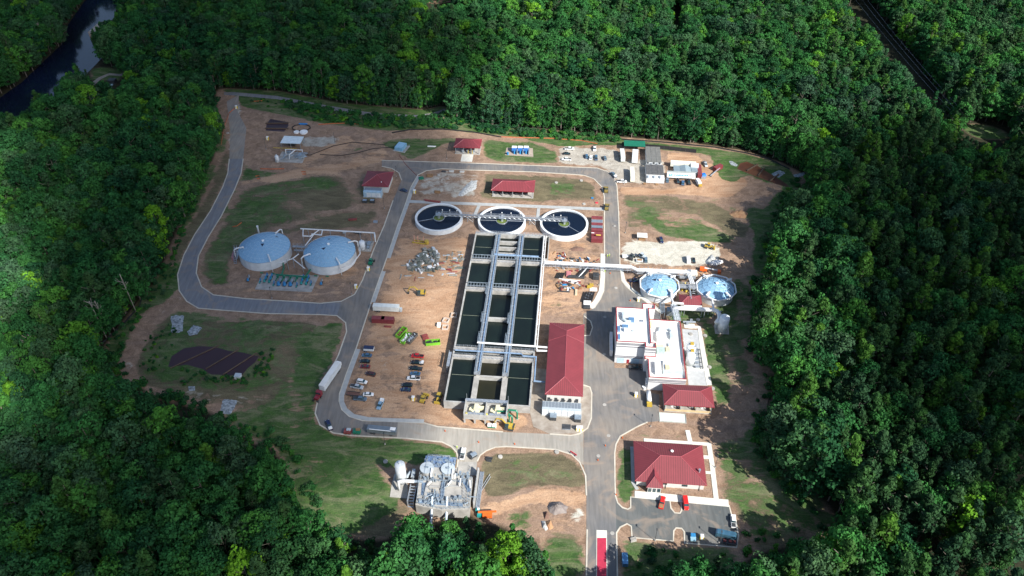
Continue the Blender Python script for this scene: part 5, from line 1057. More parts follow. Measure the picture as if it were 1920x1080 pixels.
# ---------------------------------------------------------------- vehicles (x forward)
PC = {'white': (0.78, 0.78, 0.77), 'black': (0.012, 0.012, 0.015), 'red': (0.50, 0.015, 0.02), 'darkred': (0.16, 0.012, 0.02), 'maroon': (0.07, 0.02, 0.02), 'blue': (0.05, 0.12, 0.22), 'navy': (0.012, 0.02, 0.07),
      'silver': (0.42, 0.45, 0.48), 'slate': (0.10, 0.15, 0.20), 'grey': (0.15, 0.16, 0.17), 'bright': (0.62, 0.02, 0.015), 'skyblue': (0.20, 0.34, 0.46)}
def loft(secs, z0):                                     # secs: (x, half width, top z) -> closed hull
    b = MB(); vs = []; n = 6
    for x, hw_, zt in secs: vs += [(x, -hw_ * .96, z0), (x, hw_ * .96, z0), (x, hw_, z0 + (zt - z0) * .62), (x, hw_ * .86, zt), (x, -hw_ * .86, zt), (x, -hw_, z0 + (zt - z0) * .62)]
    fs = [(i * n + j, (i + 1) * n + j, (i + 1) * n + (j + 1) % n, i * n + (j + 1) % n) for i in range(len(secs) - 1) for j in range(n)]
    fs += [tuple(range(n)), tuple((len(secs) - 1) * n + j for j in reversed(range(n)))]
    return b.add(vs, fs)
def wheels(t, xs, hw_, r=0.36, w_=0.26):
    for x in xs:
        for s_ in (-1, 1):
            b = MB(); k = 12; vs = [(x + r * math.cos(6.2832 * i / k), s_ * (hw_ - w_) + d, r + r * math.sin(6.2832 * i / k)) for d in (0, s_ * w_) for i in range(k)]
            b.add(vs, [(i, (i + 1) % k, k + (i + 1) % k, k + i) for i in range(k)] + [tuple(range(k)), tuple(range(2 * k - 1, k - 1, -1))]); w_o = b.build('wheel', black_m, t)
            MB().box(x, s_ * (hw_ + .005), r - .16, .32, .03, .32).build('rim', steel, w_o)
def cabin(t, m, x0, x1, x2, x3, hw_, zb, zt, name='windows'):
    b = MB(); w1, w2 = hw_ * .86, hw_ * .70
    b.add([(x0, -w1, zb), (x3, -w1, zb), (x3, w1, zb), (x0, w1, zb), (x1, -w2, zt), (x2, -w2, zt), (x2, w2, zt), (x1, w2, zt)], [(0, 1, 5, 4), (1, 2, 6, 5), (2, 3, 7, 6), (3, 0, 4, 7), (4, 5, 6, 7)]); b.build('windows', glass_m, t)
    b = MB(); b.box((x1 + x2) / 2, 0, zt - .02, (x2 - x1) * 1.02, 2 * w2 * 1.02, .07); b.build('roof', m, t)
def lights(t, x, hw_, z, xr):
    for s_ in (-1, 1):
        MB().box(x, s_ * hw_ * .68, z, .08, .32, .16).build('headlight', white_p, t); MB().box(xr, s_ * hw_ * .8, z, .08, .2, .2).build('tail_light', red_trim, t)
def car(kind, color, label, px, py, deg, g, extra=None):
    m = paint('paint_' + color, PC[color]); e, n = S(px, py)
    nm = {'pickup': 'pickup_truck', 'sedan': 'car', 'suv': 'sport_utility_vehicle', 'van': 'van'}[kind]
    t = thing(nm, label, {'pickup': 'pickup truck', 'sedan': 'car', 'suv': 'car', 'van': 'van'}[kind], e, n, rot=R(deg), group=g)
    if kind == 'pickup':
        H_ = 0.99; loft([(-2.95, .90, .98), (-2.9, H_, 1.08), (-.75, H_, 1.10), (.1, H_, 1.12), (1.6, H_, 1.14), (2.6, .97, 1.08), (2.92, .86, .86)], .42).build('body', m, t)
        cabin(t, m, -.95, -.65, 1.0, 1.75, H_, 1.10, 1.86); wheels(t, (-1.85, 1.9), H_, .40)
        MB().box(-1.95, 0, 1.085, 1.75, 1.55, .03).build('cargo_bed', {'toolbox': white_p, 'cover': black_m, 'load': wood_m}.get(extra, dark_metal), t)
        if extra == 'toolbox': MB().box(-2.3, 0, 1.12, 1.0, 1.6, .5).build('toolbox', white_p, t)
        lights(t, 2.9, H_, .78, -2.95)
    elif kind == 'sedan':
        H_ = 0.92; loft([(-2.35, .78, .78), (-2.2, .90, .98), (-1.1, H_, 1.0), (.9, H_, .98), (1.9, .88, .90), (2.3, .74, .68)], .32).build('body', m, t)
        cabin(t, m, -1.75, -.95, .45, 1.25, H_, .97, 1.46); wheels(t, (-1.4, 1.42), H_, .33); lights(t, 2.2, H_, .62, -2.32)
    elif kind == 'suv':
        H_ = 0.97; loft([(-2.35, .84, .95), (-2.25, .95, 1.12), (-1.1, H_, 1.15), (1.0, H_, 1.12), (1.9, .93, 1.04), (2.35, .80, .80)], .38).build('body', m, t)
        cabin(t, m, -2.2, -1.85, .6, 1.35, H_, 1.12, 1.74); wheels(t, (-1.4, 1.42), H_, .38); lights(t, 2.3, H_, .75, -2.34)
    else:
        H_ = 1.0; loft([(-2.8, .92, 1.9), (-2.7, 1.0, 2.2), (1.2, 1.0, 2.25), (1.9, .98, 1.5), (2.6, .94, 1.2), (2.85, .84, .9)], .4).build('body', m, t)
        b = MB(); b.add([(1.22, -.84, 2.2), (1.22, .84, 2.2), (1.92, .84, 1.52), (1.92, -.84, 1.52)], [(0, 3, 2, 1)]); b.v = [(x + .03, y, z + .03) for x, y, z in b.v]; b.build('windscreen', glass_m, t); wheels(t, (-1.8, 1.8), H_, .38); lights(t, 2.8, H_, .8, -2.8)
    return t
gW = 'vehicles in the dirt car park, western row'; gE = 'vehicles in the dirt car park, eastern row'; gN = 'vehicles on the north gravel lot'; gO = 'vehicles by the site offices'
for a in (('sedan', 'blue', 'blue car first in the western row, just below the enclosed white trailer', 688, 667.8, 180, gW),
 ('sedan', 'black', 'black car second in the western row of the dirt car park', 684.5, 679, 180, gW), ('sedan', 'darkred', 'dark red car third in the western row of the dirt car park', 684.4, 689, 180, gW),
 ('suv', 'maroon', 'dark maroon car parked askew alone in the middle of the western side', 695, 703.2, 167, gW), ('suv', 'white', 'white sport utility vehicle just above the silver pickup, western row', 679, 717.5, -8, gW),
 ('pickup', 'silver', 'silver pickup truck between the white utility vehicle and the brown trailer', 669.7, 727, -10, gW), ('sedan', 'white', 'white car right of the brown flat trailer', 691, 741.2, 4, gW),
 ('pickup', 'slate', 'blue-grey pickup truck parked just below the brown flat trailer', 675.6, 749.7, -2, gW), ('pickup', 'skyblue', 'pale blue pickup standing alone at the south end, pointing south', 713.6, 760, -97, gW, 'toolbox'),
 ('pickup', 'red', 'red pickup truck at the top of the eastern row', 783, 669.5, 180, gE, 'cover'), ('pickup', 'black', 'black pickup directly below the red pickup, pale load in its bed', 783, 682, 178, gE, 'toolbox'),
 ('pickup', 'black', 'black pickup third from the top in the eastern row', 780, 692.8, 178, gE), ('sedan', 'blue', 'blue car between a black pickup and the white pickup, eastern row', 778.7, 702.3, 180, gE),
 ('pickup', 'white', 'white pickup truck with black bed cover in the eastern row', 775.8, 711.3, 182, gE, 'cover'), ('suv', 'black', 'black utility vehicle second from the bottom of the eastern row', 764, 723.9, 180, gE), ('sedan', 'navy', 'dark navy car at the bottom of the eastern row', 761, 732.3, 180, gE),
 ('pickup', 'white', 'white pickup truck at the top left of the north gravel lot', 1067.6, 280.6, 0, gN), ('sedan', 'black', 'black car between two white pickups on the north gravel lot', 1062.6, 289.6, 0, gN), ('pickup', 'white', 'white pickup truck below the black car on the north gravel lot', 1062, 300.4, 180, gN),
 ('pickup', 'white', 'white pickup alone near the top of the north lot, facing south', 1114.7, 280, -90, gN), ('suv', 'blue', 'blue car at the left end of the short row on the north lot', 1099.8, 294.5, 95, gN), ('suv', 'white', 'white car between two blue cars on the north lot', 1107.8, 297, 80, gN),
 ('pickup', 'blue', 'blue pickup right of the white car on the north lot', 1117.5, 297, 92, gN, 'cover'), ('suv', 'slate', 'slate blue car standing alone at the right of the north lot', 1134, 298, 100, gN),
 ('pickup', 'slate', 'slate blue pickup turning on the road bend', 1149.8, 329.3, 120, None, 'toolbox'), ('pickup', 'white', 'white crew pickup beside the road bend, below the slim cream trailer', 1165.6, 342, 0, None),
 ('pickup', 'silver', 'silver pickup parked by the upright red container', 1322, 309.3, -80, gO), ('suv', 'slate', 'slate car alone between the office block and the white roofed trailer', 1250.8, 339.5, 88, gO), ('suv', 'black', 'black car leftmost of three below the white roofed trailer', 1270.6, 341.4, 92, gO),
 ('suv', 'blue', 'blue-grey car middle of three below the white roofed trailer', 1280, 344.3, 85, gO), ('pickup', 'black', 'black pickup rightmost of three below the white roofed trailer', 1291, 343, 95, gO),
 ('suv', 'navy', 'dark navy car on the pale gravel beside the white awning', 1239.6, 452.4, -80, None), ('van', 'white', 'white van on the pale gravel lot', 1290, 489, 90, None), ('sedan', 'black', 'small black car right beside the white van', 1300.3, 489.6, 90, None),
 ('suv', 'slate', 'slate car beside the white utility cart near the pipe bridge', 1210.5, 488.6, 90, None), ('pickup', 'navy', 'navy car in the shadow beside the western smaller dome', 1190, 528, 0, None),
 ('sedan', 'navy', 'dark navy car on the western road beside the small red-roofed building', 757.5, 358.5, -18, None), ('pickup', 'navy', 'navy pickup with white tailgate load parked at the road bend', 617.3, 799, 120, None, 'toolbox'),
 ('pickup', 'white', 'white pickup with open bed north of the treatment block', 868, 852.5, 88, None), ('pickup', 'bright', 'bright red pickup with open bed, left one in front of the office', 1241, 944, 76, None, 'load'),
 ('van', 'bright', 'bright red van, right one in front of the office', 1285, 946, -87, None), ('pickup', 'white', 'white service pickup at the east kerb of the office car park', 1374.5, 979, 85, None), ('pickup', 'black', 'black pickup in the shade of the white process building', 1190, 690.5, 0, None)):
    car(*a[:7], *(a[7:] or ()))
def trailer_box(name, label, cat, px, py, L_, W_, H_, deg, m, g=None, wheels_=True, z0=1.0, roof=None, px_z=0):
    t = thing(name, label, cat, *S(px, py), rot=R(deg), group=g)
    MB().box(0, 0, z0, L_, W_, H_ - z0).build('box', m, t); MB().box(0, 0, H_, L_ * 1.005, W_ * 1.01, 0.08).build('roof', roof or m, t)
    if wheels_: wheels(t, (-L_ * .36, -L_ * .28), W_ / 2, .5, .3); MB().box(0, 0, z0 - .25, L_ * .95, W_ * .5, .24).build('chassis', dark_metal, t); MB().tube([(L_ / 2, 0, z0 - .1), (L_ / 2 + 1.2, 0, z0 - .1)], .08, 5).build('drawbar', dark_metal, t)
    return t
cream_box = mat('cream_box', (0.72, 0.70, 0.58), 0.5); roofgrey = mat('dark_felt_roof', (0.09, 0.09, 0.09), 0.8, var=0.25, scale=.8); roofgrey2 = mat('grey_felt_roof', (0.15, 0.15, 0.14), 0.8, var=.15)
trailer_box('enclosed_trailer', 'small white enclosed trailer with dark blue roof at the top of the car park', 'trailer', 692.4, 658, 4.6, 2.2, 2.3, 0, white_coat, roof=mat('navy_roof', (0.02, 0.03, 0.08), .4))
t = thing('flat_trailer', 'brown flat trailer between the silver and blue-grey pickups', 'trailer', *S(662.4, 740.5), rot=R(-3)); MB().box(0, 0, .6, 5.6, 2.1, .15).build('deck', mat('rusty_deck', (.14, .07, .055), .8), t)
b = MB(); b.box(0, 1.05, .7, 5.6, .08, .4); b.box(0, -1.05, .7, 5.6, .08, .4); b.tube([(2.8, .8, .6), (4, 0, .6), (2.8, -.8, .6)], .06, 4); b.build('side_rail', dark_metal, t); wheels(t, (-.6, .3), 1.15, .35)
t = thing('semi_trailer_truck', 'long white box trailer with red tractor parked on the western road', 'lorry', *S(618, 716), rot=R(76))
MB().box(1.2, 0, 1.1, 15.2, 2.6, 2.9).build('trailer_box', white_coat, t); MB().box(1.2, 0, 4.0, 15.3, 2.65, .06).build('trailer_roof', white_roof, t); wheels(t, (7.2, 6.0, -9.6, -12.3), 1.3, .52, .35)
MB().box(-8.9, 0, .9, 1.6, 2.4, 2.3).build('cab', paint('paint_cab_red', (.22, .02, .03)), t); MB().box(-10.8, 0, .8, 2.6, 1.8, 1.2).build('bonnet', paint('paint_cab_red', (.22, .02, .03)), t); MB().box(-9.75, 0, 2.0, .12, 2.1, .9).build('windscreen', glass_m, t)
MB().box(9.3, 0, 1.6, 1.0, 2.2, 1.9).build('reefer_unit', white_p, t)
t = trailer_box('tank_trailer', 'long white storage trailer parked above the dark red containers', 'trailer', 725, 583, 12.6, 2.6, 3.6, 0, mat('offwhite_box', (.66, .68, .64), .5)); MB().box(7.0, .3, .2, 1.1, 1.4, 1.8).build('generator', tank_grey, t)
cont = mat('container_red', (0.17, 0.028, 0.035), .6, var=.2, scale=.8, stripe=(0, .5, .8)); contg = mat('container_top', (0.19, 0.04, 0.045), .6, var=.2); contd = mat('container_rust', (.26, .09, .07), .7, var=.3, scale=.8)
def container(label, px, py, L_, deg, z=0, g='shipping containers', m=cont, top=None):
    t = thing('shipping_container', label, 'shipping container', *S(px, py, z), z=z, rot=R(deg), group=g); MB().box(0, 0, .1, L_, 2.44, 2.5).build('box', m, t); MB().box(0, 0, 2.6, L_, 2.44, .06).build('roof', top or contg, t)
    b = MB()
    for s_ in (-1, 1): b.box(L_ / 2 + .03, s_ * .6, .25, .06, 1.1, 2.2)
    each(b, 'door', m, t); b = MB()
    for sx in (-1, 1):
        for sy in (-1, 1): b.box(sx * (L_ / 2 - .08), sy * 1.18, 0, .2, .2, 2.72)
    b.build('corner_post', m, t); return t
container('dark red container, left of two end to end below the white trailer', 710, 603, 6.06, 2); container('dark red container, right of two end to end below the white trailer', 727.5, 604, 6.06, 0)
container('tall dark red container standing at the right end of the white roofed trailer', 1310.5, 325, 6.06 * 1.9, 88, g=None); container('red container angled by the clay track at the far right of the offices', 1345.5, 318, 6.06, 42, g=None)
for i, (py, lab, m_) in enumerate(((453, 'red container nearest the camera in the stack by the east clarifier', cont), (444.5, 'red container second from the front beside the east clarifier', cont), (437, 'red container with yellow boards on its roof beside the east clarifier', cont), (427, 'red container behind a grey roofed one beside the east clarifier', cont), (415, 'red container farthest back in the row beside the east clarifier', contd))):
    container(lab, 1119, py, 6.06, 0, g='red containers beside the east clarifier', m=m_)
for py, lab in ((432.5, 'grey flat-roofed container between red ones by the clarifier'), (421.5, 'dark grey container second from the back by the clarifier')): container(lab, 1119, py, 6.06, 0, g='grey containers beside the east clarifier', m=tank_grey, top=mat('container_grey_top', (.16, .2, .24), .6))
t = thing('yellow_boards', 'yellow boards lying on the red container roof beside the clarifier', 'boards', *S(1122, 441, 2.7), z=2.72); MB().box(0, 0, 0, 2.6, .6, .2).build('board', mat('board_yellow', (.75, .5, .1), .6), t); MB().box(-3, 1.8, 0, 1.6, .5, .1).build('sheet', white_p, t)
# site offices
t = thing('office_block', 'wide two-part site office with dark grey flat roofs behind the offices\' cars', 'site office', *S(1221, 340, 0)); 
p = [S(1212, 276, 3.4), S(1245, 277, 3.4), S(1206, 337, 3.4), S(1241, 340, 3.4)]; o_ = S(1221, 340, 0)
xl, xr = (p[0][0] + p[2][0]) / 2 - o_[0] + .3, (p[1][0] + p[3][0]) / 2 - o_[0]; yt, ybm = p[0][1] - o_[1], S(1224, 344.5, 0)[1] - o_[1]; ym = S(1224, 306, 3.4)[1] - o_[1]; ym2 = S(1224, 304, 3.4)[1] - o_[1]
MB().box((xl + xr) / 2, (ybm + ym - 1.4) / 2 + .2, .4, xr - xl, ym - 1.4 - ybm, 2.9).build('wall', white_coat, t); MB().box((xl + xr) / 2, (ym + yt) / 2 + 1, .4, xr - xl - 1.6, yt - ym - .4, 2.9).build('rear_wall', white_coat, t)
for k in range(3):
    w_ = (xr - xl) / 3; y0_ = ybm + 4.4
    MB().box(xl + w_ * (k + .5), (y0_ + ym - 1.6) / 2, 3.3, w_ - .12, ym - 1.6 - y0_, .18).build('front_roof', roofgrey, t); MB().box(xl + .8 + (w_ - .5) * (k + .5), (ym + yt) / 2 + 1, 3.3, w_ - .62, yt - ym - .2, .2).build('rear_roof', roofgrey2, t)
    MB().box(xl + w_ * (k + .5) - .6, ybm + 1.5, 3.3, 1.0, 2.4, .9).build('roof_fan', tank_grey, t); MB().box(xl + w_ * (k + .4), ym - .4, 3.3, 1.2, .9, .7).build('roof_unit', dark_metal, t)
MB().box((xl + xr) / 2, ybm + 2.2, 3.28, xr - xl - .05, 4.5, .08).build('white_roof', white_roof, t); b = MB(); b.box(-4, ybm - .8, .3, 1.6, 1.6, .2); b.box(3, ybm - .8, .3, 1.6, 1.6, .2); each(b, 'doorstep', wood_m, t)
t = thing('green_canopy', 'dark green metal canopy roof behind the two white trailers', 'canopy', *S(1189, 285)); MB().box(0, 3.5, 4.2, 13.0, 5.6, .15).box(0, .4, 4.0, 13.0, .8, .12).build('roof', mat('green_sheet', (.015, .16, .10), .5, stripe=(0, .8, .75)), t)
b = MB()
for x in (-6, 0, 6):
    for y in (1, 6): b.box(x, y, 0, .25, .25, 4.2)
each(b, 'post', dark_metal, t)
trailer_box('storage_trailer', 'pale grey trailer left of the white one by the green canopy', 'trailer', 1166.5, 297, 10.5, 2.6, 3.8, 93, mat('grey_white_box', (.58, .60, .56), .5)); trailer_box('storage_trailer', 'bright white trailer in front of the green canopy', 'trailer', 1190, 299, 11.0, 3.4, 3.8, 86, white_coat)
trailer_box('storage_trailer', 'slim cream trailer left of the grey-roofed office block', 'trailer', 1184.8, 333, 12.0, 2.5, 3.6, 90, cream_box)
trailer_box('storage_trailer', 'long cream trailer behind the grey sheds', 'trailer', 1280, 313.5, 15, 3.0, 3.5, -3, cream_box); trailer_box('storage_trailer', 'short white trailer on the right end of the long cream trailer', 'trailer', 1301, 319, 4.6, 3.6, 3.8, -3, white_coat, wheels_=False, z0=0)
for px, w_, lab in ((1268, 3.2, 'small grey-blue shed, left of the three behind the white roofed trailer'), (1301, 3.4, 'small grey-blue shed, right of the three beside the tall red container')):
    t = thing('shed', lab, 'shed', *S(px, 327)); MB().box(0, 2, 0, w_, 6.5, 2.8).build('wall', tank_grey, t); MB().box(0, 2, 2.8, w_ + .3, 6.8, .14).build('roof', mat('shed_roof', (.20, .26, .29), .5), t)
t = thing('shed', 'wide grey-blue pitched shed, middle of the three sheds', 'shed', *S(1284, 328)); MB().box(0, 2, 0, 7.4, 7, 2.5).build('wall', tank_grey, t)
MB().add([(-3.9, -1.7, 2.6), (0, -1.7, 3.6), (0, 5.7, 3.6), (-3.9, 5.7, 2.6)], [(0, 1, 2, 3)]).build('roof', mat('shed_roof', (.20, .26, .29)), t); MB().add([(0, -1.7, 3.6), (3.9, -1.7, 2.6), (3.9, 5.7, 2.6), (0, 5.7, 3.6)], [(0, 1, 2, 3)]).build('roof', mat('shed_roof2', (.24, .31, .34)), t)
t = thing('signed_trailer', 'long white and grey roofed trailer with pale blue lettering on its front slope', 'site trailer', *S(1276, 335.5)); 
MB().box(0, 1.2, .5, 16.2, 3.0, 2.9).build('body', white_coat, t)
MB().add([(-8.2, .6, 3.6), (8.2, .6, 3.6), (8.2, 2.9, 3.5), (-8.2, 2.9, 3.5)], [(0, 1, 2, 3)]).build('grey_roof', mat('grey_roof_strip', (.36, .39, .37), .6), t)
sl = MB().add([(-8.2, -1.9, 2.0), (8.2, -1.9, 2.0), (8.2, .6, 3.6), (-8.2, .6, 3.6)], [(0, 1, 2, 3)]).build('white_slope', white_roof, t)
lm = mat('sign_blue', (.01, .24, .50), .5)
cu = bpy.data.curves.new('lettering', 'FONT'); cu.body = 'CHARNHARTE'; cu.size = 1.75; cu.offset = .05; cu.extrude = .02; cu.align_x = 'CENTER'; cu.align_y = 'CENTER'
tx = bpy.data.objects.new('lettering', cu); col.objects.link(tx); tx.parent = t; ang = math.atan2(1.6, 2.5); tx.location = (.4, -.68, 2.90); tx.rotation_euler = (ang, 0, 0); cu.materials.append(lm)
dg = bpy.context.evaluated_depsgraph_get(); me2 = bpy.data.meshes.new_from_object(tx.evaluated_get(dg)); tm = bpy.data.objects.new('lettering', me2); col.objects.link(tm); tm.parent = t; tm.location = tx.location; tm.rotation_euler = tx.rotation_euler
bpy.data.objects.remove(tx, do_unlink=True); tm.name = 'lettering'
b = MB(); k = 16; vs = [(-6.4 + r_ * math.cos(6.2832 * i / k), r_ * math.sin(6.2832 * i / k)) for r_ in (.95, .35) for i in range(k)]; ca_, sa_ = math.cos(ang), math.sin(ang)
b.add([(x, -.68 + y * ca_, 2.90 + y * sa_) for x, y in vs], [(i, (i + 1) % k, k + (i + 1) % k, k + i) for i in range(k)]); b.build('emblem', lm, t)
t = thing('blue_tarp_bin', 'bright blue covered bin beside the tall red container', 'bin', *S(1318.5, 333)); MB().box(0, 0, 0, 2.8, 3.2, 1.3).build('bin', steel, t); MB().box(0.1, .8, 1.3, 3.0, 2.6, .9, .3, .7).build('tarp', mat('tarp_blue', (.01, .16, .55), .4), t)
t = thing('light_tower', 'white mobile unit with yellow front right of the signed trailer', 'mobile plant', *S(1309, 345), rot=R(-75)); MB().box(0, 0, .5, 5.0, 2.0, 2.0).build('body', white_coat, t); MB().box(3.0, 0, .5, 1.2, 2.0, 1.2).build('front', yellow_m, t); wheels(t, (-1.2, 1.2), 1.0)
t = thing('conveyor', 'grey slanted conveyor beside the angled red container', 'conveyor', *S(1340, 325), rot=R(50)); MB().tube([(-5, 0, .4), (5, 0, 1.6)], .35, 6).build('belt', steel, t); wheels(t, (-4.6,), .8, .4)
# the awning cart, plant and machines
t = thing('white_awning', 'small square white awning over a workbench at the pale gravel lot', 'awning', *S(1203.5, 450.5)); MB().box(0, 1, 2.6, 5.4, 4.0, .12).build('roof', white_roof, t)
b = MB()
for x in (-2.5, 2.5):
    for y in (-.8, 2.8): b.box(x, y, 0, .12, .12, 2.6)
each(b, 'post', steel, t); MB().box(0, .5, 0, 3.4, 1.2, 1).build('bench', wood_m, t)
def excavator(label, px, py, body, arm, z=0, s=1.0, pose=1):
    t = thing('excavator', label, 'excavator', *S(px, py), rot=R(body))
    for y in (-1.2, 1.2): MB().box(0, y, .1, 3.8, .6, .85).build('track', dark_metal, t)
    MB().box(-.6, 0, 1.1, 3.4, 2.5, 1.1).build('engine_house', yellow_m, t); MB().box(.9, .75, 1.2, 1.5, 1.1, 1.7).build('cab', glass_m, t); MB().box(-1.9, 0, 1.1, .7, 2.5, 1.2).build('counterweight', dark_metal, t)
    MB().tube([(1.0, -.2, 1.8), (3.2, -.2, 4.6), (5.6, -.2, 4.3)], .32, 6).build('boom', yellow_m, t); MB().tube([(5.5, -.2, 4.4), (6.6, -.2, 1.6)], .25, 6).build('dipper', yellow_m, t); MB().box(6.4, -.2, .3, .9, 1.1, 1.2, 0, .7).build('bucket', dark_metal, t); return t
excavator('yellow excavator on the dirt above the white storage trailer, arm reaching west', 790, 552, 182, 0); excavator('yellow excavator by the kerb in front of the inlet works', 955, 803, 170, 0)
def loader(label, px, py, deg, nm='wheel_loader', m=yellow_m, cat='loader', blade=True):
    t = thing(nm, label, cat, *S(px, py), rot=R(deg)); loft([(-2.6, 1.0, 1.9), (-1.0, 1.05, 2.0), (-.9, .7, 1.6), (1.2, .6, 1.2)], .8).build('body', m, t); MB().box(-.6, 0, 1.5, 1.4, 1.5, 1.4).build('cab', glass_m, t); MB().box(-.6, 0, 2.9, 1.5, 1.6, .1).build('cab_roof', m, t)
    wheels(t, (-1.7, 1.2), 1.25, .68, .5)
    if blade: MB().box(2.6, 0, .2, .7, 2.7, 1.1).build('bucket', m, t); MB().tube([(.6, -.5, 1.6), (2.4, -.5, .9)], .16, 5).tube([(.6, .5, 1.6), (2.4, .5, .9)], .16, 5).build('arm', m, t)
    return t
dull_yellow = mat('dull_yellow', (.20, .15, .04), .7, var=.4, scale=2)
loader('yellow loader with big bucket beside the yellow and white toilet', 795, 750, 75); loader('yellow machine with a front blade in the basin shadow', 822.5, 749, -95); loader('yellow machine at the road edge by the upper right bend', 1136, 358.5, 90, m=dull_yellow)
loader('dark yellow machine on the right-hand road beside the clarifiers', 1137.3, 391, 85, m=dull_yellow); loader('yellow dozer on the pale gravel by the wood', 1330, 465, -10, 'bulldozer', cat='bulldozer'); loader('green and black machine on the western road edge', 697, 493, 80, 'tractor', green_pipe, 'tractor', False)
loader('small dark loader left of the slate car by the pipe bridge', 1185, 484, 60, m=dark_metal, blade=False); loader('small grey skid loader above the white utility cart', 1201, 482.5, 150, m=tank_grey, blade=False)
t = thing('utility_cart', 'open white utility cart beside the slate car near the pipe bridge', 'cart', *S(1199, 490)); MB().box(0, 0, .5, 3.4, 2, .5).build('tray', white_coat, t); MB().box(0, 0, 1.0, 2.6, 1.5, .1).build('load', wood_m, t); wheels(t, (-1, 1), 1.0, .35)
t = thing('utility_cart', 'small white cart west of the dark loaders, near the road', 'cart', *S(1172, 483)); MB().box(0, 0, .5, 3.0, 1.8, .9).build('body', white_coat, t); wheels(t, (-1, 1), .9, .35)
t = thing('utility_cart', 'dark utility cart on the driveway beside the white pickup', 'cart', *S(887, 857), rot=R(40)); MB().box(0, 0, .5, 3.2, 1.8, .8).build('body', dark_metal, t); MB().box(.3, 0, 1.3, 2.4, 1.7, .6).build('canopy', steel_blue, t); wheels(t, (-1.1, 1.1), .9, .35)
t = thing('boom_lift', 'orange and white boom lift between the two smaller domes and the gravel', 'boom lift', *S(1331, 510), rot=R(-8)); MB().box(-3.4, 0, .7, 3.6, 2.3, 1.3).build('chassis', orange_m, t); MB().tube([(-3, 0, 2.2), (3.5, 0, 1.8)], .32, 6).build('boom', white_coat, t); MB().box(4.6, 0, .5, 1.6, 1.8, 1.2).build('basket', orange_m, t); wheels(t, (-4.6, -2.4), 1.2, .5)
t = thing('boom_lift', 'orange telescopic lift on the clay at the edge of the southern trees', 'boom lift', *S(914, 968), rot=R(4)); MB().box(0, -.4, .8, 3.6, 2.0, 1.2).build('chassis', orange_m, t); MB().tube([(-3.5, .5, 1.9), (3.4, .5, 2.5)], .45, 6).build('boom', orange_m, t); wheels(t, (-1.3, 1.3), 1.2, .55)
t = thing('teal_generator', 'teal and white generator beside the orange lift near the southern trees', 'generator', *S(896, 960)); MB().box(0, 0, .3, 1.6, 1.2, 1.3).build('casing', teal_m, t); MB().box(.8, -2, .3, 1.6, 1.2, 1.3).build('casing', teal_m, t); MB().box(.2, .2, 1.6, .8, .8, .3).build('lid', white_p, t)
t = thing('mixer_truck', 'white tank truck with yellow rear west of the open red-roofed shelter', 'tank truck', *S(1216, 752), rot=R(92)); b = MB(); b.tube([(-1.6, 0, 2.0), (3.6, 0, 2.0)], 1.05, 12); b.build('tank', white_coat, t, True); MB().box(-3, 0, .8, 2.2, 2.2, 1.0).build('rear_frame', yellow_m, t); MB().box(0.5, 0, .7, 8, 1.0, .3).build('chassis', dark_metal, t); wheels(t, (-2.6, -1.2, 3.4), 1.15, .5)
t = thing('camper_bus', 'long metallic blue-grey bus body in the tree shade of the car park', 'bus', *S(1360, 1007), rot=R(-10)); loft([(-3.8, 1.0, 2.4), (-3.3, 1.2, 2.9), (3.2, 1.2, 2.9), (3.9, 1.0, 2.0)], .5).build('body', mat('bus_blue', (.10, .24, .34), .25, .6, var=.3), t); wheels(t, (-2.4, 2.4), 1.2, .45); MB().box(0, -1.3, .3, 6, .2, .9).build('sill', dark_metal, t)
t = thing('low_trailer', 'black low trailer loaded with gear just below the blue-grey bus', 'trailer', *S(1366, 1018), rot=R(-6)); MB().box(0, 0, .6, 6, 1.8, .2).build('deck', dark_metal, t); b = MB(); b.box(-1.5, 0, .8, 1, .8, .6); b.box(.5, .2, .8, 1.2, 1, .5); b.box(2, 0, .8, .7, .8, .7); each(b, 'load', rust_m, t); wheels(t, (-.8, .4), 1.0, .35)
t = thing('utility_cart', 'pale blue open cart beside the southern kerb island of the car park', 'cart', *S(1299, 1010)); MB().box(0, 0, .5, 2.0, 2.9, .5).build('tray', mat('cart_blue', (.25, .42, .5), .4), t); MB().box(0, .7, 1.0, 1.7, 1.2, .7).build('hood', pump_blue, t); wheels(t, (-.6, .6), 1.3, .35)
t = thing('enclosed_trailer', 'steel blue box trailer on the grass beside the main road', 'trailer', *S(1171, 1054), rot=R(92)); MB().box(0, 0, .6, 4.6, 2.0, 2.0).build('box', mat('trailer_blue', (.07, .20, .38), .4), t); MB().box(0, 0, 2.6, 4.6, 2.0, .06).build('roof', mat('trailer_blue_roof', (.09, .24, .44), .4), t); wheels(t, (-.4, .5), 1.05, .35)
t = thing('tanker', 'long silver-grey tank trailer parked along the southern road', 'tanker', *S(717, 811.5), rot=R(-3)); MB().box(0, 0, .9, 12.2, 2.6, 2.0).build('tank', mat('silver_tank', (.22, .26, .29), .35, .5, var=.15), t); MB().box(4.6, .3, 2.9, 2.2, 1.5, .15).build('top_rack', white_p, t); MB().box(-.5, -1.1, 2.9, 9, .3, .12).build('stripe', white_p, t); wheels(t, (-4.5, -3.2, 4), 1.3, .5)
for px, m_, lb in ((652.5, rust_m, 'rusty cart with a pale cover parked behind the skip on the southern road'), (670, green_pipe, 'green and brown compressor trailer between the cart and the silver tanker')):
    t = thing('work_trailer', lb, 'trailer', *S(px, 812)); MB().box(0, 0, .6, 3.0, 2.2, 1.0).build('body', m_, t); MB().box(.4, .5, 1.6, 1.8, 1.2, .4).build('cover', tank_grey if m_ is rust_m else wood_m, t); wheels(t, (-.6, .6), 1.1, .35)
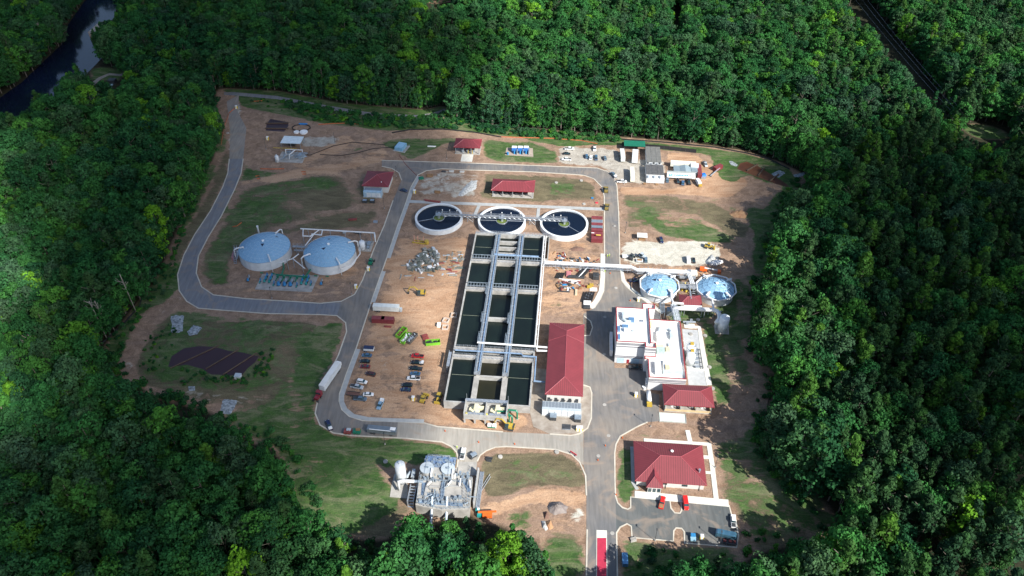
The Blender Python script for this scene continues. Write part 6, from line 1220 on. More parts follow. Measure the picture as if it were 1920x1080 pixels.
def skip(label, px, py, deg, m, load):
    t = thing('waste_skip', label, 'skip', *S(px, py), rot=R(deg), group='open waste skips'); b = MB(); L_, W_, H_ = 6.6, 2.4, 1.6
    for s_ in (-1, 1): b.box(0, s_ * W_ / 2, .3, L_, .12, H_)
    for s_ in (-1, 1): b.box(s_ * L_ / 2, 0, .3, .12, W_, H_)
    b.box(0, 0, .2, L_, W_, .12); b.build('bin', m, t); b = MB(); rg = random.Random(int(px))
    for i in range(26): b.box(rg.uniform(-2.9, 2.9), rg.uniform(-.9, .9), .5 + rg.uniform(0, .8), rg.uniform(.4, 1.4), rg.uniform(.2, .8), rg.uniform(.2, .5), rg.uniform(0, 3))
    b.build('rubbish', load, t); return t
skip('lime green skip with brown rubbish, uppermost of the three set side by side', 753, 626.5, 68, lime_m, wood_m); skip('lime green skip full of white rubbish, middle of three side by side', 761, 637, 68, lime_m, white_p)
skip('grey-brown skip next to the white-filled lime one', 772.5, 637, 66, mat('skip_grey', (.10, .09, .08), .7), tank_grey); skip('lime green skip standing apart near the long basins', 812, 645, 12, lime_m, dark_metal)
# toilets, signs, lamps, cones, manholes
def toilet(label, px, py):
    t = thing('portable_toilet', label, 'toilet', *S(px, py), group='yellow and white portable toilets'); MB().box(0, 0, 0, 1.3, 1.3, 2.0).build('cabin', yellow_t, t); MB().box(0, 0, 2.0, 1.4, 1.4, .25, 0, .8).build('roof', white_p, t); MB().box(0, -.67, .1, .8, .05, 1.8).build('door', white_p, t)
for px, py, lb in ((775, 750, 'yellow and white portable toilet in the dirt car park near the loaders'), (777.5, 362, 'yellow and white portable toilet beside the path near the west clarifier'), (667.5, 540, 'yellow and white portable toilet at the kerb south of the large domes'), (502, 262, 'yellow and white portable toilet above the white canopy in the north-west'),
 (443.5, 203.5, 'yellow and white portable toilet at the trail entrance by the trees'), (1083, 806.5, 'left one of the two toilets below the eastern dark cabinet'), (1089, 806.5, 'right one of the two toilets below the eastern dark cabinet'), (1196.8, 564.5, 'yellow portable toilet on the asphalt north of the white building'),
 (1192, 743, 'yellow portable toilet on the asphalt west of the open shelter'), (1315, 1010, 'pale yellow portable toilet at the south kerb of the car park'), (691, 507, 'yellow and white portable toilet standing on the western road edge')): toilet(lb, px, py)
def lamp(px, py, lb, h=6.8):
    t = thing('street_lamp', lb, 'lamp post', *S(px, py), group='grey lamp posts'); MB().cyl(0, 0, 0, .30, .6, 8).build('footing', concrete, t); MB().cyl(0, 0, .6, .10, h - .6, 6, .07).build('pole', dark_metal, t); MB().box(0, .35, h, .45, .9, .14).build('lamp_head', dark_metal, t)
for px, py, lb in ((499, 280, 'lamp post west of the white canopy skid'), (628, 268, 'lamp post beside the grey gravel pad in the north-west'), (510, 559.5, 'lamp post below the pump pad by the curved road'), (659.5, 551.5, 'lamp post near the toilet below the large domes'), (721.9, 833.3, 'lamp post below the silver tanker'),
 (1219.8, 800, 'lamp post at the corner north-west of the office'), (1228, 1014, 'lamp post at the southern kerb of the car park'), (720.8, 391, 'lamp post south of the small red-roofed building'), (837.5, 297.5, 'lamp post left of the red-roofed open pavilion'), (1172.5, 437, 'lamp post east of the right-hand road near the awning'),
 (1348, 1018, 'lamp post near the black low trailer'), (698.5, 456, 'lamp post beside the slender white vessel'), (1341, 877, 'lamp post right of the office path'), (1170, 345, 'lamp post at the bend beside the white crew pickup'), (743, 331, 'lamp post behind the kerb of the small hall'), (1122, 535, 'lamp post below the pipe bridge')): lamp(px, py, lb)
def cone(px, py, lb):
    t = thing('traffic_cone', lb, 'traffic cone', *S(px, py), group='orange traffic cones'); MB().box(0, 0, 0, .6, .6, .08).build('base', black_m, t); MB().cyl(0, 0, .08, .25, .9, 8, .05).build('cone', orange_m, t)
for px, py, lb in ((1181.5, 564, 'orange cone beside the toilet north of the white building'), (1133.5, 504, 'orange cone under the pipe bridge on the road'), (834.5, 808.5, 'orange cone in the southern road below the parked machines'), (897.5, 829.5, 'orange cone in the middle of the southern road'), (965, 833, 'orange cone near the kerb north of the soil island'),
 (1135, 836, 'orange cone north-west of the office on the main road'), (1121, 863, 'orange cone on the main road west of the office'), (1155, 928, 'orange cone on the kerb by the car park entrance'), (1144, 513, 'orange cone on the wide road junction'), (1167, 821.5, 'orange cone at the kerb corner north of the office')): cone(px, py, lb)
for px, py in ((1122, 855), (1141, 817), (1133.5, 759), (1134, 594.5), (1133, 664.5), (1155, 540), (1152, 424), (1148, 1000)): o = MB().cyl(*G(px, py), .07, .8, .06, 14).build('manhole_cover', concrete); tag(o, 'round pale manhole cover set in the main road', 'manhole cover', 'manhole covers in the main road')
for px, py in ((1330, 689), (1322, 630), (1336, 729), (1309, 600), (723, 866), (1044, 848), (938, 857), (1043, 343), (1090, 339), (1095, 383), (823, 329), (1045, 447), (427, 250), (1295, 627)):
    o = MB().cyl(*G(px, py), 0, .95, .45, 14).cyl(*G(px, py), .45, .6, .05, 10).build('manhole_ring', concrete); tag(o, 'raised round concrete manhole ring standing in grass or soil', 'manhole', 'raised concrete manhole rings')
t = thing('barrier_sign', 'long red road barrier at the kerb of the soil island', 'barrier', *S(1075, 853), rot=R(-35)); MB().box(0, 0, .7, 3.2, .15, .9).build('board', mat('barrier_red', (.6, .05, .08), .5), t); MB().box(-1.2, 0, 0, .1, .8, .7).box(1.2, 0, 0, .1, .8, .7).build('foot', steel, t)
for px, py, ln in ((1112.5, 1100, 0),): pass
rl = MB().prism([G(*p) for p in ((1119.7, 1009), (1136.6, 1009), (1137.5, 1100), (1119.3, 1100))], ZR[0] + .01, ZR[0] + .03).build('red_painted_strip', mat('red_road_paint', (.42, .025, .06), .7, var=.12, scale=.5)); rl['kind'] = 'structure'
# people
def person(px, py, lb, vest):
    t = S(px, py); x, y = W(*t); V = [(0, 0, .95), (0, 0, 1.2), (0, 0, 1.45), (0, 0, 1.6), (0, 0, 1.76), (-.2, 0, 1.42), (-.28, .05, 1.12), (-.26, .2, .9), (.2, 0, 1.42), (.28, .05, 1.12), (.24, .15, .88), (-.1, 0, .88), (-.13, .08, .5), (-.13, 0, .06), (.1, 0, .88), (.13, -.08, .5), (.13, -.1, .06)]
    E_ = [(0, 1), (1, 2), (2, 3), (3, 4), (2, 5), (5, 6), (6, 7), (2, 8), (8, 9), (9, 10), (0, 11), (11, 12), (12, 13), (0, 14), (14, 15), (15, 16)]; RR = [.16, .15, .17, .07, .12, .08, .06, .045, .08, .06, .045, .1, .08, .06, .1, .08, .06]
    me = bpy.data.meshes.new('person'); me.from_pydata(V, E_, []); o = bpy.data.objects.new('person', me); col.objects.link(o); o.location = (x, y, .02); me.materials.append(vest)
    md = o.modifiers.new('skin', 'SKIN'); o.modifiers.new('sub', 'SUBSURF').levels = 1
    for i, r_ in enumerate(RR): me.skin_vertices[0].data[i].radius = (r_, r_ * .8)
    me.skin_vertices[0].data[0].use_root = True
    tag(o, lb, 'person'); h = MB(); h.ball(0, 0, 1.74, .15, 10, 5, .9, True); h.build('hard_hat', white_p, o); return o
hv = mat('hi_vis', (.45, .62, .05), .6)
for px, py, lb in ((1139, 482, 'person in a bright vest, left of two walking on the road north of the bridge'), (1142.5, 481, 'person in a bright vest, right of two walking on the road north of the bridge'), (1134, 511, 'person in a vest standing on the road under the pipe bridge'), (857, 841, 'person in a yellow vest at the kerb above the treatment block')): person(px, py, lb, hv)
# fences
def fence(name, label, pl, h, m, cat='fence', step=3.0):
    P_ = GP(pl); b = MB(); b.path(P_, .06, 0.0, h); o = tag(b.build(name, m), label, cat); pb = MB()
    for (x0, y0), (x1, y1) in zip(P_[:-1], P_[1:]):
        k = max(1, int(math.hypot(x1 - x0, y1 - y0) / step))
        for i in range(k): pb.box(x0 + (x1 - x0) * i / k, y0 + (y1 - y0) * i / k, 0, .12, .12, h + .15)
    pb.build('stakes', wood_m if m is not silt_m else dark_metal, o); return o
fence('silt_fence', 'long low black silt fence curving along the tree line north of the offices', [(1165, 262), (1250, 268), (1340, 277), (1400, 288), (1440, 298), (1480, 318)], .9, silt_m)
fence('screen_fence', 'tall black screened fence behind the green canopy and offices', [(1166, 273), (1245, 280), (1305, 287)], 2.6, silt_m)
fence('silt_fence', 'low black silt fence following the brush north of the pavilions', [(735, 250), (770, 244), (830, 243), (890, 249), (940, 258)], .9, silt_m)
fence('silt_fence', 'low black silt fence along the western wood beside the verge', [(192, 645), (235, 605), (262, 575), (272, 540), (300, 505)], .9, silt_m)
fence('silt_fence', 'low black silt fence along the wood east of the grassy field', [(1462, 726), (1440, 752), (1432, 800), (1424, 845), (1462, 885), (1505, 930)], .9, silt_m)
fence('orange_fence', 'long orange safety fence beside the brush north of the pumping units', [(935, 257), (1000, 259), (1035, 260), (1090, 264), (1120, 270)], .55, orange_net); fence('orange_fence', 'orange safety fence along the trees at the north-west lane', [(445, 200), (430, 212), (420, 240), (415, 272)], .55, orange_net)
fence('orange_fence', 'short orange safety fence on the grass below the white vessel skid', [(488, 317), (510, 317.5), (533, 317)], .55, orange_net); fence('orange_fence', 'curved orange safety fence above the white canopy', [(597, 234), (630, 232), (655, 231.5), (676, 234)], .55, orange_net); fence('orange_fence', 'short orange fence by the trail bend', [(470, 191), (492, 189.5)], .55, orange_net)
fence('orange_fence', 'small orange fence enclosure on the left of the clay lane', [(479, 331), (486, 330), (487, 335), (482, 336)], .55, orange_net); fence('orange_fence', 'small orange fence enclosure beside the lawn above the domes', [(565, 323), (573, 322.5), (574, 327), (567, 327)], .55, orange_net); fence('orange_fence', 'faded orange netting left of the large domes', [(436, 426), (445, 424), (453, 418)], .5, orange_net)
# pond baffles
for i, (a, c) in enumerate((((319, 691), (411, 648)), ((386, 692), (447, 656)), ((418, 703), (481, 662)))): P_ = GP([a, c]); o = MB().path(P_, .45, 0, .35).build('pond_baffle', baffle_dark); tag(o, '%s brown baffle crossing the muddy pond' % ['westernmost', 'middle', 'easternmost'][i], 'baffle')
for i, (a, c) in enumerate((((497, 241), (541, 242)), ((498, 232), (541, 231.5)))): o = MB().path(GP([a, c]), .5, 0, .6).build('pond_baffle', baffle_dark); tag(o, '%s timber baffle across the small dark pond' % ['lower', 'upper'][i], 'baffle')
for i, (a, c) in enumerate((((1400, 321), (1421, 309)), ((1421, 331), (1433, 316)), ((1443, 341), (1460, 328)))): o = MB().path(GP([a, c]), .7, 0, .8).build('pond_baffle', baffle_dark); tag(o, '%s timber baffle across the clay pond' % ['first', 'middle', 'last'][i], 'baffle')
t = thing('outlet_box', 'small white outlet box at the lower edge of the muddy pond', 'box', *S(447, 708)); MB().box(0, 0, 0, 2.6, 2.2, 1.6).build('box', white_coat, t); MB().box(0, 0, 1.6, 2.8, 2.4, .12).build('lid', tank_grey, t)
# heaps
def heap(name, label, cat, pts, h, m, seed=1, rough=.5):
    P_ = GP(pts); cx = sum(p[0] for p in P_) / len(P_); cy = sum(p[1] for p in P_) / len(P_); rg = random.Random(seed); b = MB(); rings = 7; n = 36; vs = []
    def rad(a):
        best = 1e9
        for (x1, y1), (x2, y2) in zip(P_, P_[1:] + P_[:1]):
            dx, dy = math.cos(a), math.sin(a); ex, ey = x2 - x1, y2 - y1; D = dx * ey - dy * ex
            if abs(D) < 1e-9: continue
            t_ = ((x1 - cx) * ey - (y1 - cy) * ex) / D; u_ = ((x1 - cx) * dy - (y1 - cy) * dx) / D
            if t_ > 0 and -1e-6 <= u_ <= 1.000001: best = min(best, t_)
        return best if best < 1e8 else 1
    for r_ in range(rings + 1):
        f = 1 - r_ / rings
        for i in range(n):
            a = 6.2832 * i / n; R_ = rad(a) * f * (1 + rg.uniform(-.07, .07)); vs.append((cx + R_ * math.cos(a), cy + R_ * math.sin(a), (-.05 if r_ == 0 else h * (1 - f ** 1.5) * rg.uniform(1 - rough * .6, 1.1))))
    b.add(vs, [(r_ * n + i, r_ * n + (i + 1) % n, (r_ + 1) * n + (i + 1) % n, (r_ + 1) * n + i) for r_ in range(rings) for i in range(n)])
    return tag(b.build(name, m, None, True), label, cat)
soil_g = mat('grey_soil', (.26, .23, .21), .95, c2=(.17, .14, .13), scale=.5, bump=.8); sand_o = mat('orange_sand', (.45, .27, .14), .95, c2=(.33, .17, .09), scale=.5, bump=.6); dark_soil = mat('dark_soil', (.17, .10, .075), .95, bump=.7)
heap('gravel_heap', 'big grey stone heap beside the main road in the south', 'heap', [(1026, 952), (1030, 942), (1050, 940), (1064, 950), (1062, 962), (1040, 966), (1028, 960)], 2.4, soil_g, 2); heap('sand_heap', 'orange sand heap south of the big grey heap', 'heap', [(1022, 978), (1033, 975), (1038, 990), (1030, 994), (1024, 988)], 1.4, sand_o, 3)
heap('gravel_heap', 'narrow pale grey heap left of the orange sand heap', 'heap', [(1014, 976), (1022, 976), (1028, 992), (1024, 996), (1017, 990)], 1.2, stone_m, 4); heap('soil_heap', 'small dark brown soil heap between the grey and orange heaps', 'heap', [(1019, 960), (1027, 959), (1030, 972), (1021, 974)], 1.4, dark_soil, 5)
heap('stone_heap', 'pale crushed stone heap beside the yellow dozer at the wood', 'heap', [(1322, 490), (1334, 476), (1342, 484), (1336, 494), (1324, 497)], 1.3, stone_m, 6); heap('clay_heap', 'orange clay heap on the right field at the tree shadow', 'heap', [(1367, 402), (1372, 396), (1390, 393), (1404, 400), (1398, 410), (1378, 408)], 1.6, sand_o, 7)
heap('stone_heap', 'pale stone heap left of the wide open-fronted shelter', 'heap', [(874, 346), (884, 338), (896, 338), (893, 355), (880, 360), (862, 372), (858, 364)], .8, stone_m, 8)
heap('soil_heap', 'reddish soil heap between the east clarifier and the pipe bridge', 'heap', [(1068, 466), (1080, 462), (1096, 465), (1094, 471), (1072, 471)], 1.0, dark_soil, 9)
for i, (pts, lb) in enumerate((([(318, 592), (330, 590), (346, 591), (344, 604), (344, 622), (333, 626), (318, 625), (322, 610)], 'pale grey stone patch north of the muddy pond, the larger one'), ([(350, 622), (363, 608), (380, 614), (370, 627), (354, 630)], 'pale grey stone patch north of the muddy pond, the smaller one'), ([(412, 770), (418, 747), (447, 750), (441, 764), (432, 778), (414, 775)], 'pale stone pad near the trees south of the pond'), ([(352, 724), (366, 724), (366, 733), (354, 733)], 'small stone patch half under the trees south of the pond'),
 ([(1445, 326), (1462, 318), (1474, 324), (1460, 334), (1450, 330)], 'pale riprap patch beside the clay pond'), ([(1486, 328), (1508, 322), (1510, 328), (1492, 335)], 'shaded riprap strip near the eastern wood'), ([(1366, 302), (1372, 301), (1384, 309), (1382, 313), (1370, 309)], 'pale riprap inlet left of the clay pond'))): heap('riprap', lb, 'stones', pts, .35, rip_m, 20 + i, .9)
# rubble and stored materials
rg = random.Random(11)
def chunk(kind, e, n, m, label, cat, grp, sx, sy, sz, rot=None):
    b = MB(); 
    b.box(0, 0, 0, sx, sy, sz, 0, rg.uniform(.75, 1.0)); b.v = [(x + rg.uniform(-.12, .12) * sx, y + rg.uniform(-.12, .12) * sy, z * rg.uniform(.8, 1.1)) for x, y, z in b.v]
    o = b.build(kind, m); o.location = (*W(e, n), 0); o.rotation_euler = (0, 0, rg.uniform(0, 3.1) if rot is None else rot); tag(o, label, cat, grp)
rub = mat('broken_concrete', (.24, .235, .21), .9, var=.3, scale=1.0, bump=.4); rubd = mat('weathered_concrete', (.13, .145, .125), .9, var=.35, scale=1.0)
RUB = [(786, 480), (797, 470), (815, 468), (822, 482), (830, 500), (815, 512), (795, 515), (775, 508), (758, 502), (768, 496)]
k = 0
while k < 125:
    px, py = rg.uniform(755, 835), rg.uniform(466, 516)
    if not inpoly([px], [py], RUB)[0]: continue
    chunk('concrete_chunk', *S(px, py), rg.choice((rub, rubd, rubd, rubd, rub, rub, tank_grey, white_p)), 'broken grey concrete chunk in the rubble heap west of the long basins', 'concrete chunk', 'concrete chunks in the rubble heap', rg.uniform(.9, 2.8), rg.uniform(.7, 2.0), rg.uniform(.5, 1.6)); k += 1
for px, py, a_ in ((788, 484, 78), (796, 483, 80), (792, 492, 66)): chunk('concrete_slab', *S(px, py), rubd, 'long grey concrete slab standing in the rubble heap west of the basins', 'concrete slab', 'long slabs in the rubble heap', 1.5, 8.5, 1.2, R(a_ - 94))
k = 0
while k < 75:
    px, py = (rg.uniform(825, 868), rg.uniform(472, 508)) if k < 45 else (rg.uniform(750, 868), rg.uniform(490, 524)); k += 1
    chunk('timber_offcut', *S(px, py), rg.choice((wood_m, tank_grey, rub, rubd, rust_m)), 'scattered board or offcut on the dirt just west of the basins', 'board', 'scattered boards west of the basins', rg.uniform(1.2, 4.2), rg.uniform(.25, .9), rg.uniform(.12, .5), rg.choice((0, .1, 1.5, -.3)))
def pipe_piece(px, py, L_, r, deg, m, label, grp, cat='pipe'):
    a_ = R(deg); b = MB(); b.tube([(-L_ / 2, 0, r), (L_ / 2, 0, r)], r, 8); o = b.build('loose_pipe', m); o.location = (*W(*S(px, py)), 0.0); o.rotation_euler = (0, 0, a_ - A); tag(o, label, cat, grp)
for i in range(5): pipe_piece(1088 + i * 2.8, 512 + i * .2, 9.5, .55, 62, black_m if i != 2 else white_pipe, 'thick pipe laid slantwise in the material yard beneath the pipe bridge' if i != 2 else 'single white pipe lying among thick black ones in the material yard', 'black pipes in the material yard' if i != 2 else None)
for i in range(4): pipe_piece(1068 + i * 2, 525 + i * 2.2, 11 - 2 * i, .2, -5 - i, white_pipe, 'white pipe in the pile left of the yellow crates, material yard', 'white pipes in the material yard')
for i in range(5): pipe_piece(1044 + i * 3, 517.5, 4.5, .35, 75, black_m, 'short black pipe in the row at the western edge of the material yard', 'short black pipes in the material yard')
for i in range(9): pipe_piece(1092 + i * 2.5, 557 + (i % 2), 7.5, .25, 80, black_m, 'thin black pipe in the rack beside the curved pavement', 'thin black pipes by the pavement')
for i in range(4): pipe_piece(1098 + i * 3, 555, 5.5, .16, 62, steel, 'thin bright steel tube lying over the black pipe rack', 'bright tubes on the pipe rack')
for px, py, sx, sy, sz, m, lb in ((1080, 520.5, 8.5, 1.8, .9, dark_metal, 'long dark slab of plates beside the black pipes'), (1117, 521, 3.0, 3.6, 2.2, dark_metal, 'dark box skip at the right of the material yard'), (1066, 515, 2.4, 4.0, .8, mat('pinkish_crate', (.42, .16, .17), .7), 'pinkish red crate in the material yard'), (1105, 539, 2.4, 1.6, 1.0, yellow_m, 'yellow steel crate in the material yard'), (1109, 535, 2.0, 1.4, .8, yellow_m, 'small yellow crate above the larger yellow one'),
 (1112.5, 543, 3.6, 2.4, .3, white_p, 'white open frame beside the yellow crates'), (1057, 547, 6.0, .7, .4, dark_metal, 'dark steel beam on the ground below the white pipes'), (1080, 549, 1.2, 4.6, .6, mat('pale_timber', (.5, .42, .28), .8), 'pale upright timber bundle below the white pipes'), (1101, 570, 3.6, 2.8, 1.0, white_p, 'white square chamber by the long hall'), (1100, 577, 3.4, 2.2, .9, dark_metal, 'dark grey chamber lid below the white square chamber')):
    b = MB(); b.box(0, 0, 0, sx, sy, sz); b.box(0, 0, sz, sx * .85, sy * .8, .12, 0, .9); o = b.build('stored_material', m); o.location = (*W(*S(px, py)), 0); o.rotation_euler = (0, 0, -A); tag(o, lb, 'stored material')
for i in range(110):
    px, py = rg.choice([(rg.uniform(1036, 1062), rg.uniform(474, 490)), (rg.uniform(1060, 1122), rg.uniform(484, 494)), (rg.uniform(1040, 1125), rg.uniform(497, 512)), (rg.uniform(1045, 1100), rg.uniform(528, 545)), (rg.uniform(1045, 1100), rg.uniform(528, 545))])
    chunk('loose_fitting', *S(px, py), rg.choice((rust_m, steel, tank_grey, dark_metal, dark_metal, wood_m, wood_m, rust_m, white_p, pump_blue)), 'small loose fitting scattered over the material yard near the pipe bridge', 'fitting', 'loose fittings in the material yard', rg.uniform(.6, 2.6), rg.uniform(.3, 1.1), rg.uniform(.3, .8))
for px, py, lb in ((851, 592.5, 'uppermost'), (836, 602, 'middle'), (835, 615, 'lowest')):
    t = thing('concrete_surround', '%s square concrete frame on the dirt beside the long basins' % lb, 'concrete frame', *S(px, py), rot=rg.uniform(-.3, .6)); b = MB()
    for s_ in (-1, 1): b.box(0, s_ * 1.3, 0, 2.9, .3, .9); b.box(s_ * 1.3, 0, 0, .3, 2.3, .9)
    each(b, 'side', mat('frame_concrete', (.5, .42, .36), .85), t)
t = thing('grey_cabinet', 'small white and grey box left of the concrete frames', 'box', *S(823, 611)); MB().box(0, 0, 0, 1.6, 2.2, 1.3).build('box', white_p, t)
t = thing('twin_tank_skid', 'pair of small white and green units under the inlet works', 'equipment', *S(922.5, 800)); MB().box(-1, 0, 0, 1.6, 1.5, 1.4).build('unit', white_p, t); MB().box(1, -.1, 0, 1.6, 1.5, 1.4).build('unit', white_p, t); MB().box(0, -.9, .2, 3.2, .2, .6).build('green_side', green_pipe, t)
t = thing('yellow_trench_box', 'yellow trench shoring frame with pink posts left of the rubble heap', 'shoring frame', *S(787, 457), rot=R(-8)); MB().box(0, 0, .1, 8.5, .5, .6).build('beam', yellow_m, t); MB().box(0, 2, .1, 8, .4, .5).build('beam', yellow_m, t); MB().cyl(3.6, 1, 0, 1.2, 1.8, 12).build('drum', yellow_m, t)
b = MB()
for x in (-3, -1, 2.2): b.tube([(x, .5, 0), (x - .4, 1.5, 4)], .15, 5)
each(b, 'post', mat('pink_post', (.55, .25, .18), .7), t)
for px, py, L_, deg, lb in ((738, 377 - 0, 0, 0, ''), ): pass
for px, py, sx, sy, deg, m, lb in ((811, 378.5, 10, 1.0, -8, rust_m, 'long rusty steel beams on the ground above the west clarifier'), (661, 412, 4.8, 1.6, 14, rust_m, 'rusty open tray near the western road above the domes'), (670, 438, 5, .8, -20, dark_metal, 'black sheet pile lying above the eastern large dome'), (704, 417, 2.4, 1.6, 0, steel, 'small metal bundle beside the western road'), (646, 436, 2.0, 2.0, 10, tank_grey, 'small pale pallet above the eastern large dome'),
 (809, 275, 5.4, 1.0, 0, white_p, 'long white pipe bundle left of the open pavilion'), (847, 322, 3.0, 1.6, 0, mat('pale_box', (.5, .5, .47), .8), 'left pale concrete box beside the kerb of the northern road'), (866, 322.5, 2.8, 1.6, 0, mat('pale_box', (.5, .5, .47)), 'right pale concrete box beside the kerb of the northern road'), (832, 322, 2.6, 1.4, 0, dark_metal, 'dark steel box beside the kerb of the northern road'), (790, 335, 3.0, 2.2, 20, green_pipe, 'green equipment piece behind the kerb near the road corner'),
 (806, 330, 4.0, 2.4, 5, wood_m, 'timber pallets near the corner of the northern road'), (820, 361, 3.4, 1.6, 0, wood_m, 'brown timber bundle above the west clarifier'), (772, 1010, 0.1, 0.1, 0, dark_metal, ''), (736, 640, 2.4, .8, 0, dark_metal, ''), (727, 613, 4, 1, 0, rust_m, 'scrap strewn below the dark red containers'), (745, 579, 2.2, 1.2, 0, dark_metal, 'black block right of the white storage trailer'), (797, 633, 3, 3, 30, rust_m, 'rusty scrap heap left of the lone lime green skip'),
 (1110, 372, 1.4, 1.0, 0, pump_blue, 'small blue box above the east clarifier'), (1119, 381, 1.6, .7, 0, mat('barrier_red', (.6, .05, .08)), 'small red board above the red containers'), (917, 862, 2.6, 2.2, -8, dark_metal, 'square dark pit cover on the soil island'), (1187, 1013, 2.6, 1.6, 20, concrete, 'small concrete block beside the car park entrance'), (1208, 728, 1.2, 2.2, 20, white_p, 'white hand trolley west of the white building')):
    if not lb: continue
    b = MB(); rr_ = random.Random(int(px * 7)); k = max(2, int(sy / .4))
    for i in range(k): b.box(rr_.uniform(-.2, .2), -sy / 2 + sy * (i + .5) / k, .02 * i, sx * rr_.uniform(.8, 1), sy / k * .9, rr_.uniform(.35, .9))
    o = b.build('site_material', m); o.location = (*W(*S(px, py)), 0); o.rotation_euler = (0, 0, R(deg) - A); tag(o, lb, 'material')
# pale corrugated half pipes at the wood
for i in range(3):
    b = MB(); b.tube([(-2.4, 0, .3), (2.4, 0, .3)], .9, 10); o = b.build('culvert_pipe', white_pipe); o.location = (*W(*S(1338 + i * 4.5, 494 + i * .6)), .3); o.rotation_euler = (0, 0, R(35)); tag(o, 'pale culvert pipe, one of three lying below the stone heap', 'pipe', 'pale culvert pipes')
# north-west canopy and skid, small pump house, blue units
t = thing('white_canopy', 'white flat canopy roof over equipment in the north-west corner', 'canopy', *S(545, 277)); p = [S(532, 255, 4.2), S(569, 256, 4.2), S(564, 270, 4.2), S(526, 269, 4.2)]; o_ = S(545, 277)
x0_, x1_ = (p[0][0] + p[3][0]) / 2 - o_[0], (p[1][0] + p[2][0]) / 2 - o_[0]; y1_, y0_ = p[0][1] - o_[1], p[2][1] - o_[1]
MB().box((x0_ + x1_) / 2, (y0_ + y1_) / 2, 4.2, x1_ - x0_, y1_ - y0_, .18).build('roof', mat('pale_roof', (.62, .70, .72), .5, stripe=(0, 1.0, .93)), t); b = MB()
for x in (x0_ + .3, (x0_ + x1_) / 2, x1_ - .3):
    for y in (y0_ + .3, y1_ - .3): b.box(x, y, 0, .25, .25, 4.2)
each(b, 'post', steel, t); MB().box(0, 3, 0, 4, 2, 1.6).build('machine', dark_metal, t); b = MB(); b.tube([(x0_ - 4, y0_ - 2.4, 2.2), (x1_ - 2, y0_ - 2.4, 2.2)], .22, 6); b.build('yellow_pipe', yellow_m, t)
t = thing('pipe_skid', 'blue-grey pump and pipe skid with white pipes below the white canopy', 'equipment', *S(545, 300)); b = MB(); b.box(0, 3, 0, 16, 12, .2); b.build('pad', concrete, t)
b = MB(); rg2 = random.Random(5)
for i in range(34): x, y = rg2.uniform(-5, 7), rg2.uniform(-1.5, 7); b.tube([(x, y, rg2.uniform(.6, 2)), (x + rg2.choice((0, 2.5)), y + rg2.choice((0, 2.2)), rg2.uniform(.6, 2))], rg2.uniform(.15, .35), 6)
b.box(5.6, 2.5, .2, 1.8, 3.2, 2.6); b.box(-3, 7.5, .2, 3, 1, 1.4); b.build('pipework', steel_blue, t)
b = MB(); b.tube([(-4, 4.5, .3), (-4.4, 6, 3.6), (.2, 6.4, 3.6), (1.5, 6, 3.4), (-.6, 1, 3.2), (-.8, 0, .5)], .26, 7); b.tube([(1.0, 6.2, 3.5), (6, 6.4, 3.5), (6.4, 5, 2.8)], .26, 7); each(b, 'white_pipe', white_pipe, t)
vessel('white_vessel', 'small white upright vessel at the left end of the pump skid', *S(520.5, 303), 1.1, 3.6)
t = thing('blue_tank_pair', 'pale blue louvred unit on a slab left of the open pavilion', 'plant unit', *S(749, 283), rot=R(-14)); MB().box(0, 3, 0, 8, 8.5, .2).build('pad', concrete, t); MB().box(-.4, 3, .2, 5.2, 6.8, 2.2).build('casing', mat('pale_blue_unit', (.20, .40, .55), .35), t); b = MB()
for i in range(6): b.box(-.4, .6 + i * 1.1, 2.4, 5.0, .12, .12)
b.build('fin', mat('pale_blue_fin', (.42, .58, .68), .4), t); MB().rail([(3.6, -.8, .2), (3.6, 7, .2)], 1.1, 1.6, .1).build('railing', steel, t)
o = MB().prism([G(*p) for p in ((950, 277), (999, 278), (1000, 294), (947, 291))], 0, .15).build('unit_pad', mat('pad_buff', (.33, .27, .22), .9)); tag(o, 'buff concrete pad under the three blue and white pumping units', 'concrete pad')
for i, px in enumerate((964, 975, 986)):
    t = thing('package_unit', '%s of three blue and white pumping units near the north road' % ['leftmost', 'middle', 'rightmost'][i], 'pumping unit', *S(px, 287), group='blue and white pumping units')
    MB().box(0, 1.6, .2, 2.9, 2.6, 2.8).build('blue_body', mat('unit_blue', (.04, .16, .45), .4), t); MB().box(0, 2.2, 3.0, 3.0, 2.2, .2).build('white_lid', white_p, t); b = MB(); b.cyl(.2, -.9, .2, .7, 2.2, 10, .45); b.build('pump', pump_blue, t); MB().box(1.9, .5, .2, .5, 5.6, 2.2).build('pipe_frame', steel_blue, t)
for px, lb in ((952, 'small blue pump at the left end of the buff pad'), ): t = thing('small_pump', lb, 'pump', *S(px, 290)); MB().cyl(0, 0, .2, .7, 1.4, 10).build('casing', pump_blue, t); MB().box(0, 1, .2, .8, 1, .8).build('motor', steel, t)
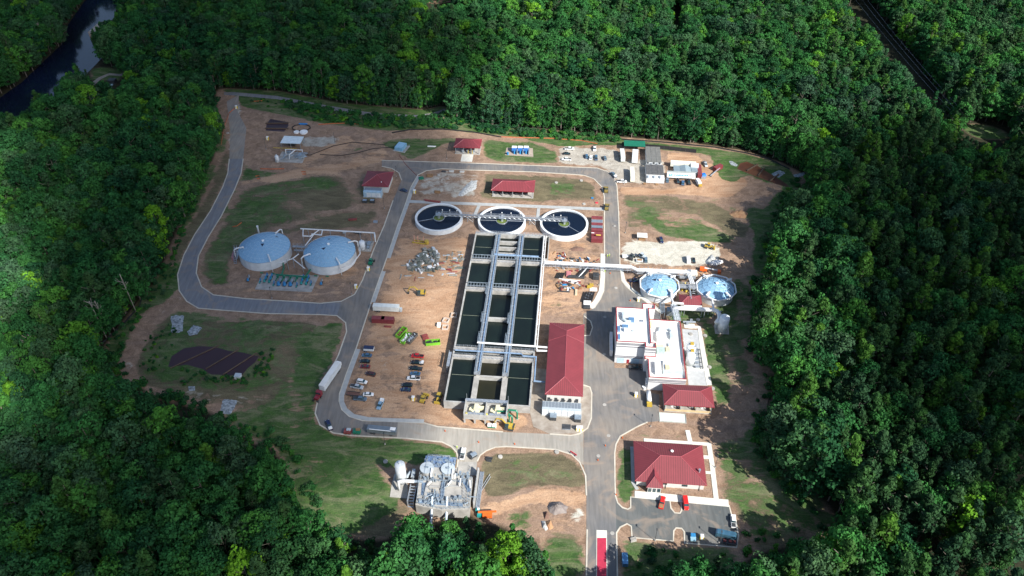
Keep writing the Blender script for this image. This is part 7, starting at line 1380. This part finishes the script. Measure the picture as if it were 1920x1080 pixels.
# black hoses in the north-west
for i, pl in enumerate(([(568, 291), (582, 291), (600, 284), (625, 274), (660, 267), (700, 270), (722, 272)], [(600, 290), (640, 292), (670, 287), (700, 279), (740, 276)])): P_ = GP(pl); o = MB().tube([(x, y, .15) for x, y in P_], .22, 6).build('black_hose', black_m); tag(o, '%s black hose snaking over the dirt between skid and pale blue unit' % ['upper', 'lower'][i], 'hose')
o = MB().tube([(x, y, .12) for x, y in GP([(748, 290), (760, 308), (782, 330)])], .14, 5).build('brown_hose', rust_m); tag(o, 'thin brown hose crossing the northern road junction', 'hose')
t = thing('lined_sump', 'oval black-edged sump with blue liner behind the white canopy', 'sump', *S(565, 240)); b = MB(); b.tube([(6 * math.cos(a), 4.2 * math.sin(a), .3) for a in [6.2832 * i / 10 for i in range(11)]], .3, 6); b.build('edge', black_m, t); MB().box(0, 4.4, .2, 5.5, 1.4, .5).build('blue_liner', mat('liner_blue', (.02, .2, .5), .4), t)
for px, w_ in ((556, 1.7), (569.5, 2.6)): o = MB().cyl(*G(px, 248.5), 0, w_, .7, 16).build('tank_cover', white_p); tag(o, '%s round white lid behind the white canopy' % ('small' if w_ < 2 else 'large'), 'lid')
t = thing('river_hut', 'tiny dark pump hut with pale steps by the river in the far corner', 'hut', *S(212, 156)); MB().box(0, 0, 0, 5, 4, 3).build('wall', dark_metal, t); MB().box(0, -4, 0, 3, 3, .8).build('steps', mat('pale_blue_steps', (.3, .45, .5), .7), t)
# overhead lines down the clearing in the far east wood
for i, (a, c) in enumerate((((1600, -6), (1790, 215)), ((1612, -6), (1800, 214)), ((1622, -6), (1806, 210)))):
    P0, P1 = G(*a, 12), G(*c, 12); o = MB().tube([(P0[0] + (P1[0] - P0[0]) * f, P0[1] + (P1[1] - P0[1]) * f, 12 - 6 * f * (1 - f)) for f in [i_ / 10 for i_ in range(11)]], .035, 4).build('overhead_wire', steel); tag(o, '%s overhead wire above the clearing in the far wood' % ['left', 'middle', 'right'][i], 'wire')
# ---------------------------------------------------------------- trees
def leaf_mat(name, cols, dark):
    m = bpy.data.materials.new(name); m.use_nodes = True; t = m.node_tree; N = t.nodes; L = t.links
    N.clear(); out = N.new('ShaderNodeOutputMaterial'); oi = N.new('ShaderNodeObjectInfo')
    cr = N.new('ShaderNodeValToRGB'); e = cr.color_ramp.elements
    e[0].position = 0.0; e[0].color = (*cols[0][1], 1); e[1].position = cols[-1][0]; e[1].color = (*cols[-1][1], 1)
    for p, c in cols[1:-1]:
        k = e.new(p); k.color = (*c, 1)
    L.new(oi.outputs['Random'], cr.inputs[0])
    tc = N.new('ShaderNodeTexCoord'); nz = N.new('ShaderNodeTexNoise'); nz.inputs['Scale'].default_value = 0.45; nz.inputs['Detail'].default_value = 5
    L.new(tc.outputs['Object'], nz.inputs[0])
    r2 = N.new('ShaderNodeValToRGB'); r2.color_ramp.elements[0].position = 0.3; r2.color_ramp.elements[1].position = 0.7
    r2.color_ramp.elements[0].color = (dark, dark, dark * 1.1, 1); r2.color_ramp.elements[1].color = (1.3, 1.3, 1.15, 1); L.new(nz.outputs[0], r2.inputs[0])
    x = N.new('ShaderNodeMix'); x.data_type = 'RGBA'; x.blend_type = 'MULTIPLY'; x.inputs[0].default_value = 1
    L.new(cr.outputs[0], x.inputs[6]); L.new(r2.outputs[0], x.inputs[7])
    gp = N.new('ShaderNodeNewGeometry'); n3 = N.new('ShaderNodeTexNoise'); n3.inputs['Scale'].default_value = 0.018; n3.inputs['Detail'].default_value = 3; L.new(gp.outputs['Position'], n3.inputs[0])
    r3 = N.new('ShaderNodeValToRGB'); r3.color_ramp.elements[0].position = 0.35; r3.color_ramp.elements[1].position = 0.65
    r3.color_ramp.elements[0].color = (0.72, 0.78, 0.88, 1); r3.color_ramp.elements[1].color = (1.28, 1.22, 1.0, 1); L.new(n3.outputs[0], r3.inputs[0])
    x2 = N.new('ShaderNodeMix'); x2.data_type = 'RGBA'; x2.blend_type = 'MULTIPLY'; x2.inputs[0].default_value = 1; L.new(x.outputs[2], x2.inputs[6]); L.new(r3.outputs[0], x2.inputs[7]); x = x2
    d = N.new('ShaderNodeBsdfDiffuse'); tr = N.new('ShaderNodeBsdfTranslucent'); L.new(x.outputs[2], d.inputs[0]); L.new(x.outputs[2], tr.inputs[0])
    ms = N.new('ShaderNodeMixShader'); ms.inputs[0].default_value = 0.25; L.new(d.outputs[0], ms.inputs[1]); L.new(tr.outputs[0], ms.inputs[2])
    L.new(ms.outputs[0], out.inputs[0]); return m
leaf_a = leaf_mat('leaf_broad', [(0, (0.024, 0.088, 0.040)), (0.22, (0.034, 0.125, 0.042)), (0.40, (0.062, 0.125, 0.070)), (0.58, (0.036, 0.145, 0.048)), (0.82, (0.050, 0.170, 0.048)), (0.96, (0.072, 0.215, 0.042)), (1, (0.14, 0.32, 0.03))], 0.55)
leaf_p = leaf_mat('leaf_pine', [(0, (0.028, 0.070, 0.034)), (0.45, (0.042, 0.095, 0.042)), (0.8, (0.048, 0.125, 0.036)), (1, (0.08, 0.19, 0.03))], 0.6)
bark = mat('bark', (0.17, 0.145, 0.12), 0.9, var=0.3, scale=2)
def quads(P, Nn, sz, rng):
    n = len(P); up = np.tile([0, 0, 1.0], (n, 1)); up[np.abs(Nn[:, 2]) > 0.9] = [1, 0, 0]
    a = np.cross(Nn, up); a /= np.linalg.norm(a, axis=1)[:, None]; b = np.cross(Nn, a)
    th = rng.uniform(0, 6.28, n)[:, None]; a, b = a * np.cos(th) + b * np.sin(th), b * np.cos(th) - a * np.sin(th)
    s = sz[:, None]; asp = rng.uniform(0.6, 1.0, n)[:, None]
    V = np.stack([P + a * s, P + b * s * asp, P - a * s, P - b * s * asp], 1).reshape(-1, 3)   # diamond leaf clump
    return V
def crown_mesh(name, seed, Rr, H, z0, style, m):
    rng = np.random.default_rng(seed); C = []; rad = []
    if style == 'broad':
        K = 56; lob = rng.uniform(0, 6.28, 3)
        for i in range(K):
            u = rng.uniform(-0.85, 1); ph = rng.uniform(0, 6.28)
            k = (1 - abs(u) ** 2.2) ** 0.5 if abs(u) < 1 else 0
            rr = Rr * (0.30 + 0.62 * k) * (1 + 0.26 * math.sin(2 * ph + lob[0]) + 0.20 * math.sin(3 * ph + lob[1]) + 0.1 * math.sin(5 * ph + lob[2])) * rng.uniform(0.6, 1.05)
            C.append((rr * math.cos(ph) * min(1, 0.35 + k), rr * math.sin(ph) * min(1, 0.35 + k), z0 + (H - z0) * (0.42 + 0.50 * u) + rng.normal(0, 0.5))); rad.append(rng.uniform(1.0, 1.9))
        per = 34
    elif style == 'pine':
        K = 30
        for i in range(K):
            f = rng.uniform(0, 1) ** 0.8; ph = rng.uniform(0, 6.28); rr = Rr * (1 - f) ** 0.6 * rng.uniform(0.35, 1.0)
            C.append((rr * math.cos(ph), rr * math.sin(ph), z0 + (H - z0) * f)); rad.append(rng.uniform(0.8, 1.5) * (1.15 - 0.5 * f))
        per = 36
    else:                                              # shrub
        K = 12
        for i in range(K):
            ph = rng.uniform(0, 6.28); rr = Rr * rng.uniform(0.1, 1)
            C.append((rr * math.cos(ph), rr * math.sin(ph), H * rng.uniform(0.2, 0.8))); rad.append(rng.uniform(0.5, 0.9))
        per = 26
    P = []; Nn = []; sz = []
    for c, r in zip(C, rad):
        d = rng.normal(size=(per, 3)); d[:, 2] = np.abs(d[:, 2]) * 0.9 - 0.25; d /= np.linalg.norm(d, axis=1)[:, None]
        p = np.array(c) + d * r * rng.uniform(0.75, 1.12, (per, 1)) * [1.1, 1.1, 0.8]
        nn = d + rng.normal(0, 0.45, (per, 3)); nn /= np.linalg.norm(nn, axis=1)[:, None]
        p[:, 2] = np.maximum(p[:, 2], 0.15); P.append(p); Nn.append(nn); sz.append(rng.uniform(0.30, 0.62, per) * (0.75 if style == 'shrub' else 1))
    V = quads(np.concatenate(P), np.concatenate(Nn), np.concatenate(sz), rng); nq = len(V) // 4
    me = bpy.data.meshes.new(name); me.vertices.add(len(V)); me.vertices.foreach_set('co', V.ravel())
    me.loops.add(nq * 4); me.loops.foreach_set('vertex_index', np.arange(nq * 4)); me.polygons.add(nq)
    me.polygons.foreach_set('loop_start', np.arange(0, nq * 4, 4)); me.polygons.foreach_set('loop_total', np.full(nq, 4)); me.update(calc_edges=True)
    me.materials.append(m); return me
def trunk_mesh(name, seed, H, z0, r):
    rng = random.Random(seed); b = MB(); lean = (rng.uniform(-.5, .5), rng.uniform(-.5, .5))
    pts = [(lean[0] * t * t, lean[1] * t * t, H * 0.86 * t) for t in (0, .3, .6, 1)]
    for i in range(3):
        p, q_ = pts[i], pts[i + 1]; r1, r2 = r * (1 - 0.27 * i), r * (1 - 0.27 * (i + 1)); n = 6
        vs = [(c[0] + k * math.cos(j * 6.2832 / n), c[1] + k * math.sin(j * 6.2832 / n), c[2]) for c, k in ((p, r1), (q_, r2)) for j in range(n)]
        b.add(vs, [(j, (j + 1) % n, n + (j + 1) % n, n + j) for j in range(n)])
    for k in range(6):
        z = z0 + (H - z0) * rng.uniform(0.0, 0.55); a = rng.uniform(0, 6.28); L_ = rng.uniform(1.8, 3.4)
        b.tube([(lean[0] * .4, lean[1] * .4, z), (L_ * .5 * math.cos(a), L_ * .5 * math.sin(a), z + 1.1), (L_ * math.cos(a), L_ * math.sin(a), z + 2.6)], r * 0.28, 4)
    me = bpy.data.meshes.new(name); me.from_pydata(b.v, [], b.f); me.update(); me.materials.append(bark); return me
KINDS = []                                              # (crown mesh, trunk mesh, radius, height)
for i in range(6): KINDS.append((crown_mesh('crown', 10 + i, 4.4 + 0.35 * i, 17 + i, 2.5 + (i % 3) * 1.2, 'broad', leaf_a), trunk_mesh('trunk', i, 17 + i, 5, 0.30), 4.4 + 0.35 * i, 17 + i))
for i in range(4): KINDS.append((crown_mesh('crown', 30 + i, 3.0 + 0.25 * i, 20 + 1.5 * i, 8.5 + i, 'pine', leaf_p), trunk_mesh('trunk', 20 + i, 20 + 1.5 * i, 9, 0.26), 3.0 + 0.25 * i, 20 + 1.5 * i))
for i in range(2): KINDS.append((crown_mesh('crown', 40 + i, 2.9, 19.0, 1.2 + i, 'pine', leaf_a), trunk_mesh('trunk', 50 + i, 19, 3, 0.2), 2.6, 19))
rng = np.random.default_rng(5); TR = []
SP = 5.6
for iy, y in enumerate(np.arange(118, 800, SP * 0.9)):
    hw = 75 + y * 0.62
    for x in np.arange(-hw, hw, SP):
        x_ = x + rng.uniform(-2.1, 2.1) + (SP / 2 if iy % 2 else 0); y_ = y + rng.uniform(-2.0, 2.0)
        px, py = PXw(x_, y_, 0)
        east = px > 1400; far = py < 260 and px > 860
        pp = (0.2 if px < 1570 else 0.72) if (east and py > 250) else (0.30 if px > 1500 else (0.16 if px > 300 else 0.08))
        near_edge = False
        k = int(rng.integers(6, 10)) if rng.uniform() < pp else int(rng.integers(0, 6))
        s = rng.choice((rng.uniform(0.55, 0.85), rng.uniform(0.8, 1.12), rng.uniform(0.9, 1.32))) * (1.15 if 1380 < px < 1600 and py > 330 else 1.0); r_, h_ = KINDS[k][2] * s * 0.82, KINDS[k][3] * s
        ok = True; q_ = [PXw(x_, y_, 0), PXw(x_, y_, h_), PXw(x_, y_, h_ * 0.3), PXw(x_, y_, h_ * 0.6)] + [PXw(x_ + a * r_, y_ + b * r_, h_ * z_) for z_ in (0.45, 0.8) for a, b in ((1, 0), (-1, 0), (0, 1), (0, -1))]
        X = [p[0] for p in q_]; Y = [p[1] for p in q_]
        if inpoly(X, Y, VIS).any() or inpoly(X, Y, VIS_S).any() or any(inpoly(X, Y, v).any() for v in VIS_X) or inpoly(X[:1], Y[:1], ROADS[0][2]).any(): 
            # a slimmer tree may still fit at the edge
            k = int(rng.integers(10, 12)); s = rng.uniform(0.45, 0.95); r_, h_ = KINDS[k][2] * s * 0.8, KINDS[k][3] * s
            q_ = [PXw(x_, y_, 0), PXw(x_, y_, h_)] + [PXw(x_ + a * r_, y_ + b * r_, h_ * 0.5) for a, b in ((1, 0), (-1, 0), (0, 1), (0, -1))]
            X = [p[0] for p in q_]; Y = [p[1] for p in q_]
            if inpoly(X, Y, VIS).any() or inpoly(X, Y, VIS_S).any() or any(inpoly(X, Y, v).any() for v in VIS_X) or inpoly(X[:1], Y[:1], ROADS[0][2]).any(): continue
        vis = max(Y) > -30 and min(Y) < 1085 and max(X) > 0 and min(X) < 1920
        if not vis and not (-260 < px < 2180 and py < 1350): continue
        TR.append((math.hypot(math.hypot(x_, y_), CH - h_ / 2) / (r_ * (1.3 if k < 6 else 1)), x_, y_, k, s, rng.uniform(0, 6.28), vis, px, py))
EDGE = VIS[10:36]                                        # young growth down to the ground along the open edges
for (ax, ay), (bx_, by_) in zip(VIS, VIS[1:] + VIS[:1]):
    if max(ay, by_) > 930 and ax > 700: continue
    p0_, p1_ = Vector(G(ax, ay)), Vector(G(bx_, by_)); L_ = (p1_ - p0_).length; nrm = Vector(((p1_ - p0_).y, -(p1_ - p0_).x)).normalized() if L_ else Vector((0, 0))
    if L_ < 1 or L_ > 200: continue
    for i in range(int(L_ / (0.9 if ay < 400 else 1.7))):
        q = p0_.lerp(p1_, rng.uniform()) 
        for sg in (1, -1):
            c_ = q + nrm * sg * rng.uniform(1.0, 5.5); px, py = PXw(c_.x, c_.y, 0)
            if inpoly([px], [py], VIS)[0] or inpoly([px], [py], VIS_S)[0]: continue
            s = rng.uniform(0.16, 0.52) if ay > 400 or ax < 430 else rng.uniform(0.22, 0.85); tx_, ty_ = PXw(c_.x, c_.y, 19 * s)
            if inpoly([tx_], [ty_], VIS)[0]: s *= 0.5
            TR.append((9e3, c_.x, c_.y, int(rng.integers(10, 12)), s, rng.uniform(0, 6.28), True, px, py))
TR.sort(); TR = [t for t in TR if t[6]][:300] + [t for t in TR if t[6]][300:] + [t for t in TR if not t[6]]
def region(px, py):
    if px < 1000: return 'lower left' if py > 560 else ('left side' if px < 420 else 'top')
    return 'right side' if py < 1000 else 'lower right'
for d, x, y, k, s, r, v, px, py in TR[:300]:
    reg = region(px, py); kind = 'pine' if 6 <= k < 10 else 'broadleaf'
    o = bpy.data.objects.new(kind + '_tree', None); col.objects.link(o); o.location = (x, y, 0); o.rotation_euler = (0, 0, r); o.scale = (s, s, s)
    tag(o, {'pine': 'dark narrow pine', 'broadleaf': 'leafy green deciduous tree'}[kind] + ' in the dense wood at the %s' % reg, 'tree', '%s trees of the %s wood' % (kind, reg))
    for nm, me_ in (('crown', KINDS[k][0]), ('trunk', KINDS[k][1])):
        c = bpy.data.objects.new(nm, me_); col.objects.link(c); c.parent = o
def scatter(name, label, cat, pts, kinds):              # one object for the mass of trees nobody could count
    me = bpy.data.meshes.new(name); me.from_pydata([(p[0], p[1], 0) for p in pts], [], []); me.update()
    for nm, ty, vals in (('inst_k', 'INT', [p[2] for p in pts]), ('inst_s', 'FLOAT', [p[3] for p in pts]), ('inst_r', 'FLOAT', [p[4] for p in pts])):
        a = me.attributes.new(nm, ty, 'POINT'); a.data.foreach_set('value', vals)
    o = bpy.data.objects.new(name, me); col.objects.link(o)
    ng = bpy.data.node_groups.new(name, 'GeometryNodeTree')
    ng.interface.new_socket('Geometry', in_out='INPUT', socket_type='NodeSocketGeometry'); ng.interface.new_socket('Geometry', in_out='OUTPUT', socket_type='NodeSocketGeometry')
    N = ng.nodes; L = ng.links; gi = N.new('NodeGroupInput'); go_ = N.new('NodeGroupOutput')
    ja = N.new('GeometryNodeJoinGeometry'); srcs = []
    for kk in kinds:
        jg = N.new('GeometryNodeJoinGeometry')
        for me_ in kk:
            src = next(ob for ob in bpy.data.objects if ob.data is me_)
            oi = N.new('GeometryNodeObjectInfo'); oi.inputs[0].default_value = src; oi.transform_space = 'ORIGINAL'; L.new(oi.outputs['Geometry'], jg.inputs[0])
        g2 = N.new('GeometryNodeGeometryToInstance'); L.new(jg.outputs[0], g2.inputs[0]); srcs.append(g2)
    for g2 in reversed(srcs): L.new(g2.outputs[0], ja.inputs[0])
    ip = N.new('GeometryNodeInstanceOnPoints'); L.new(gi.outputs[0], ip.inputs['Points']); L.new(ja.outputs[0], ip.inputs['Instance'])
    ip.inputs['Pick Instance'].default_value = True
    def at(nm, ty):
        n = N.new('GeometryNodeInputNamedAttribute'); n.data_type = ty; n.inputs[0].default_value = nm; return n.outputs[0]
    L.new(at('inst_k', 'INT'), ip.inputs['Instance Index'])
    cx = N.new('ShaderNodeCombineXYZ'); L.new(at('inst_r', 'FLOAT'), cx.inputs[2]); L.new(cx.outputs[0], ip.inputs['Rotation'])
    L.new(at('inst_s', 'FLOAT'), ip.inputs['Scale']); L.new(ip.outputs[0], go_.inputs[0])
    md = o.modifiers.new('scatter', 'NODES'); md.node_group = ng
    return tag(o, label, cat, kind='stuff')
def snag(px, py, h, label):
    e, n = G(px, py); o = bpy.data.objects.new('bare_tree', None); col.objects.link(o); o.location = (e, n, 0); o.rotation_euler = (0, 0, rng.uniform(0, 6)); tag(o, label, 'tree', 'pale bare trees in the wood'); b = MB()
    b.tube([(0, 0, 0), (.3, .1, h * .5), (.6, .5, h)], .24, 6); b.build('trunk', pale_bark, o); b = MB()
    for k in range(9):
        z = h * rng.uniform(.55, .98); a = rng.uniform(0, 6.28); l = rng.uniform(1.5, 4); b.tube([(.4, .3, z), (.4 + l * .6 * math.cos(a), .3 + l * .6 * math.sin(a), z + l * .4), (.4 + l * math.cos(a), .3 + l * math.sin(a), z + l * .9)], .10, 4)
    b.build('branches', pale_bark, o)
pale_bark = mat('pale_bark', (.24, .22, .18), .9, var=.2)
for px, py in ((200, 634), (207, 628), (255, 584), (88, 690), (300, 330), (90, 90)): snag(px, py, rng.uniform(19, 25), 'pale bare tree rising among the green crowns west of the site')
used = {t[3] for t in TR[:300]}
for k in range(len(KINDS)):                             # every kind needs one real tree to copy
    if k not in used:
        i = next((i for i, t in enumerate(TR[300:], 300) if t[3] == k), None)
        t = TR.pop(i); o = bpy.data.objects.new('slim_tree', None); col.objects.link(o); o.location = (t[1], t[2], 0); o.scale = (t[4],) * 3
        tag(o, 'slim young tree at the edge of the wood', 'tree', 'slim trees at the edge of the wood')
        for nm, me_ in (('crown', KINDS[k][0]), ('trunk', KINDS[k][1])):
            c = bpy.data.objects.new(nm, me_); col.objects.link(c); c.parent = o
scatter('forest', 'dense green mixed wood surrounding the whole works', 'forest', [(t[1], t[2], t[3], t[4], t[5]) for t in TR[300:]], [(k[0], k[1]) for k in KINDS])
# shrubs and rank growth: beside the trail, the west verge and under the trees at the edge
sh = [crown_mesh('foliage', 60 + i, 1.5, 1.8, 0, 'shrub', leaf_a) for i in range(3)]; SH = []
def fill(poly, dens, smin=0.5, smax=1.2):
    xs = [G(*p)[0] for p in poly]; ys = [G(*p)[1] for p in poly]
    n = int((max(xs) - min(xs)) * (max(ys) - min(ys)) * dens)
    X = rng.uniform(min(xs), max(xs), n); Y = rng.uniform(min(ys), max(ys), n)
    zc_ = Y * ct + CH * st; ppx = 960 + F * X / zc_; ppy = 540 - F * (Y * st - CH * ct) / zc_
    for x, y in zip(X[inpoly(ppx, ppy, poly)], Y[inpoly(ppx, ppy, poly)]): SH.append((x, y, int(rng.integers(0, 3)), rng.uniform(smin, smax), rng.uniform(0, 6.28)))
for p, dd, a, b in SHRUBS: fill(p, dd, a, b)
for i, (x, y, k, s, r) in enumerate(SH[:3]):
    o = bpy.data.objects.new('bush', sh[i]); col.objects.link(o); o.location = (x, y, 0); o.scale = (s,) * 3
    tag(o, 'low green bush in the rank growth along the trail', 'bush', 'bushes beside the trail')
scatter('undergrowth', 'low green bushes and rank growth along the trail and west verge', 'undergrowth', SH[3:], [(m_,) for m_ in sh])
